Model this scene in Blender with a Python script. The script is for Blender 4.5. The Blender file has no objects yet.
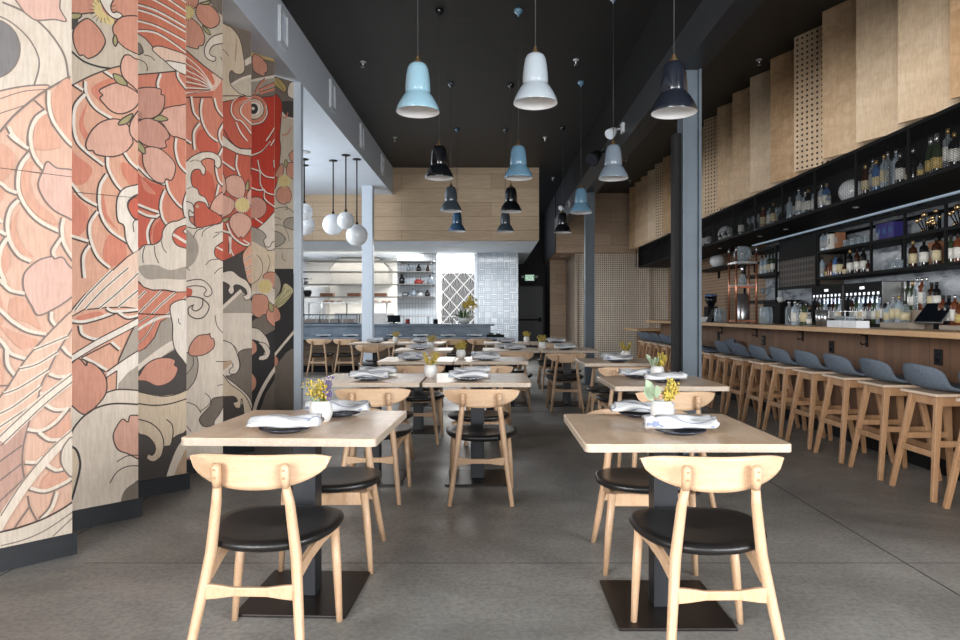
import bpy, bmesh, math, random
from mathutils import Vector, Matrix
from mathutils.geometry import tessellate_polygon

SC = bpy.context.scene
COL = SC.collection
PI = math.pi
random.seed(7)

# ------------------------------------------------------------------ camera
cam_d = bpy.data.cameras.new('camera')
cam_d.sensor_width = 36.0
cam_d.lens = 36.0 * 680 / 960
cam_d.shift_x = -11 / 960
cam_d.shift_y = -6 / 960
cam_d.clip_end = 200
cam = bpy.data.objects.new('camera', cam_d)
COL.objects.link(cam)
cam.location = (0, 0, 1.226)
cam.rotation_euler = (PI / 2, 0, 0)
SC.camera = cam

# ------------------------------------------------------------------ world, daylight, exposure
W = bpy.data.worlds.new('world')
SC.world = W
W.use_nodes = True
W.node_tree.nodes['Background'].inputs[0].default_value = (0.80, 0.88, 1.0, 1)
W.node_tree.nodes['Background'].inputs[1].default_value = 1.1

def area(name, loc, rot, sx, sy, power, color=(1, 1, 1), spread=None):
    l = bpy.data.lights.new(name, 'AREA')
    l.shape = 'RECTANGLE'; l.size = sx; l.size_y = sy
    l.energy = power; l.color = color
    if spread: l.spread = spread
    o = bpy.data.objects.new(name, l)
    o.location = loc; o.rotation_euler = rot
    COL.objects.link(o)
    return o

# daylight through the glazed storefront behind the camera; two unseen side fill lights added
area('storefront_daylight', (0.4, -6.1, 2.1), (PI / 2, 0, 0), 8.4, 3.8, 320, (1.0, 0.98, 0.95))
area('added_fill_right', (6.4, -4.6, 2.6), (PI / 2, 0, PI * 0.33), 5.0, 3.6, 1340, (0.97, 0.98, 1.0))  # added fill, brightens the painted panels and bulkhead from the right
area('added_fill_left', (-4.6, -4.8, 2.6), (PI / 2, 0, -PI * 0.33), 5.0, 3.6, 1500, (1.0, 0.985, 0.965))  # added fill, brightens the maple panels from the left
# the open kitchen's ceiling lights
area('kitchen_light', (-3.3, 17.8, 2.77), (0, 0, 0), 3.0, 1.0, 165, (1.0, 0.95, 0.88))
area('kitchen_light', (-0.9, 18.4, 2.77), (0, 0, 0), 0.9, 1.0, 130, (1.0, 0.97, 0.93))
area('kitchen_light', (-1.0, 15.6, 2.77), (0, 0, 0), 3.4, 0.5, 120, (0.95, 0.97, 1.0))
# area light at the left side of the dining alcove, facing in
area('alcove_light', (-4.9, 10.5, 2.3), (0, -PI / 2, 0), 2.4, 4.0, 160, (0.9, 0.95, 1.0))

SC.view_settings.view_transform = 'Standard'
SC.view_settings.look = 'None'
SC.view_settings.exposure = 0.0
SC.view_settings.gamma = 1.0
SC.view_settings.use_curve_mapping = False
SC.cycles.use_denoising = True
SC.cycles.max_bounces = 10
SC.cycles.transparent_max_bounces = 40
SC.cycles.sample_clamp_indirect = 6.0
SC.cycles.caustics_reflective = False
SC.cycles.caustics_refractive = False

# ------------------------------------------------------------------ materials
def s2l(c):
    c = c / 255.0
    return c / 12.92 if c <= 0.04045 else ((c + 0.055) / 1.055) ** 2.4
def rgb(r, g, b):
    return (s2l(r), s2l(g), s2l(b), 1.0)

def new_mat(name):
    m = bpy.data.materials.new(name)
    m.use_nodes = True
    nt = m.node_tree
    return m, nt, nt.nodes['Principled BSDF']

def N(nt, kind, **kw):
    n = nt.nodes.new(kind)
    for k, v in kw.items():
        setattr(n, k, v)
    return n

def coords(nt, scale=(1, 1, 1), rot=(0, 0, 0)):
    tc = N(nt, 'ShaderNodeTexCoord')
    mp = N(nt, 'ShaderNodeMapping')
    mp.inputs['Scale'].default_value = scale
    mp.inputs['Rotation'].default_value = rot
    nt.links.new(tc.outputs['Object'], mp.inputs['Vector'])
    return mp.outputs['Vector']

def ramp(nt, fac, stops):
    r = N(nt, 'ShaderNodeValToRGB')
    while len(r.color_ramp.elements) < len(stops):
        r.color_ramp.elements.new(0.5)
    for e, (p, c) in zip(r.color_ramp.elements, stops):
        e.position = p; e.color = c
    nt.links.new(fac, r.inputs['Fac'])
    return r.outputs['Color']

def noise(nt, vec, scale, detail=4, rough=0.55, dist=0.0):
    n = N(nt, 'ShaderNodeTexNoise')
    n.inputs['Scale'].default_value = scale
    n.inputs['Detail'].default_value = detail
    n.inputs['Roughness'].default_value = rough
    n.inputs['Distortion'].default_value = dist
    nt.links.new(vec, n.inputs['Vector'])
    return n.outputs['Fac']

def plain(name, col, rough=0.5, metal=0.0, var=0.08, vscale=6.0, bump=0.0, bscale=60, spec=0.5, coat=0.0):
    m, nt, b = new_mat(name)
    vec = coords(nt)
    f = noise(nt, vec, vscale, 3)
    lo = tuple(c * (1 - var) for c in col[:3]) + (1,)
    hi = tuple(min(1, c * (1 + var)) for c in col[:3]) + (1,)
    nt.links.new(ramp(nt, f, [(0.3, lo), (0.7, hi)]), b.inputs['Base Color'])
    b.inputs['Roughness'].default_value = rough
    b.inputs['Metallic'].default_value = metal
    b.inputs['Specular IOR Level'].default_value = spec
    b.inputs['Coat Weight'].default_value = coat
    if bump:
        bm_ = N(nt, 'ShaderNodeBump')
        bm_.inputs['Strength'].default_value = bump
        bm_.inputs['Distance'].default_value = 0.003
        nt.links.new(noise(nt, vec, bscale, 3), bm_.inputs['Height'])
        nt.links.new(bm_.outputs['Normal'], b.inputs['Normal'])
    return m

def wood(name, c1, c2, stretch=(1, 1, 12), rot=(0, 0, 0), scale=3.0, rough=0.45, coat=0.0, figure=0.0):
    """long grain: the axis with the SMALL scale runs along the grain"""
    m, nt, b = new_mat(name)
    vec = coords(nt, stretch, rot)
    f = noise(nt, vec, scale, 6, 0.6, 0.6)
    col = ramp(nt, f, [(0.28, c1), (0.72, c2)])
    vec2 = coords(nt, tuple(s * 5 for s in stretch), rot)
    g = noise(nt, vec2, scale * 2, 3, 0.6)
    mix = N(nt, 'ShaderNodeMix', data_type='RGBA', blend_type='MULTIPLY')
    mix.inputs[0].default_value = 0.55
    nt.links.new(col, mix.inputs[6])
    nt.links.new(ramp(nt, g, [(0.35, (0.78, 0.74, 0.70, 1)), (0.6, (1, 1, 1, 1))]), mix.inputs[7])
    out = mix.outputs[2]
    if figure:
        vec3 = coords(nt, (2.0, 2.0, 3.5))
        h = noise(nt, vec3, 2.2, 4, 0.6, 1.5)
        mx = N(nt, 'ShaderNodeMix', data_type='RGBA', blend_type='MULTIPLY')
        mx.inputs[0].default_value = figure
        nt.links.new(out, mx.inputs[6])
        nt.links.new(ramp(nt, h, [(0.38, (0.62, 0.52, 0.42, 1)), (0.58, (1, 1, 1, 1))]), mx.inputs[7])
        out = mx.outputs[2]
    nt.links.new(out, b.inputs['Base Color'])
    b.inputs['Roughness'].default_value = rough
    b.inputs['Coat Weight'].default_value = coat
    b.inputs['Coat Roughness'].default_value = 0.12
    return m

def planks(name, c1, c2, c3, bw, bh, plane='xz', rough=0.6, mortar=0.004):
    m, nt, b = new_mat(name)
    tc = N(nt, 'ShaderNodeTexCoord')
    sep = N(nt, 'ShaderNodeSeparateXYZ'); com = N(nt, 'ShaderNodeCombineXYZ')
    nt.links.new(tc.outputs['Object'], sep.inputs[0])
    a = {'xz': ('X', 'Z'), 'xy': ('X', 'Y'), 'yz': ('Y', 'Z'), 'zy': ('Z', 'Y'), 'zx': ('Z', 'X')}[plane]
    nt.links.new(sep.outputs[a[0]], com.inputs['X']); nt.links.new(sep.outputs[a[1]], com.inputs['Y'])
    br = N(nt, 'ShaderNodeTexBrick')
    br.inputs['Scale'].default_value = 1.0
    br.inputs['Brick Width'].default_value = bw; br.inputs['Row Height'].default_value = bh
    br.inputs['Mortar Size'].default_value = mortar; br.inputs['Mortar Smooth'].default_value = 0.3
    br.inputs['Color1'].default_value = c1; br.inputs['Color2'].default_value = c2
    br.inputs['Mortar'].default_value = c3; br.inputs['Bias'].default_value = 0.0
    br.offset = 0.37
    nt.links.new(com.outputs[0], br.inputs['Vector'])
    mp = N(nt, 'ShaderNodeMapping'); mp.inputs['Scale'].default_value = (1.2, 14, 1)
    nt.links.new(com.outputs[0], mp.inputs['Vector'])
    g = noise(nt, mp.outputs[0], 2.0, 6, 0.65, 0.4)
    mix = N(nt, 'ShaderNodeMix', data_type='RGBA', blend_type='MULTIPLY')
    mix.inputs[0].default_value = 0.7
    nt.links.new(br.outputs['Color'], mix.inputs[6])
    nt.links.new(ramp(nt, g, [(0.3, (0.72, 0.68, 0.64, 1)), (0.65, (1.05, 1.04, 1.03, 1))]), mix.inputs[7])
    nt.links.new(mix.outputs[2], b.inputs['Base Color'])
    b.inputs['Roughness'].default_value = rough
    return m

def dots(name, c, hole, pitch, radius, plane='xz', square=False, rough=0.55, grain=True, s_off=(0, 0)):
    """a board drilled with a regular grid of holes"""
    m, nt, b = new_mat(name)
    tc = N(nt, 'ShaderNodeTexCoord')
    sep = N(nt, 'ShaderNodeSeparateXYZ')
    nt.links.new(tc.outputs['Object'], sep.inputs[0])
    ax = {'xz': ('X', 'Z'), 'yz': ('Y', 'Z')}[plane]
    vals = []
    for i, a in enumerate(ax):
        d = N(nt, 'ShaderNodeMath', operation='DIVIDE'); d.inputs[1].default_value = pitch
        nt.links.new(sep.outputs[a], d.inputs[0])
        ad = N(nt, 'ShaderNodeMath', operation='ADD'); ad.inputs[1].default_value = 50 + s_off[i]
        nt.links.new(d.outputs[0], ad.inputs[0])
        fr = N(nt, 'ShaderNodeMath', operation='FRACT'); nt.links.new(ad.outputs[0], fr.inputs[0])
        su = N(nt, 'ShaderNodeMath', operation='SUBTRACT'); su.inputs[1].default_value = 0.5
        nt.links.new(fr.outputs[0], su.inputs[0])
        if square:
            ab = N(nt, 'ShaderNodeMath', operation='ABSOLUTE'); nt.links.new(su.outputs[0], ab.inputs[0])
            vals.append(ab.outputs[0])
        else:
            p = N(nt, 'ShaderNodeMath', operation='POWER'); p.inputs[1].default_value = 2
            nt.links.new(su.outputs[0], p.inputs[0]); vals.append(p.outputs[0])
    cmb = N(nt, 'ShaderNodeMath', operation='MAXIMUM' if square else 'ADD')
    nt.links.new(vals[0], cmb.inputs[0]); nt.links.new(vals[1], cmb.inputs[1])
    lt = N(nt, 'ShaderNodeMath', operation='LESS_THAN')
    lt.inputs[1].default_value = radius / pitch if square else (radius / pitch) ** 2
    nt.links.new(cmb.outputs[0], lt.inputs[0])
    vec = coords(nt, (6, 6, 0.8))
    g = noise(nt, vec, 3, 5, 0.6, 0.5)
    lo = tuple(x * 0.8 for x in c[:3]) + (1,)
    col = ramp(nt, g, [(0.3, lo), (0.7, c)])
    mix = N(nt, 'ShaderNodeMix', data_type='RGBA')
    nt.links.new(lt.outputs[0], mix.inputs[0])
    nt.links.new(col, mix.inputs[6]); mix.inputs[7].default_value = hole
    nt.links.new(mix.outputs[2], b.inputs['Base Color'])
    b.inputs['Roughness'].default_value = rough
    return m

def tiles(name, c1, c2, grout, bw, bh, plane='xz', rough=0.15, offset=0.5, warp=0.0):
    m, nt, b = new_mat(name)
    tc = N(nt, 'ShaderNodeTexCoord')
    sep = N(nt, 'ShaderNodeSeparateXYZ'); com = N(nt, 'ShaderNodeCombineXYZ')
    nt.links.new(tc.outputs['Object'], sep.inputs[0])
    a = {'xz': ('X', 'Z'), 'zx': ('Z', 'X'), 'xy': ('X', 'Y'), 'yz': ('Y', 'Z')}[plane]
    nt.links.new(sep.outputs[a[0]], com.inputs['X']); nt.links.new(sep.outputs[a[1]], com.inputs['Y'])
    br = N(nt, 'ShaderNodeTexBrick')
    br.inputs['Scale'].default_value = 1.0
    br.inputs['Brick Width'].default_value = bw; br.inputs['Row Height'].default_value = bh
    br.inputs['Mortar Size'].default_value = 0.006
    br.inputs['Color1'].default_value = c1; br.inputs['Color2'].default_value = c2
    br.inputs['Mortar'].default_value = grout
    br.offset = offset
    nt.links.new(com.outputs[0], br.inputs['Vector'])
    nt.links.new(br.outputs['Color'], b.inputs['Base Color'])
    b.inputs['Roughness'].default_value = rough
    bp = N(nt, 'ShaderNodeBump'); bp.inputs['Strength'].default_value = 0.35; bp.inputs['Distance'].default_value = 0.004
    n2 = noise(nt, coords(nt), 9, 2)
    ad = N(nt, 'ShaderNodeMath', operation='ADD')
    nt.links.new(n2, ad.inputs[0]); nt.links.new(br.outputs['Fac'], ad.inputs[1])
    nt.links.new(ad.outputs[0], bp.inputs['Height']); nt.links.new(bp.outputs['Normal'], b.inputs['Normal'])
    return m

def basket(name):
    """glossy white tile, blocks of three laid upright and flat by turns"""
    m, nt, b = new_mat(name)
    tc = N(nt, 'ShaderNodeTexCoord'); sep = N(nt, 'ShaderNodeSeparateXYZ')
    nt.links.new(tc.outputs['Object'], sep.inputs[0])
    c1 = N(nt, 'ShaderNodeCombineXYZ'); c2 = N(nt, 'ShaderNodeCombineXYZ')
    nt.links.new(sep.outputs['X'], c1.inputs['X']); nt.links.new(sep.outputs['Z'], c1.inputs['Y'])
    nt.links.new(sep.outputs['Z'], c2.inputs['X']); nt.links.new(sep.outputs['X'], c2.inputs['Y'])
    cols = []; facs = []
    for c in (c1, c2):
        br = N(nt, 'ShaderNodeTexBrick'); br.offset = 0.0
        br.inputs['Scale'].default_value = 1.0
        br.inputs['Brick Width'].default_value = 0.16; br.inputs['Row Height'].default_value = 0.0533
        br.inputs['Mortar Size'].default_value = 0.006
        br.inputs['Color1'].default_value = rgb(222, 228, 233); br.inputs['Color2'].default_value = rgb(184, 196, 206)
        br.inputs['Mortar'].default_value = rgb(150, 160, 170)
        nt.links.new(c.outputs[0], br.inputs['Vector']); cols.append(br.outputs['Color']); facs.append(br.outputs['Fac'])
    ck = N(nt, 'ShaderNodeTexChecker'); ck.inputs['Scale'].default_value = 1 / 0.16
    nt.links.new(c1.outputs[0], ck.inputs['Vector'])
    mix = N(nt, 'ShaderNodeMix', data_type='RGBA')
    nt.links.new(ck.outputs['Fac'], mix.inputs[0]); nt.links.new(cols[0], mix.inputs[6]); nt.links.new(cols[1], mix.inputs[7])
    nt.links.new(mix.outputs[2], b.inputs['Base Color'])
    b.inputs['Roughness'].default_value = 0.08
    bp = N(nt, 'ShaderNodeBump'); bp.inputs['Strength'].default_value = 0.5; bp.inputs['Distance'].default_value = 0.006
    nt.links.new(noise(nt, coords(nt), 11, 2), bp.inputs['Height']); nt.links.new(bp.outputs['Normal'], b.inputs['Normal'])
    return m

def marble(name):
    m, nt, b = new_mat(name)
    vec = coords(nt, (1, 1, 1), (0.7, 0, 0))
    mp = coords(nt, (1, 0.9, 3.2), (0.75, 0, 0))
    f = noise(nt, mp, 2.6, 8, 0.62, 1.4)
    c = ramp(nt, f, [(0.36, rgb(110, 117, 127)), (0.46, rgb(166, 173, 182)), (0.64, rgb(200, 205, 211))])
    nt.links.new(c, b.inputs['Base Color'])
    b.inputs['Roughness'].default_value = 0.22
    return m

def glass(name, col):
    """thin clear glass: mostly see-through, brighter and more mirror-like at its edges"""
    m, nt, b = new_mat(name)
    n = noise(nt, coords(nt), 8, 2)
    nt.links.new(ramp(nt, n, [(0.3, rgb(184, 194, 200)), (0.7, rgb(208, 216, 222))]), b.inputs['Base Color'])
    b.inputs['Roughness'].default_value = 0.05
    b.inputs['Coat Weight'].default_value = 0.6
    tr = N(nt, 'ShaderNodeBsdfTransparent'); tr.inputs['Color'].default_value = col
    lw = N(nt, 'ShaderNodeLayerWeight'); lw.inputs['Blend'].default_value = 0.35
    mr = N(nt, 'ShaderNodeMapRange'); mr.inputs['To Min'].default_value = 0.14; mr.inputs['To Max'].default_value = 0.75
    nt.links.new(lw.outputs['Facing'], mr.inputs['Value'])
    mx = N(nt, 'ShaderNodeMixShader')
    nt.links.new(mr.outputs['Result'], mx.inputs[0]); nt.links.new(tr.outputs[0], mx.inputs[1]); nt.links.new(b.outputs[0], mx.inputs[2])
    nt.links.new(mx.outputs[0], nt.nodes['Material Output'].inputs['Surface'])
    return m

def emit(name, col, strength):
    m, nt, b = new_mat(name)
    b.inputs['Base Color'].default_value = col
    b.inputs['Emission Color'].default_value = col
    b.inputs['Emission Strength'].default_value = strength
    return m

def concrete(name):
    m, nt, b = new_mat(name)
    vec = coords(nt)
    a = noise(nt, vec, 0.9, 8, 0.62, 0.5)
    c = ramp(nt, a, [(0.28, rgb(110, 109, 106)), (0.5, rgb(152, 151, 147)), (0.70, rgb(184, 182, 177))])
    f = noise(nt, vec, 42, 4, 0.7)
    mix = N(nt, 'ShaderNodeMix', data_type='RGBA', blend_type='MULTIPLY'); mix.inputs[0].default_value = 0.95
    nt.links.new(c, mix.inputs[6])
    nt.links.new(ramp(nt, f, [(0.36, (0.70, 0.70, 0.69, 1)), (0.58, (1.04, 1.04, 1.03, 1))]), mix.inputs[7])
    # stains and hairline cracks
    s = noise(nt, vec, 0.55, 5, 0.5, 1.2)
    mx2 = N(nt, 'ShaderNodeMix', data_type='RGBA', blend_type='MULTIPLY'); mx2.inputs[0].default_value = 0.5
    nt.links.new(mix.outputs[2], mx2.inputs[6])
    nt.links.new(ramp(nt, s, [(0.35, (0.72, 0.71, 0.69, 1)), (0.6, (1, 1, 1, 1))]), mx2.inputs[7])
    nt.links.new(mx2.outputs[2], b.inputs['Base Color'])
    rr = ramp(nt, noise(nt, vec, 2.2, 5), [(0.3, (0.34, 0.34, 0.34, 1)), (0.7, (0.55, 0.55, 0.55, 1))])
    nt.links.new(rr, b.inputs['Roughness'])
    return m

def stripes_cloth(name):
    m, nt, b = new_mat(name)
    tc = N(nt, 'ShaderNodeTexCoord')
    sep = N(nt, 'ShaderNodeSeparateXYZ'); nt.links.new(tc.outputs['Object'], sep.inputs[0])
    wob = noise(nt, coords(nt), 14, 2)
    ml = N(nt, 'ShaderNodeMath', operation='MULTIPLY_ADD')
    nt.links.new(wob, ml.inputs[0]); ml.inputs[1].default_value = 0.02
    nt.links.new(sep.outputs['Y'], ml.inputs[2])
    d = N(nt, 'ShaderNodeMath', operation='MULTIPLY'); d.inputs[1].default_value = 24
    nt.links.new(ml.outputs[0], d.inputs[0])
    fr = N(nt, 'ShaderNodeMath', operation='FRACT'); nt.links.new(d.outputs[0], fr.inputs[0])
    c = ramp(nt, fr.outputs[0], [(0.0, rgb(204, 206, 208)), (0.80, rgb(204, 206, 208)), (0.85, rgb(116, 126, 152)), (0.93, rgb(116, 126, 152)), (0.97, rgb(204, 206, 208))])
    nt.links.new(c, b.inputs['Base Color'])
    b.inputs['Roughness'].default_value = 0.85
    return m

def fan_pattern(name):
    """black and white fan leaves in diamonds"""
    m, nt, b = new_mat(name)
    tc = N(nt, 'ShaderNodeTexCoord')
    sep = N(nt, 'ShaderNodeSeparateXYZ'); nt.links.new(tc.outputs['Object'], sep.inputs[0])
    def M(op, a, bb=None):
        n = N(nt, 'ShaderNodeMath', operation=op)
        for i, v in enumerate((a, bb)):
            if v is None: continue
            if isinstance(v, (int, float)): n.inputs[i].default_value = v
            else: nt.links.new(v, n.inputs[i])
        return n.outputs[0]
    x = M('DIVIDE', sep.outputs['X'], 0.36); z = M('DIVIDE', sep.outputs['Z'], 0.40)
    p = M('ADD', M('ADD', x, z), 40.0); q = M('ADD', M('SUBTRACT', z, x), 40.0)
    fp = M('FRACT', p); fq = M('FRACT', q)
    # leaf rays inside each diamond, all springing from its lower corner
    ang = M('ARCTAN2', fp, fq)
    ray = M('FRACT', M('MULTIPLY', ang, 5.73))
    dark = M('GREATER_THAN', ray, 0.24)
    edge = M('MINIMUM', M('MINIMUM', fp, M('SUBTRACT', 1.0, fp)), M('MINIMUM', fq, M('SUBTRACT', 1.0, fq)))
    inside = M('GREATER_THAN', edge, 0.05)
    k = M('MULTIPLY', dark, inside)
    mix = N(nt, 'ShaderNodeMix', data_type='RGBA')
    nt.links.new(k, mix.inputs[0])
    mix.inputs[6].default_value = rgb(235, 233, 230); mix.inputs[7].default_value = rgb(44, 40, 44)
    nt.links.new(mix.outputs[2], b.inputs['Base Color'])
    b.inputs['Roughness'].default_value = 0.3
    return m

M = {}
M['floor'] = concrete('polished_concrete')
M['joint'] = plain('joint_filler', rgb(38, 38, 38), 0.8)
M['ceiling'] = planks('black_ceiling_boards', rgb(41, 39, 38), rgb(45, 43, 41), rgb(28, 28, 28), 2.4, 0.14, 'xy', 0.55)
M['black'] = plain('black_paint', rgb(22, 22, 23), 0.65, spec=0.2)
M['blackwall'] = plain('black_wall_paint', rgb(38, 39, 41), 0.65)
M['white_drywall'] = plain('pale_grey_plaster', rgb(226, 234, 244), 0.7, var=0.02)
M['white_paint'] = plain('white_paint', rgb(226, 230, 234), 0.5, var=0.03)
M['pale_steel'] = plain('pale_blue_painted_steel', rgb(212, 222, 233), 0.45, var=0.03)
M['blue_steel'] = plain('blue_grey_steel', rgb(84, 95, 104), 0.5, 0.15, var=0.14, vscale=4)
M['dark_steel'] = plain('dark_beam_steel', rgb(48, 50, 53), 0.45, 0.2, var=0.12)
M['black_metal'] = plain('black_powder_coat', rgb(18, 18, 19), 0.6, 0.0, spec=0.2)
M['table_metal'] = plain('table_base_metal', rgb(40, 42, 46), 0.45, 0.3)
M['base_iron'] = plain('brown_black_iron', rgb(36, 30, 28), 0.4, 0.4)
M['door'] = plain('black_door_paint', rgb(50, 54, 60), 0.4)
M['steel'] = plain('brushed_steel', rgb(190, 190, 190), 0.28, 0.9)
M['chrome'] = plain('chrome', rgb(220, 220, 222), 0.08, 1.0)
M['copper'] = plain('copper', rgb(208, 140, 112), 0.3, 0.85)
M['hoodsteel'] = plain('hood_steel', rgb(128, 126, 122), 0.4, 0.5)
M['brass'] = plain('brass', rgb(226, 190, 140), 0.25, 0.9)
M['header'] = planks('pale_oak_boards', rgb(216, 192, 162), rgb(198, 172, 142), rgb(148, 124, 100), 1.9, 0.30, 'xz', 0.6)
M['soffitwood'] = planks('oak_boards', rgb(216, 190, 164), rgb(198, 170, 144), rgb(150, 126, 104), 1.9, 0.30, 'xz', 0.6)
M['panelwood'] = wood('maple_panel', rgb(222, 186, 146), rgb(240, 212, 176), (5, 5, 0.7), (0, 0, 0), 1.8, 0.55, 0, 0.35)
M['panelwood_pale'] = wood('maple_panel_pale', rgb(232, 202, 166), rgb(248, 226, 196), (5, 5, 0.7), (0, 0, 0.3), 1.7, 0.55, 0, 0.25)
M['panelwood_warm'] = wood('maple_panel_warm', rgb(206, 166, 124), rgb(226, 192, 152), (5, 5, 0.7), (0, 0, 0.7), 1.9, 0.55, 0, 0.45)
M['panelperf'] = dots('perforated_maple', rgb(238, 208, 172), rgb(70, 52, 40), 0.060, 0.0135, 'yz')
M['pegboard'] = dots('slotted_pegboard', rgb(240, 226, 208), rgb(44, 40, 38), 0.0555, 0.0135, 'xz', True)
M['pegside'] = dots('drilled_pegboard', rgb(176, 146, 118), rgb(50, 40, 34), 0.065, 0.014, 'yz')
M['mural_base'] = wood('mural_maple', rgb(222, 202, 178), rgb(240, 226, 206), (5, 5, 0.6), (0, 0, 0), 1.6, 0.6, 0, 0.12)
M['bb_black'] = wood('black_stained_base', rgb(20, 23, 27), rgb(32, 36, 41), (2, 2, 10), (0, 0, 0), 3, 0.5)
M['tabletop'] = wood('oak_tabletop', rgb(226, 194, 162), rgb(246, 222, 194), (9, 0.9, 2), (0, 0, 0), 1.7, 0.30, 0.12, 0.3)
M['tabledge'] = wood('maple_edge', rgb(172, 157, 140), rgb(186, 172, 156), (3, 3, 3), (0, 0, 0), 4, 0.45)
M['chairwood'] = wood('beech', rgb(192, 155, 121), rgb(210, 178, 146), (6, 6, 1.2), (0, 0, 0), 4, 0.42)
M['backwood'] = wood('beech_veneer', rgb(198, 162, 128), rgb(216, 186, 154), (1.0, 4, 7), (0, 0, 0), 4, 0.42)
M['dowel'] = plain('dowel_end', rgb(168, 122, 84), 0.5)
M['leather'] = plain('black_leather', rgb(26, 25, 25), 0.34, 0, 0.1, 20, 0.25, 220)
M['stoolwood'] = wood('stool_oak', rgb(170, 128, 92), rgb(196, 156, 118), (6, 6, 1.0), (0, 0, 0), 4, 0.45)
M['plywood'] = wood('seat_plywood', rgb(214, 190, 166), rgb(230, 208, 186), (1, 6, 14), (0, 0, 0), 3, 0.5)
M['fabric'] = plain('grey_blue_felt', rgb(98, 108, 120), 0.92, 0, 0.22, 90, 0.5, 300, 0.2)
M['barfront'] = planks('bar_front_boards', rgb(122, 88, 62), rgb(98, 70, 50), rgb(60, 44, 32), 3.0, 0.12, 'zy', 0.55, 0.003)
M['barwood'] = wood('bar_top_oak', rgb(196, 156, 112), rgb(216, 178, 136), (9, 0.8, 9), (0, 0, 0), 2.4, 0.35)
M['counterfront'] = tiles('counter_front_boards', rgb(132, 110, 90), rgb(114, 94, 76), rgb(70, 58, 48), 0.9, 0.16, 'xz', 0.5)
M['stone'] = wood('blue_grey_stone', rgb(98, 112, 126), rgb(136, 150, 164), (1, 1, 3), (0, 0, 0), 4, 0.4)
M['marble'] = marble('grey_marble')
M['tile_v'] = tiles('white_stacked_tile', rgb(222, 228, 232), rgb(212, 220, 226), rgb(176, 184, 192), 0.30, 0.075, 'zx', 0.18, 0.0)
M['tile_b'] = basket('white_basket_tile')
M['kitchenwall'] = plain('kitchen_wall', rgb(238, 234, 226), 0.5, var=0.02)
M['fan'] = fan_pattern('fan_pattern_tile')
M['ceramic'] = plain('white_ceramic', rgb(214, 214, 212), 0.25, 0, 0.02)
M['plate'] = plain('dark_blue_glaze', rgb(40, 46, 60), 0.2)
M['cloth'] = stripes_cloth('striped_napkin')
M['bamboo'] = plain('bamboo', rgb(214, 186, 140), 0.5)
M['leaf'] = plain('grey_green_leaf', rgb(150, 168, 140), 0.55)
M['leafd'] = plain('dark_green_leaf', rgb(58, 84, 44), 0.45)
M['yellow'] = plain('yellow_blossom', rgb(188, 164, 72), 0.7, var=0.25, vscale=60)
M['purple'] = plain('purple_blossom', rgb(108, 94, 140), 0.7)
M['stem'] = plain('green_stem', rgb(110, 122, 62), 0.6)
M['globe'] = plain('opal_glass', rgb(244, 247, 250), 0.12, 0, 0.01, coat=0.4)
M['lamp_inner'] = plain('white_enamel', rgb(246, 246, 246), 0.4, 0, 0.02)
M['bulb'] = plain('frosted_bulb', rgb(250, 250, 248), 0.2)
M['cord'] = plain('lamp_cord', rgb(64, 64, 66), 0.6)
LAMPC = {'sky blue': (142, 178, 194), 'pale grey': (168, 178, 186), 'black': (20, 22, 26), 'dark grey': (70, 80, 88),
         'steel blue': (62, 94, 124), 'navy': (30, 34, 43), 'blue grey': (130, 145, 158), 'light blue': (112, 152, 178)}
for k, v in LAMPC.items():
    M['lamp_' + k] = plain('enamel_' + k.replace(' ', '_'), rgb(*v), 0.16, 0, 0.02, coat=0.5)
M['screen'] = plain('dark_screen', rgb(22, 26, 34), 0.12)
M['g_clear'] = glass('clear_glass', (0.93, 0.96, 0.97, 1))
M['g_green'] = plain('green_bottle_glass', rgb(52, 64, 44), 0.08, coat=0.5)
M['g_brown'] = plain('brown_bottle_glass', rgb(58, 34, 22), 0.08, coat=0.5)
M['g_black'] = plain('black_bottle_glass', rgb(24, 24, 26), 0.08, coat=0.5)
M['g_amber'] = plain('amber_spirit', rgb(104, 56, 34), 0.08, coat=0.5)
M['g_grey'] = plain('pale_bottle_glass', rgb(150, 164, 174), 0.08, coat=0.5)
M['g_blue'] = plain('blue_bottle_glass', rgb(72, 104, 150), 0.08, coat=0.5)
M['lab_white'] = plain('white_label', rgb(226, 224, 216), 0.7)
M['lab_cream'] = plain('cream_label', rgb(210, 196, 160), 0.7)
M['lab_gold'] = plain('gold_label', rgb(196, 172, 110), 0.5)
M['lab_grey'] = plain('grey_label', rgb(160, 162, 164), 0.7)
M['cap_gold'] = plain('gold_foil', rgb(196, 164, 110), 0.3, 0.7)
M['cap_black'] = plain('black_cap', rgb(28, 28, 28), 0.4)
M['cap_silver'] = plain('silver_cap', rgb(200, 200, 200), 0.25, 0.8)
M['boxblue'] = plain('royal_blue_carton', rgb(46, 42, 110), 0.5)
M['boxgreen'] = plain('green_carton', rgb(38, 66, 56), 0.5)
M['boxbrown'] = plain('brown_carton', rgb(150, 104, 72), 0.6)
M['greywood'] = wood('grey_oak', rgb(176, 160, 144), rgb(196, 182, 166), (5, 0.8, 8), (0, 0, 0), 3, 0.6)
M['red'] = plain('red_enamel', rgb(160, 58, 48), 0.4)
M['food'] = plain('roast_food', rgb(168, 104, 58), 0.6, var=0.5, vscale=30)
M['brownbox'] = plain('dark_wood_box', rgb(120, 78, 54), 0.6)
M['led'] = emit('led_channel', rgb(168, 186, 202), 0.42)
M['cool_lit'] = emit('lit_cooler_back', rgb(196, 212, 240), 2.6)
M['button'] = emit('lit_button', rgb(240, 244, 248), 0.9)
M['exit_face'] = emit('exit_face', rgb(206, 232, 216), 0.8)
M['exit_green'] = emit('exit_green', rgb(60, 160, 96), 0.5)

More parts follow.
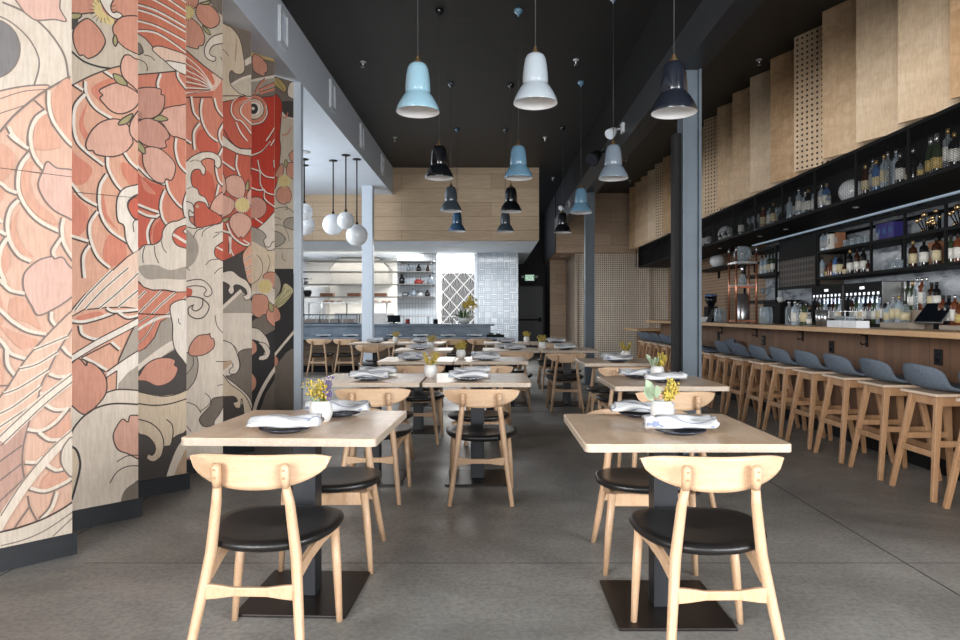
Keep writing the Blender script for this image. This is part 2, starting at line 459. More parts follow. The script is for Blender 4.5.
# ------------------------------------------------------------------ mesh builder
class MB:
    def __init__(s):
        s.v = []; s.f = []; s.m = []; s.sm = []
    def add(s, vs, fs, mat=0, smooth=False):
        o = len(s.v)
        s.v += [tuple(p) for p in vs]
        for f in fs:
            s.f.append([i + o for i in f]); s.m.append(mat); s.sm.append(smooth)
        return s
    def box(s, x0, x1, y0, y1, z0, z1, mat=0):
        vs = [(x, y, z) for z in (z0, z1) for y in (y0, y1) for x in (x0, x1)]
        fs = [(0, 2, 3, 1), (4, 5, 7, 6), (0, 1, 5, 4), (2, 6, 7, 3), (0, 4, 6, 2), (1, 3, 7, 5)]
        return s.add(vs, fs, mat)
    def bar(s, p0, p1, w, h, up=(0, 0, 1), mat=0, w1=None, h1=None):
        p0 = Vector(p0); p1 = Vector(p1); d = (p1 - p0).normalized(); up = Vector(up)
        a = d.cross(up)
        if a.length < 1e-5: a = d.cross(Vector((1, 0, 0)))
        a.normalize(); b = a.cross(d).normalized()
        w1 = w if w1 is None else w1; h1 = h if h1 is None else h1
        vs = []
        for p, ww, hh in ((p0, w, h), (p1, w1, h1)):
            for i, j in ((-1, -1), (1, -1), (1, 1), (-1, 1)):
                vs.append(p + a * (i * ww / 2) + b * (j * hh / 2))
        fs = [(3, 2, 1, 0), (4, 5, 6, 7)] + [(i, (i + 1) % 4, (i + 1) % 4 + 4, i + 4) for i in range(4)]
        return s.add(vs, fs, mat)
    def tube(s, pts, rad, n=10, mat=0, caps=True, smooth=True, sq=1.0):
        pts = [Vector(p) for p in pts]
        if not hasattr(rad, '__len__'): rad = [rad] * len(pts)
        vs = []; fs = []
        d0 = (pts[1] - pts[0]).normalized()
        ref = Vector((1, 0, 0)) if abs(d0.x) < 0.8 else Vector((0, 1, 0))
        for i, p in enumerate(pts):
            d = (pts[min(i + 1, len(pts) - 1)] - pts[max(i - 1, 0)]).normalized()
            a = (ref - d * ref.dot(d)).normalized(); b = d.cross(a)
            for k in range(n):
                t = 2 * PI * k / n
                vs.append(p + (a * math.cos(t) + b * math.sin(t) * sq) * rad[i])
        for i in range(len(pts) - 1):
            for k in range(n):
                fs.append((i * n + k, i * n + (k + 1) % n, (i + 1) * n + (k + 1) % n, (i + 1) * n + k))
        s.add(vs, fs, mat, smooth)
        if caps:
            o = len(s.v) - len(vs)
            s.f.append([o + k for k in range(n)][::-1]); s.m.append(mat); s.sm.append(False)
            e = o + (len(pts) - 1) * n
            s.f.append([e + k for k in range(n)]); s.m.append(mat); s.sm.append(False)
        return s
    def lathe(s, prof, n=24, c=(0, 0, 0), mat=0, smooth=True, axis='z'):
        vs = []; fs = []; rings = []
        for r, z in prof:
            if r < 1e-6:
                rings.append([len(vs)]); vs.append((c[0], c[1], c[2] + z))
            else:
                rings.append(list(range(len(vs), len(vs) + n)))
                for k in range(n):
                    t = 2 * PI * k / n
                    vs.append((c[0] + r * math.cos(t), c[1] + r * math.sin(t), c[2] + z))
        for a, b in zip(rings, rings[1:]):
            if len(a) == 1 and len(b) == 1: continue
            for k in range(n):
                k2 = (k + 1) % n
                if len(a) == 1: fs.append((a[0], b[k2], b[k]))
                elif len(b) == 1: fs.append((a[k], a[k2], b[0]))
                else: fs.append((a[k], a[k2], b[k2], b[k]))
        return s.add(vs, fs, mat, smooth)
    def sphere(s, c, r, n=16, mat=0, sz=1.0):
        m = max(4, n // 2)
        return s.lathe([(r * math.sin(PI * i / m), -r * sz * math.cos(PI * i / m)) for i in range(m + 1)], n, c, mat)
    def prism(s, poly, to3, t, mat=0):
        """poly: 2D points; to3(u, v, w) -> 3D with w in 0..t"""
        n = len(poly)
        vs = [to3(u, v, 0) for u, v in poly] + [to3(u, v, t) for u, v in poly]
        fs = [tuple(range(n))[::-1], tuple(range(n, 2 * n))]
        fs += [(i, (i + 1) % n, (i + 1) % n + n, i + n) for i in range(n)]
        return s.add(vs, fs, mat)
    def mesh(s, name, mats):
        me = bpy.data.meshes.new(name)
        me.from_pydata(s.v, [], s.f)
        if not isinstance(mats, (list, tuple)): mats = [mats]
        for m in mats: me.materials.append(m)
        me.polygons.foreach_set('material_index', s.m)
        me.polygons.foreach_set('use_smooth', s.sm)
        me.update()
        bm = bmesh.new(); bm.from_mesh(me)
        bmesh.ops.recalc_face_normals(bm, faces=bm.faces)
        bm.to_mesh(me); bm.free()
        return me
    def build(s, name, mats, parent=None, bevel=0.0, loc=None, rotz=0.0, seg=2):
        o = bpy.data.objects.new(name, s.mesh(name, mats))
        COL.objects.link(o)
        if parent: o.parent = parent
        if loc: o.location = loc
        if rotz: o.rotation_euler = (0, 0, rotz)
        if bevel:
            b = o.modifiers.new('bevel', 'BEVEL'); b.width = bevel; b.segments = seg
            b.limit_method = 'ANGLE'; b.angle_limit = 0.6
        return o

def tag(o, label, cat, group=None):
    o['label'] = label; o['category'] = cat
    if group: o['group'] = group
    return o
def thing(name, label, cat, loc=(0, 0, 0), rotz=0, group=None):
    o = bpy.data.objects.new(name, None); COL.objects.link(o)
    o.empty_display_size = 0.1
    o.location = loc; o.rotation_euler = (0, 0, rotz)
    return tag(o, label, cat, group)
def struct(o):
    o['kind'] = 'structure'
    return o
def dup(root, loc, rotz=0.0, label=None, group=None, scale=None):
    r = root.copy(); COL.objects.link(r)
    r.location = loc; r.rotation_euler = (0, 0, rotz)
    if label: r['label'] = label
    if group: r['group'] = group
    if scale: r.scale = scale
    for ch in list(root.children):
        c = ch.copy(); COL.objects.link(c); c.parent = r
        for g in list(ch.children):
            d = g.copy(); COL.objects.link(d); d.parent = c
    return r
class Maker:
    """first call places the prototype itself, later calls copy it"""
    def __init__(s, root): s.root = root; s.used = False
    def put(s, loc, rotz=0.0, label=None, group=None, scale=None):
        if not s.used:
            s.used = True; r = s.root
            r.location = loc; r.rotation_euler = (0, 0, rotz)
            if label: r['label'] = label
            if group: r['group'] = group
            if scale: r.scale = scale
            return r
        return dup(s.root, loc, rotz, label, group, scale)
ORD = ['first', 'second', 'third', 'fourth', 'fifth', 'sixth', 'seventh', 'eighth', 'ninth', 'tenth', 'eleventh', 'twelfth',
       'thirteenth', 'fourteenth', 'fifteenth', 'sixteenth', 'seventeenth', 'eighteenth', 'nineteenth', 'twentieth']

# ------------------------------------------------------------------ the room
CEIL = 4.336
def sbox(name, x0, x1, y0, y1, z0, z1, mat):
    return struct(MB().box(x0, x1, y0, y1, z0, z1).build(name, M[mat] if isinstance(mat, str) else mat))

fl = MB().box(-5.4, 4.75, -6.3, 21.6, -0.1, 0.0)
struct(fl.build('floor', M['floor']))
jt = MB()
jt.box(2.037, 2.043, -6.3, 17.7, 0, 0.0006)
jt.box(-2.0, 3.36, 3.346, 3.350, 0, 0.0005)
jt.box(-2.0, 3.36, 8.55, 8.556, 0, 0.0005)
jt.box(-2.303, -2.297, -6.3, 14.0, 0, 0.0005)
struct(jt.build('trim_1', M['joint']))                                         # saw joints in the slab

sbox('ceiling', -2.08, 4.75, -6.3, 21.6, CEIL, CEIL + 0.1, 'ceiling')
sbox('ceiling_alcove', -5.4, -2.08, -6.3, 14.45, 3.757, CEIL + 0.1, 'white_drywall')      # bulkhead and lowered ceiling
sbox('ceiling_kitchen', -5.4, 1.02, 14.70, 21.5, 2.80, 2.88, 'white_drywall')
sbox('wall_header', -5.4, 1.02, 14.45, 14.70, 2.80, CEIL, 'header')
sbox('wall_soffit', 1.67, 4.65, 17.50, 21.5, 2.81, CEIL, 'soffitwood')
sbox('wall_left', -2.98, -2.88, -0.35, 7.50, 0, 3.757, 'blackwall')
sbox('wall_left_return', -5.4, -2.88, 7.50, 7.58, 0, 3.757, 'blackwall')
sbox('wall_alcove', -5.4, -5.3, 7.58, 21.5, 0, 3.757, 'white_drywall')
sbox('wall_right', 4.65, 4.75, -0.35, 11.5, 0, CEIL, 'marble')
sbox('wall_right_rear', 4.65, 4.75, 11.5, 21.5, 0, CEIL, 'pegside')
sbox('wall_right_upper', 3.92, 4.02, -0.35, 17.5, 2.84, CEIL, 'black')
sbox('wall_back_right', 2.25, 4.65, 17.80, 17.90, 0, 2.81, 'pegboard')
sbox('wall_back_wood', 1.73, 2.30, 19.90, 20.0, 0, 2.81, 'soffitwood')
tr = MB().box(2.19, 2.25, 17.72, 19.9, 0, 2.81)
struct(tr.build('trim_2', M['greywood']))
sbox('trim_3', 4.12, 4.18, 17.74, 17.80, 0, 2.81, 'greywood')
sbox('wall_corridor_right', 1.73, 1.80, 20.0, 21.5, 0, 2.81, 'blackwall')
sbox('wall_corridor_end', 0.70, 2.4, 21.5, 21.6, 0, CEIL, 'blackwall')
sbox('wall_tile_pier', -0.36, 0.70, 17.50, 21.5, 0, 2.80, 'tile_b')
sbox('wall_tile_shelves', -2.42, -1.40, 17.55, 17.70, 0, 2.80, 'tile_v')
sbox('wall_kitchen_back', -5.3, -0.36, 19.60, 19.70, 0, 2.80, 'kitchenwall')
sbox('wall_patterned', -1.31, -0.44, 17.90, 17.98, 0, 2.305, 'fan')
sbox('trim_4', -0.44, -0.37, 17.80, 17.98, 0, 2.80, 'white_paint')

sbox('trim_7', 1.655, 1.67, 17.50, 21.5, 2.81, CEIL, 'black')
# structural beam along the column line, with the black bulkhead above it
sbox('trim_5', 1.64, 1.84, -6.3, 17.5, 3.34, 3.66, 'dark_steel')
sbox('trim_6', 1.67, 1.81, -6.3, 17.5, 3.66, CEIL, 'black')

# door at the end of the corridor
d = struct(bpy.data.objects.new('door_1', None)); COL.objects.link(d)
d.location = (1.19, 21.5, 0)
MB().box(-0.46, 0.46, -0.05, -0.01, 0.01, 2.10).build('leaf', M['door'], d)
MB().box(-0.53, -0.46, -0.06, 0, 0, 2.17).box(0.46, 0.53, -0.06, 0, 0, 2.17).box(-0.46, 0.46, -0.06, 0, 2.10, 2.17).build('frame', M['blackwall'], d)
MB().box(-0.40, 0.40, -0.10, -0.05, 1.02, 1.07).box(0.30, 0.40, -0.11, -0.05, 0.98, 1.12).build('panic_bar', M['black_metal'], d)

# ------------------------------------------------------------------ columns
def h_column(name, label, x0, x1, y, ztop, channel):
    t = thing(name, label, 'column', ((x0 + x1) / 2, y, 0))
    w = (x1 - x0) / 2
    b = MB()
    b.box(-w, -w + 0.022, -0.09, 0.09, 0.012, ztop)
    b.box(w - 0.022, w, -0.09, 0.09, 0.012, ztop)
    b.box(-w + 0.022, w - 0.022, -0.060, -0.045, 0.012, ztop)
    b.build('shaft', M['blue_steel'], t)
    MB().box(-w - 0.06, w + 0.06, -0.14, 0.14, 0, 0.012).build('base_plate', M['blue_steel'], t)
    if channel:
        MB().box(-w - 0.058, -w, -0.03, 0.09, 0.012, 2.80).build('dark_channel', M['black'], t)
    return t
h_column('steel_column', 'tall blue-grey steel column standing between the tables and the bar, the nearer of the two', 1.655, 1.815, 5.95, 3.34, True)
h_column('steel_column', 'blue-grey steel column far back in front of the slotted pegboard wall', 1.64, 1.80, 11.9, 3.34, False)
def square_post(label, x, y, w, ztop):
    t = thing('steel_post', label, 'column', (x, y, 0))
    MB().box(-w / 2, w / 2, -w / 2, w / 2, 0.01, ztop).build('shaft', M['pale_steel'], t, bevel=0.006)
    MB().box(-w / 2 - 0.05, w / 2 + 0.05, -w / 2 - 0.05, w / 2 + 0.05, 0, 0.01).build('base_plate', M['pale_steel'], t)
square_post('pale blue square steel post at the end of the painted panels', -2.125, 7.46, 0.105, 3.757)
square_post('pale blue square steel post in front of the open kitchen counter', -2.44, 13.5, 0.21, 3.757)

# ------------------------------------------------------------------ wall vents, sprinklers, spotlights, exit sign
def vent():
    t = thing('air_vent', '', 'vent')
    f = MB()
    f.box(-0.002, 0.028, -0.13, -0.10, 0, 0.36).box(-0.002, 0.028, 0.10, 0.13, 0, 0.36)
    f.box(-0.002, 0.028, -0.10, 0.10, 0, 0.03).box(-0.002, 0.028, -0.10, 0.10, 0.33, 0.36)
    f.build('frame', M['white_paint'], t)
    s = MB()
    for i in range(9): s.box(0.0, 0.008, -0.10 + i * 0.0225, -0.10 + i * 0.0225 + 0.012, 0.03, 0.33)
    s.build('louvres', M['white_drywall'], t)
    return t
mk = Maker(vent())
for y, lab in ((6.77, 'white slotted air vent nearest the camera on the grey bulkhead'), (8.87, 'second white air vent along the grey bulkhead'),
               (10.9, 'third white air vent along the grey bulkhead'), (12.98, 'farthest white air vent on the grey bulkhead, by the oak header')):
    mk.put((-2.078, y, 3.89), 0, lab, 'air vents on the bulkhead')

def sprinkler():
    t = thing('sprinkler_head', '', 'sprinkler')
    MB().lathe([(0, 0), (0.035, 0), (0.038, -0.008), (0.03, -0.012), (0, -0.012)], 16).build('escutcheon', M['white_paint'], t)
    MB().lathe([(0.010, -0.012), (0.010, -0.045), (0.004, -0.05), (0.004, -0.065), (0.026, -0.067), (0.026, -0.07), (0, -0.07)], 12).build('head', M['chrome'], t)
    return t
mk = Maker(sprinkler())
for (u, v, lab) in ((363, 64, 'ceiling sprinkler head left of the big sky blue lamp'), (395, 139, 'ceiling sprinkler head near the end of the grey bulkhead'),
                    (576, 62, 'ceiling sprinkler head between the pale grey lamp and the beam'), (545, 139, 'ceiling sprinkler head behind the middle row of lamps'),
                    (553, 179, 'ceiling sprinkler head farthest back, over the corridor'), (759, 62, 'ceiling sprinkler head nearest along the maple panels'),
                    (626, 159, 'ceiling sprinkler head seen left of the nearer steel column'), (630, 182, 'ceiling sprinkler head farthest along the maple panels')):
    dd = 680 * (CEIL - 0.03 - 1.226) / (314 - v)
    mk.put(((u - 491) * dd / 680, dd, CEIL), 0, lab, 'ceiling sprinklers')

def spotlight(name, label, y, big, mat):
    t = thing('spotlight', label, 'spotlight', (1.64, y, 3.52))
    MB().box(-0.03, 0, -0.05, 0.05, -0.06, 0.06).build('bracket', M[mat], t)
    a = Vector((-0.12, -0.02, -0.03)); dr = Vector((-0.55, -0.62, -0.55)).normalized()
    p = a + dr * (0.22 if big else 0.13)
    MB().tube([(-0.03, 0, 0), a], 0.012, 8).build('arm', M[mat], t)
    MB().tube([a - dr * 0.02, a + dr * 0.03, p], [0.03, 0.06 if big else .05, 0.10 if big else 0.065], 16).build('lamp_head', M[mat], t)
    MB().tube([p, p + dr * 0.004], 0.09 if big else 0.058, 16).build('lens', M['screen' if big else 'white_drywall'], t)
spotlight('spotlight', 'large dark adjustable spotlight on the steel beam, seen left of the blue-grey lamp', 9.6, True, 'black_metal')
spotlight('spotlight', 'small white adjustable spotlight on the steel beam, above the dark one', 8.4, False, 'white_paint')
spotlight('spotlight', 'small grey spotlight at the far end of the steel beam', 14.2, False, 'steel')

t = thing('exit_sign', 'lit green and white EXIT sign with two emergency lamps over the black door', 'sign', (1.22, 21.5, 2.27))
MB().box(-0.15, 0.15, -0.05, 0, 0, 0.20).build('housing', M['white_paint'], t, bevel=0.006)
MB().box(-0.135, 0.135, -0.056, -0.05, 0.015, 0.185).build('face', M['exit_face'], t)
cu = bpy.data.curves.new('letters', 'FONT'); cu.body = 'EXIT'; cu.size = 0.165; cu.align_x = 'CENTER'; cu.extrude = 0.003
tmp = bpy.data.objects.new('letters_tmp', cu); COL.objects.link(tmp)
bpy.context.view_layer.update()
me = bpy.data.meshes.new_from_object(tmp.evaluated_get(bpy.context.evaluated_depsgraph_get()))
bpy.data.objects.remove(tmp)
me.materials.clear(); me.materials.append(M['exit_green'])
lo = bpy.data.objects.new('letters', me); COL.objects.link(lo); lo.parent = t
lo.location = (0, -0.059, 0.042); lo.rotation_euler = (PI / 2, 0, 0)
for sx in (-1, 1):
    MB().tube([(sx * 0.15, -0.025, 0.10), (sx * 0.21, -0.03, 0.13)], 0.012, 8).tube([(sx * 0.22, -0.02, 0.14), (sx * 0.22, -0.08, 0.13)], [0.035, 0.045], 12).build('emergency_lamp', M['white_paint'], t)

def downlight(label, x, y, z):
    t = thing('recessed_light', label, 'ceiling light', (x, y, z))
    MB().lathe([(0.05, 0), (0.085, 0), (0.085, -0.008), (0.05, -0.008)], 20).build('ring', M['white_paint'], t)
    MB().lathe([(0, -0.001), (0.05, -0.001), (0.05, -0.005), (0, -0.005)], 20).build('lens', M['lamp_inner'], t)
downlight('recessed downlight under the oak soffit beside the corridor', 1.95, 18.6, 2.81)
for i, x in enumerate((-4.55, -1.4, -0.2, 0.45)):
    downlight(['recessed downlight at the left end of the kitchen ceiling', 'recessed downlight in the kitchen ceiling before the tiled shelves',
               'recessed downlight in the kitchen ceiling before the white tile pier', 'recessed downlight nearest the corner of the kitchen ceiling'][i], x, 15.3, 2.80)
t = thing('ceiling_speaker', 'round white ceiling speaker in the lowered ceiling by the globe lamps', 'speaker', (-2.95, 10.6, 3.757))
MB().lathe([(0, -0.02), (0.11, -0.018), (0.125, -0.008), (0.125, 0)], 28).build('grille', M['white_paint'], t)
t = thing('ceiling_diffuser', 'square white air diffuser in the kitchen ceiling', 'vent', (-0.95, 15.9, 2.80))
MB().box(-0.28, 0.28, -0.25, 0.25, -0.015, 0).build('frame', M['white_drywall'], t)
MB().box(-0.17, 0.17, -0.15, 0.15, -0.03, -0.015).build('louvres', M['white_paint'], t)

# ------------------------------------------------------------------ painted panels (left)
PITCH = 0.65
PF = -2.14; PDX = 0.55; PDY = 0.62; PL = math.hypot(PDX, PDY); PTOP = 3.745
def panel_point(k, s, z, off=0.0):
    """s metres along panel k from its near edge, off metres out of its painted face"""
    ux, uy = PDX / PL, PDY / PL
    nx, ny = uy, -ux
    x = PF - PDX + ux * s + nx * off; y = 3.47 + PITCH * k - PDY + uy * s + ny * off
    return (x, y, z)
MURAL = [
 [
  ('B', 'pp', None, 0, []),
  ('F', 'p2', None, 5, [149,1897,196,1931,244,1806,223,1723]),
  ('S', 'w1', -1, 20, [182,1990,136,1886,139,1756,230,1626]),
  ('F', 'p2', None, 5, [149,1627,196,1658,244,1529,223,1448]),
  ('S', 'w1', -1, 20, [182,1718,136,1617,139,1487,230,1350]),
  ('F', 'p2', None, 5, [149,1357,196,1385,244,1253,223,1173]),
  ('S', 'w1', -1, 20, [182,1446,136,1348,139,1217,230,1075]),
  ('F', 'p2', None, 5, [149,1087,196,1111,244,976,223,898]),
  ('S', 'w1', -1, 20, [182,1173,136,1078,139,948,230,799]),
  ('F', 'p2', None, 5, [149,817,196,838,244,700,223,623]),
  ('S', 'w1', -1, 20, [182,901,136,809,139,679,230,524]),
  ('F', 'p2', None, 5, [149,547,196,565,244,423,223,348]),
  ('S', 'w1', -1, 20, [182,629,136,540,139,409,230,248]),
  ('F', 'p2', None, 5, [286,1780,336,1814,387,1683,365,1598]),
  ('S', 'w1', -1, 20, [321,1876,271,1769,275,1635,372,1497]),
  ('F', 'p2', None, 5, [286,1501,336,1532,387,1397,365,1313]),
  ('S', 'w1', -1, 20, [321,1594,271,1491,275,1356,372,1212]),
  ('F', 'p2', None, 5, [286,1221,336,1249,387,1111,365,1029]),
  ('S', 'w1', -1, 20, [321,1312,271,1213,275,1078,372,927]),
  ('F', 'p2', None, 5, [286,942,336,966,387,824,365,744]),
  ('S', 'w1', -1, 20, [321,1031,271,934,275,799,372,642]),
  ('F', 'p2', None, 5, [286,663,336,683,387,538,365,459]),
  ('S', 'w1', -1, 20, [321,749,271,656,275,520,372,356]),
  ('F', 'p2', None, 5, [286,383,336,401,387,252,365,174]),
  ('S', 'w1', -1, 20, [321,467,271,377,275,242,372,71]),
  ('F', 'p2', None, 5, [432,1945,486,1982,541,1848,517,1759]),
  ('S', 'w1', -1, 20, [470,2045,417,1933,421,1794,525,1655]),
  ('F', 'p2', None, 5, [432,1655,486,1689,541,1551,517,1464]),
  ('S', 'w1', -1, 20, [470,1753,417,1644,421,1505,525,1360]),
  ('F', 'p2', None, 5, [432,1366,486,1396,541,1255,517,1169]),
  ('S', 'w1', -1, 20, [470,1461,417,1356,421,1217,525,1064]),
  ('F', 'p2', None, 5, [432,1077,486,1103,541,958,517,874]),
  ('S', 'w1', -1, 20, [470,1169,417,1068,421,928,525,768]),
  ('F', 'p2', None, 5, [432,787,486,810,541,661,517,579]),
  ('S', 'w1', -1, 20, [470,878,417,780,421,640,525,473]),
  ('F', 'p2', None, 5, [432,498,486,517,541,364,517,283]),
  ('S', 'w1', -1, 20, [470,586,417,491,421,351,525,177]),
  ('P', 'c1', None, 5, [49,3037,841,3408,841,2447,810,2427,716,2341,654,2276,579,2183,525,2096,438,1957,49,1699]),
  ('F', 'gr', 'lg', 5, [604,2513,595,2454,569,2400,530,2359,485,2336,442,2336,405,2356,381,2395,373,2445,381,2500,405,2553,442,2594,485,2619,530,2623,569,2604,595,2565]),
  ('L', 'lg', None, 5, [490,2647,561,2633,635,2580,677,2509,684,2445,663,2350]),
  ('L', 'lg', None, 7, [534,2714,607,2702,673,2675,740,2618,795,2532,812,2434,820,2378]),
  ('F', 'pk', 'lg', 5, [588,2778,612,2709,644,2682,677,2674,750,2702,803,2711,775,2764,760,2839]),
  ('F', 'p1', 'lg', 5, [438,2241,525,2289,598,2325,663,2350,731,2362,654,2276,579,2183,525,2099,438,1978]),
  ('L', 'lg', None, 3, [525,2251,616,2308,711,2342]),
  ('L', 'lg', None, 3, [472,2149,525,2182,579,2215,635,2250]),
  ('L', 'lg', None, 6, [820,2436,716,2341,654,2276,579,2183,525,2096]),
  ('F', 'p2', None, 5, [740,2325,823,2414,841,2096,790,2132,750,2214]),
  ('F', 'p2', None, 5, [673,2175,711,2228,740,2156,780,2073,663,2040]),
  ('S', 'w1', -1, 20, [716,2341,716,2263,735,2188,790,2109,830,2071]),
  ('S', 'w1', -1, 20, [706,2242,663,2195,639,2124,635,2035]),
  ('S', 'w1', -1, 20, [548,2122,570,2078,616,2037]),
  ('L', 'lg', None, 5, [663,2278,706,2242]),
  ('F', 'p2', None, 5, [663,1971,644,1880,673,1784,740,1725,760,1671,682,1708,625,1779,607,1875,625,1954]),
  ('F', 'p2', None, 5, [607,1743,588,1654,616,1558,663,1506,579,1545,566,1652]),
  ('F', 'p2', None, 5, [525,2034,579,2001,579,1936,525,1863]),
  ('F', 'p2', None, 5, [525,1584,525,1412,561,1457,552,1553]),
  ('S', 'w1', -1, 20, [639,2023,602,1961,587,1904,588,1817,625,1735,682,1674,765,1632]),
  ('S', 'w1', -1, 20, [635,2088,644,2023,668,1972,701,1933]),
  ('S', 'w1', -1, 20, [552,2083,570,2064,607,2039,635,2024]),
  ('S', 'w1', -1, 20, [590,1785,557,1738,541,1660,552,1575,593,1502,644,1474]),
  ('S', 'w1', -1, 20, [780,1713,772,1649,785,1571,830,1494]),
  ('S', 'w1', -1, 20, [772,1615,735,1545,745,1495]),
  ('S', 'w1', -1, 20, [490,1857,525,1836,552,1813,588,1801]),
  ('S', 'w1', -1, 20, [499,1619,543,1596]),
  ('S', 'w1', -1, 20, [543,1596,516,1540,507,1454,534,1369]),
  ('F', 'pk', 'lg', 5, [719,1984,760,1959,851,1939,861,1715,800,1720,740,1753,697,1810,680,1869,699,1933]),
  ('F', 'pk', 'lg', 5, [738,1513,682,1491,630,1438,616,1388,624,1328,654,1263,680,1220,735,1244,800,1289,851,1345,851,1426,810,1476,785,1512,750,1503]),
  ('L', 'ln', None, 2, [438,1913,525,1921,830,1924]),
  ('F', 'p2', None, 5, [561,1216,635,1183,692,1149,663,1216,625,1293,570,1303]),
  ('F', 'p2', None, 5, [525,1163,598,1064,644,1062,682,1094,579,1140]),
  ('S', 'w1', -1, 20, [490,1397,525,1367,561,1330,621,1315]),
  ('S', 'w1', -1, 20, [472,1280,525,1227,570,1178,635,1134,711,1115]),
  ('S', 'w1', -1, 20, [490,1121,525,1082,561,1027,625,997]),
  ('S', 'w1', -1, 20, [539,1055,543,979,575,923]),
  ('L', 'lg', None, 5, [490,887,557,883]),
  ('S', 'w1', -1, 20, [726,1238,726,1194,750,1157]),
  ('S', 'w1', -1, 20, [775,1057,800,1022,830,998]),
  ('S', 'w1', -1, 20, [721,919,770,898,830,906]),
  ('S', 'w1', -1, 20, [677,822,711,822,750,843]),
  ('F', 'p1', 'lg', 5, [836,1245,765,1176,673,1066,612,981,557,881,490,769,446,563,579,673,668,789,692,876,726,952,765,1040,810,1119,836,1170]),
  ('L', 'w1', None, 14, [663,1050,711,1071,810,1115]),
  ('L', 'lg', None, 4, [663,1050,711,1071,810,1115]),
  ('L', 'w1', None, 14, [602,960,673,978,765,1037]),
  ('L', 'lg', None, 4, [602,960,673,978,765,1037]),
  ('L', 'w1', None, 14, [539,845,607,872,723,949]),
  ('L', 'lg', None, 4, [539,845,607,872,723,949]),
  ('L', 'w1', None, 14, [507,746,579,782,692,871]),
  ('L', 'lg', None, 4, [507,746,579,782,692,871]),
  ('L', 'w1', None, 14, [499,673,668,789]),
  ('L', 'lg', None, 4, [499,673,668,789]),
  ('S', 'w1', -1, 20, [701,769,750,736,820,734]),
  ('F', 'pd', None, 5, [438,609,525,618,644,734,616,583,613,485,624,396,552,290,507,214,438,189]),
  ('L', 'lg', None, 5, [644,712,616,583,613,485,625,401]),
  ('L', 'lg', None, 5, [490,501,525,527,612,589]),
  ('L', 'lg', None, 5, [490,410,525,436,612,502]),
  ('L', 'lg', None, 5, [490,314,525,339,618,424]),
  ('F', 'p2', None, 5, [711,659,800,728,820,622,740,588]),
  ('F', 'p2', None, 5, [711,424,800,465,810,372,692,361]),
  ('S', 'w1', -1, 20, [630,653,692,639,760,675,820,748]),
  ('S', 'w1', -1, 20, [673,636,721,591,785,582]),
  ('S', 'w1', -1, 20, [621,495,673,486,706,509]),
  ('S', 'w1', -1, 20, [706,470,750,434,795,434]),
  ('S', 'w1', -1, 20, [639,365,711,337,800,363,830,382]),
  ('S', 'w1', -1, 20, [750,338,726,264,682,218]),
  ('L', 'lg', None, 5, [635,339,644,282,673,209]),
  ('L', 'lg', None, 5, [644,287,579,192]),
  ('L', 'w1', None, 34, [836,908,711,808,593,693,525,621]),
  ('L', 'lg', None, 4, [836,926,711,827,584,707,516,638]),
  ('L', 'lg', None, 4, [836,887,716,788,602,676,525,599]),
  ('L', 'w1', None, 30, [836,626,740,537,625,395,534,251,507,193]),
  ('L', 'lg', None, 4, [836,643,732,553,614,411,525,266]),
  ('F', 'c1', 'lg', 5, [830,592,795,569,778,526,778,475,800,425,830,409]),
  ('P', 'c1', None, 5, [395,178,525,189,598,193,692,210,770,238,841,274,841,-71,395,32]),
  ('L', 'ln', None, 6, [438,183,525,189,598,193,692,210,770,238,836,273]),
  ('L', 'lg', None, 4, [525,124,616,129,711,155,830,219]),
  ('L', 'lg', None, 4, [740,115,830,190]),
 ],
 [
  ('B', 'pe', None, 0, []),
  ('P', 'gc', None, 5, [155,3477,867,3809,867,2821,742,2707,676,2674,576,2605,464,2514,155,2291]),
  ('F', 'pt', 'ln', 5, [399,3224,867,3409,867,3035,748,2996,694,2955,611,2977,509,2937,399,2895]),
  ('F', 'pt', 'ln', 5, [548,2925,600,2903,640,2852,646,2809,611,2741,559,2698,531,2710,509,2706,481,2772,486,2849]),
  ('F', 'pt', 'ln', 5, [748,3003,700,2948,688,2899,718,2843,779,2809,854,2820,854,3017]),
  ('F', 'yl', None, 5, [582,3031,590,2970,634,2933,682,2933,694,2965,634,2997,623,3070]),
  ('L', 'ln', None, 2, [679,3019,708,3028]),
  ('L', 'ln', None, 2, [677,3001,704,2999]),
  ('L', 'ln', None, 2, [669,2984,691,2971]),
  ('L', 'ln', None, 2, [657,2969,671,2947]),
  ('L', 'ln', None, 2, [642,2958,647,2930]),
  ('L', 'ln', None, 2, [627,2953,622,2922]),
  ('L', 'ln', None, 2, [612,2954,598,2924]),
  ('L', 'ln', None, 2, [601,2961,579,2935]),
  ('L', 'ln', None, 2, [593,2973,567,2954]),
  ('L', 'ln', None, 2, [590,2989,563,2980]),
  ('L', 'ln', None, 2, [593,3006,567,3008]),
  ('L', 'ln', None, 2, [601,3023,579,3036]),
  ('L', 'ln', None, 2, [612,3038,598,3060]),
  ('L', 'ln', None, 2, [627,3049,622,3077]),
  ('L', 'ln', None, 2, [642,3054,647,3086]),
  ('L', 'ln', None, 2, [657,3054,671,3085]),
  ('L', 'ln', None, 2, [669,3047,691,3074]),
  ('L', 'ln', None, 2, [677,3035,704,3054]),
  ('F', 'wh', 'ln', 5, [617,3081,634,3023,670,2983,712,2974,740,3004,712,3017,688,3005,676,3037,694,3108]),
  ('F', 'gn', 'ln', 5, [431,2911,514,2942,509,2912,431,2878]),
  ('F', 'dk', None, 5, [431,2878,503,2904,486,2849,431,2813]),
  ('F', 'gn', 'ln', 5, [700,2877,714,2842,700,2809,688,2841]),
  ('L', 'bk', None, 7, [431,2745,464,2718,531,2675,611,2665,676,2672]),
  ('F', 'co', None, 5, [554,2442,531,2323,565,2255,634,2179,542,2225,509,2319]),
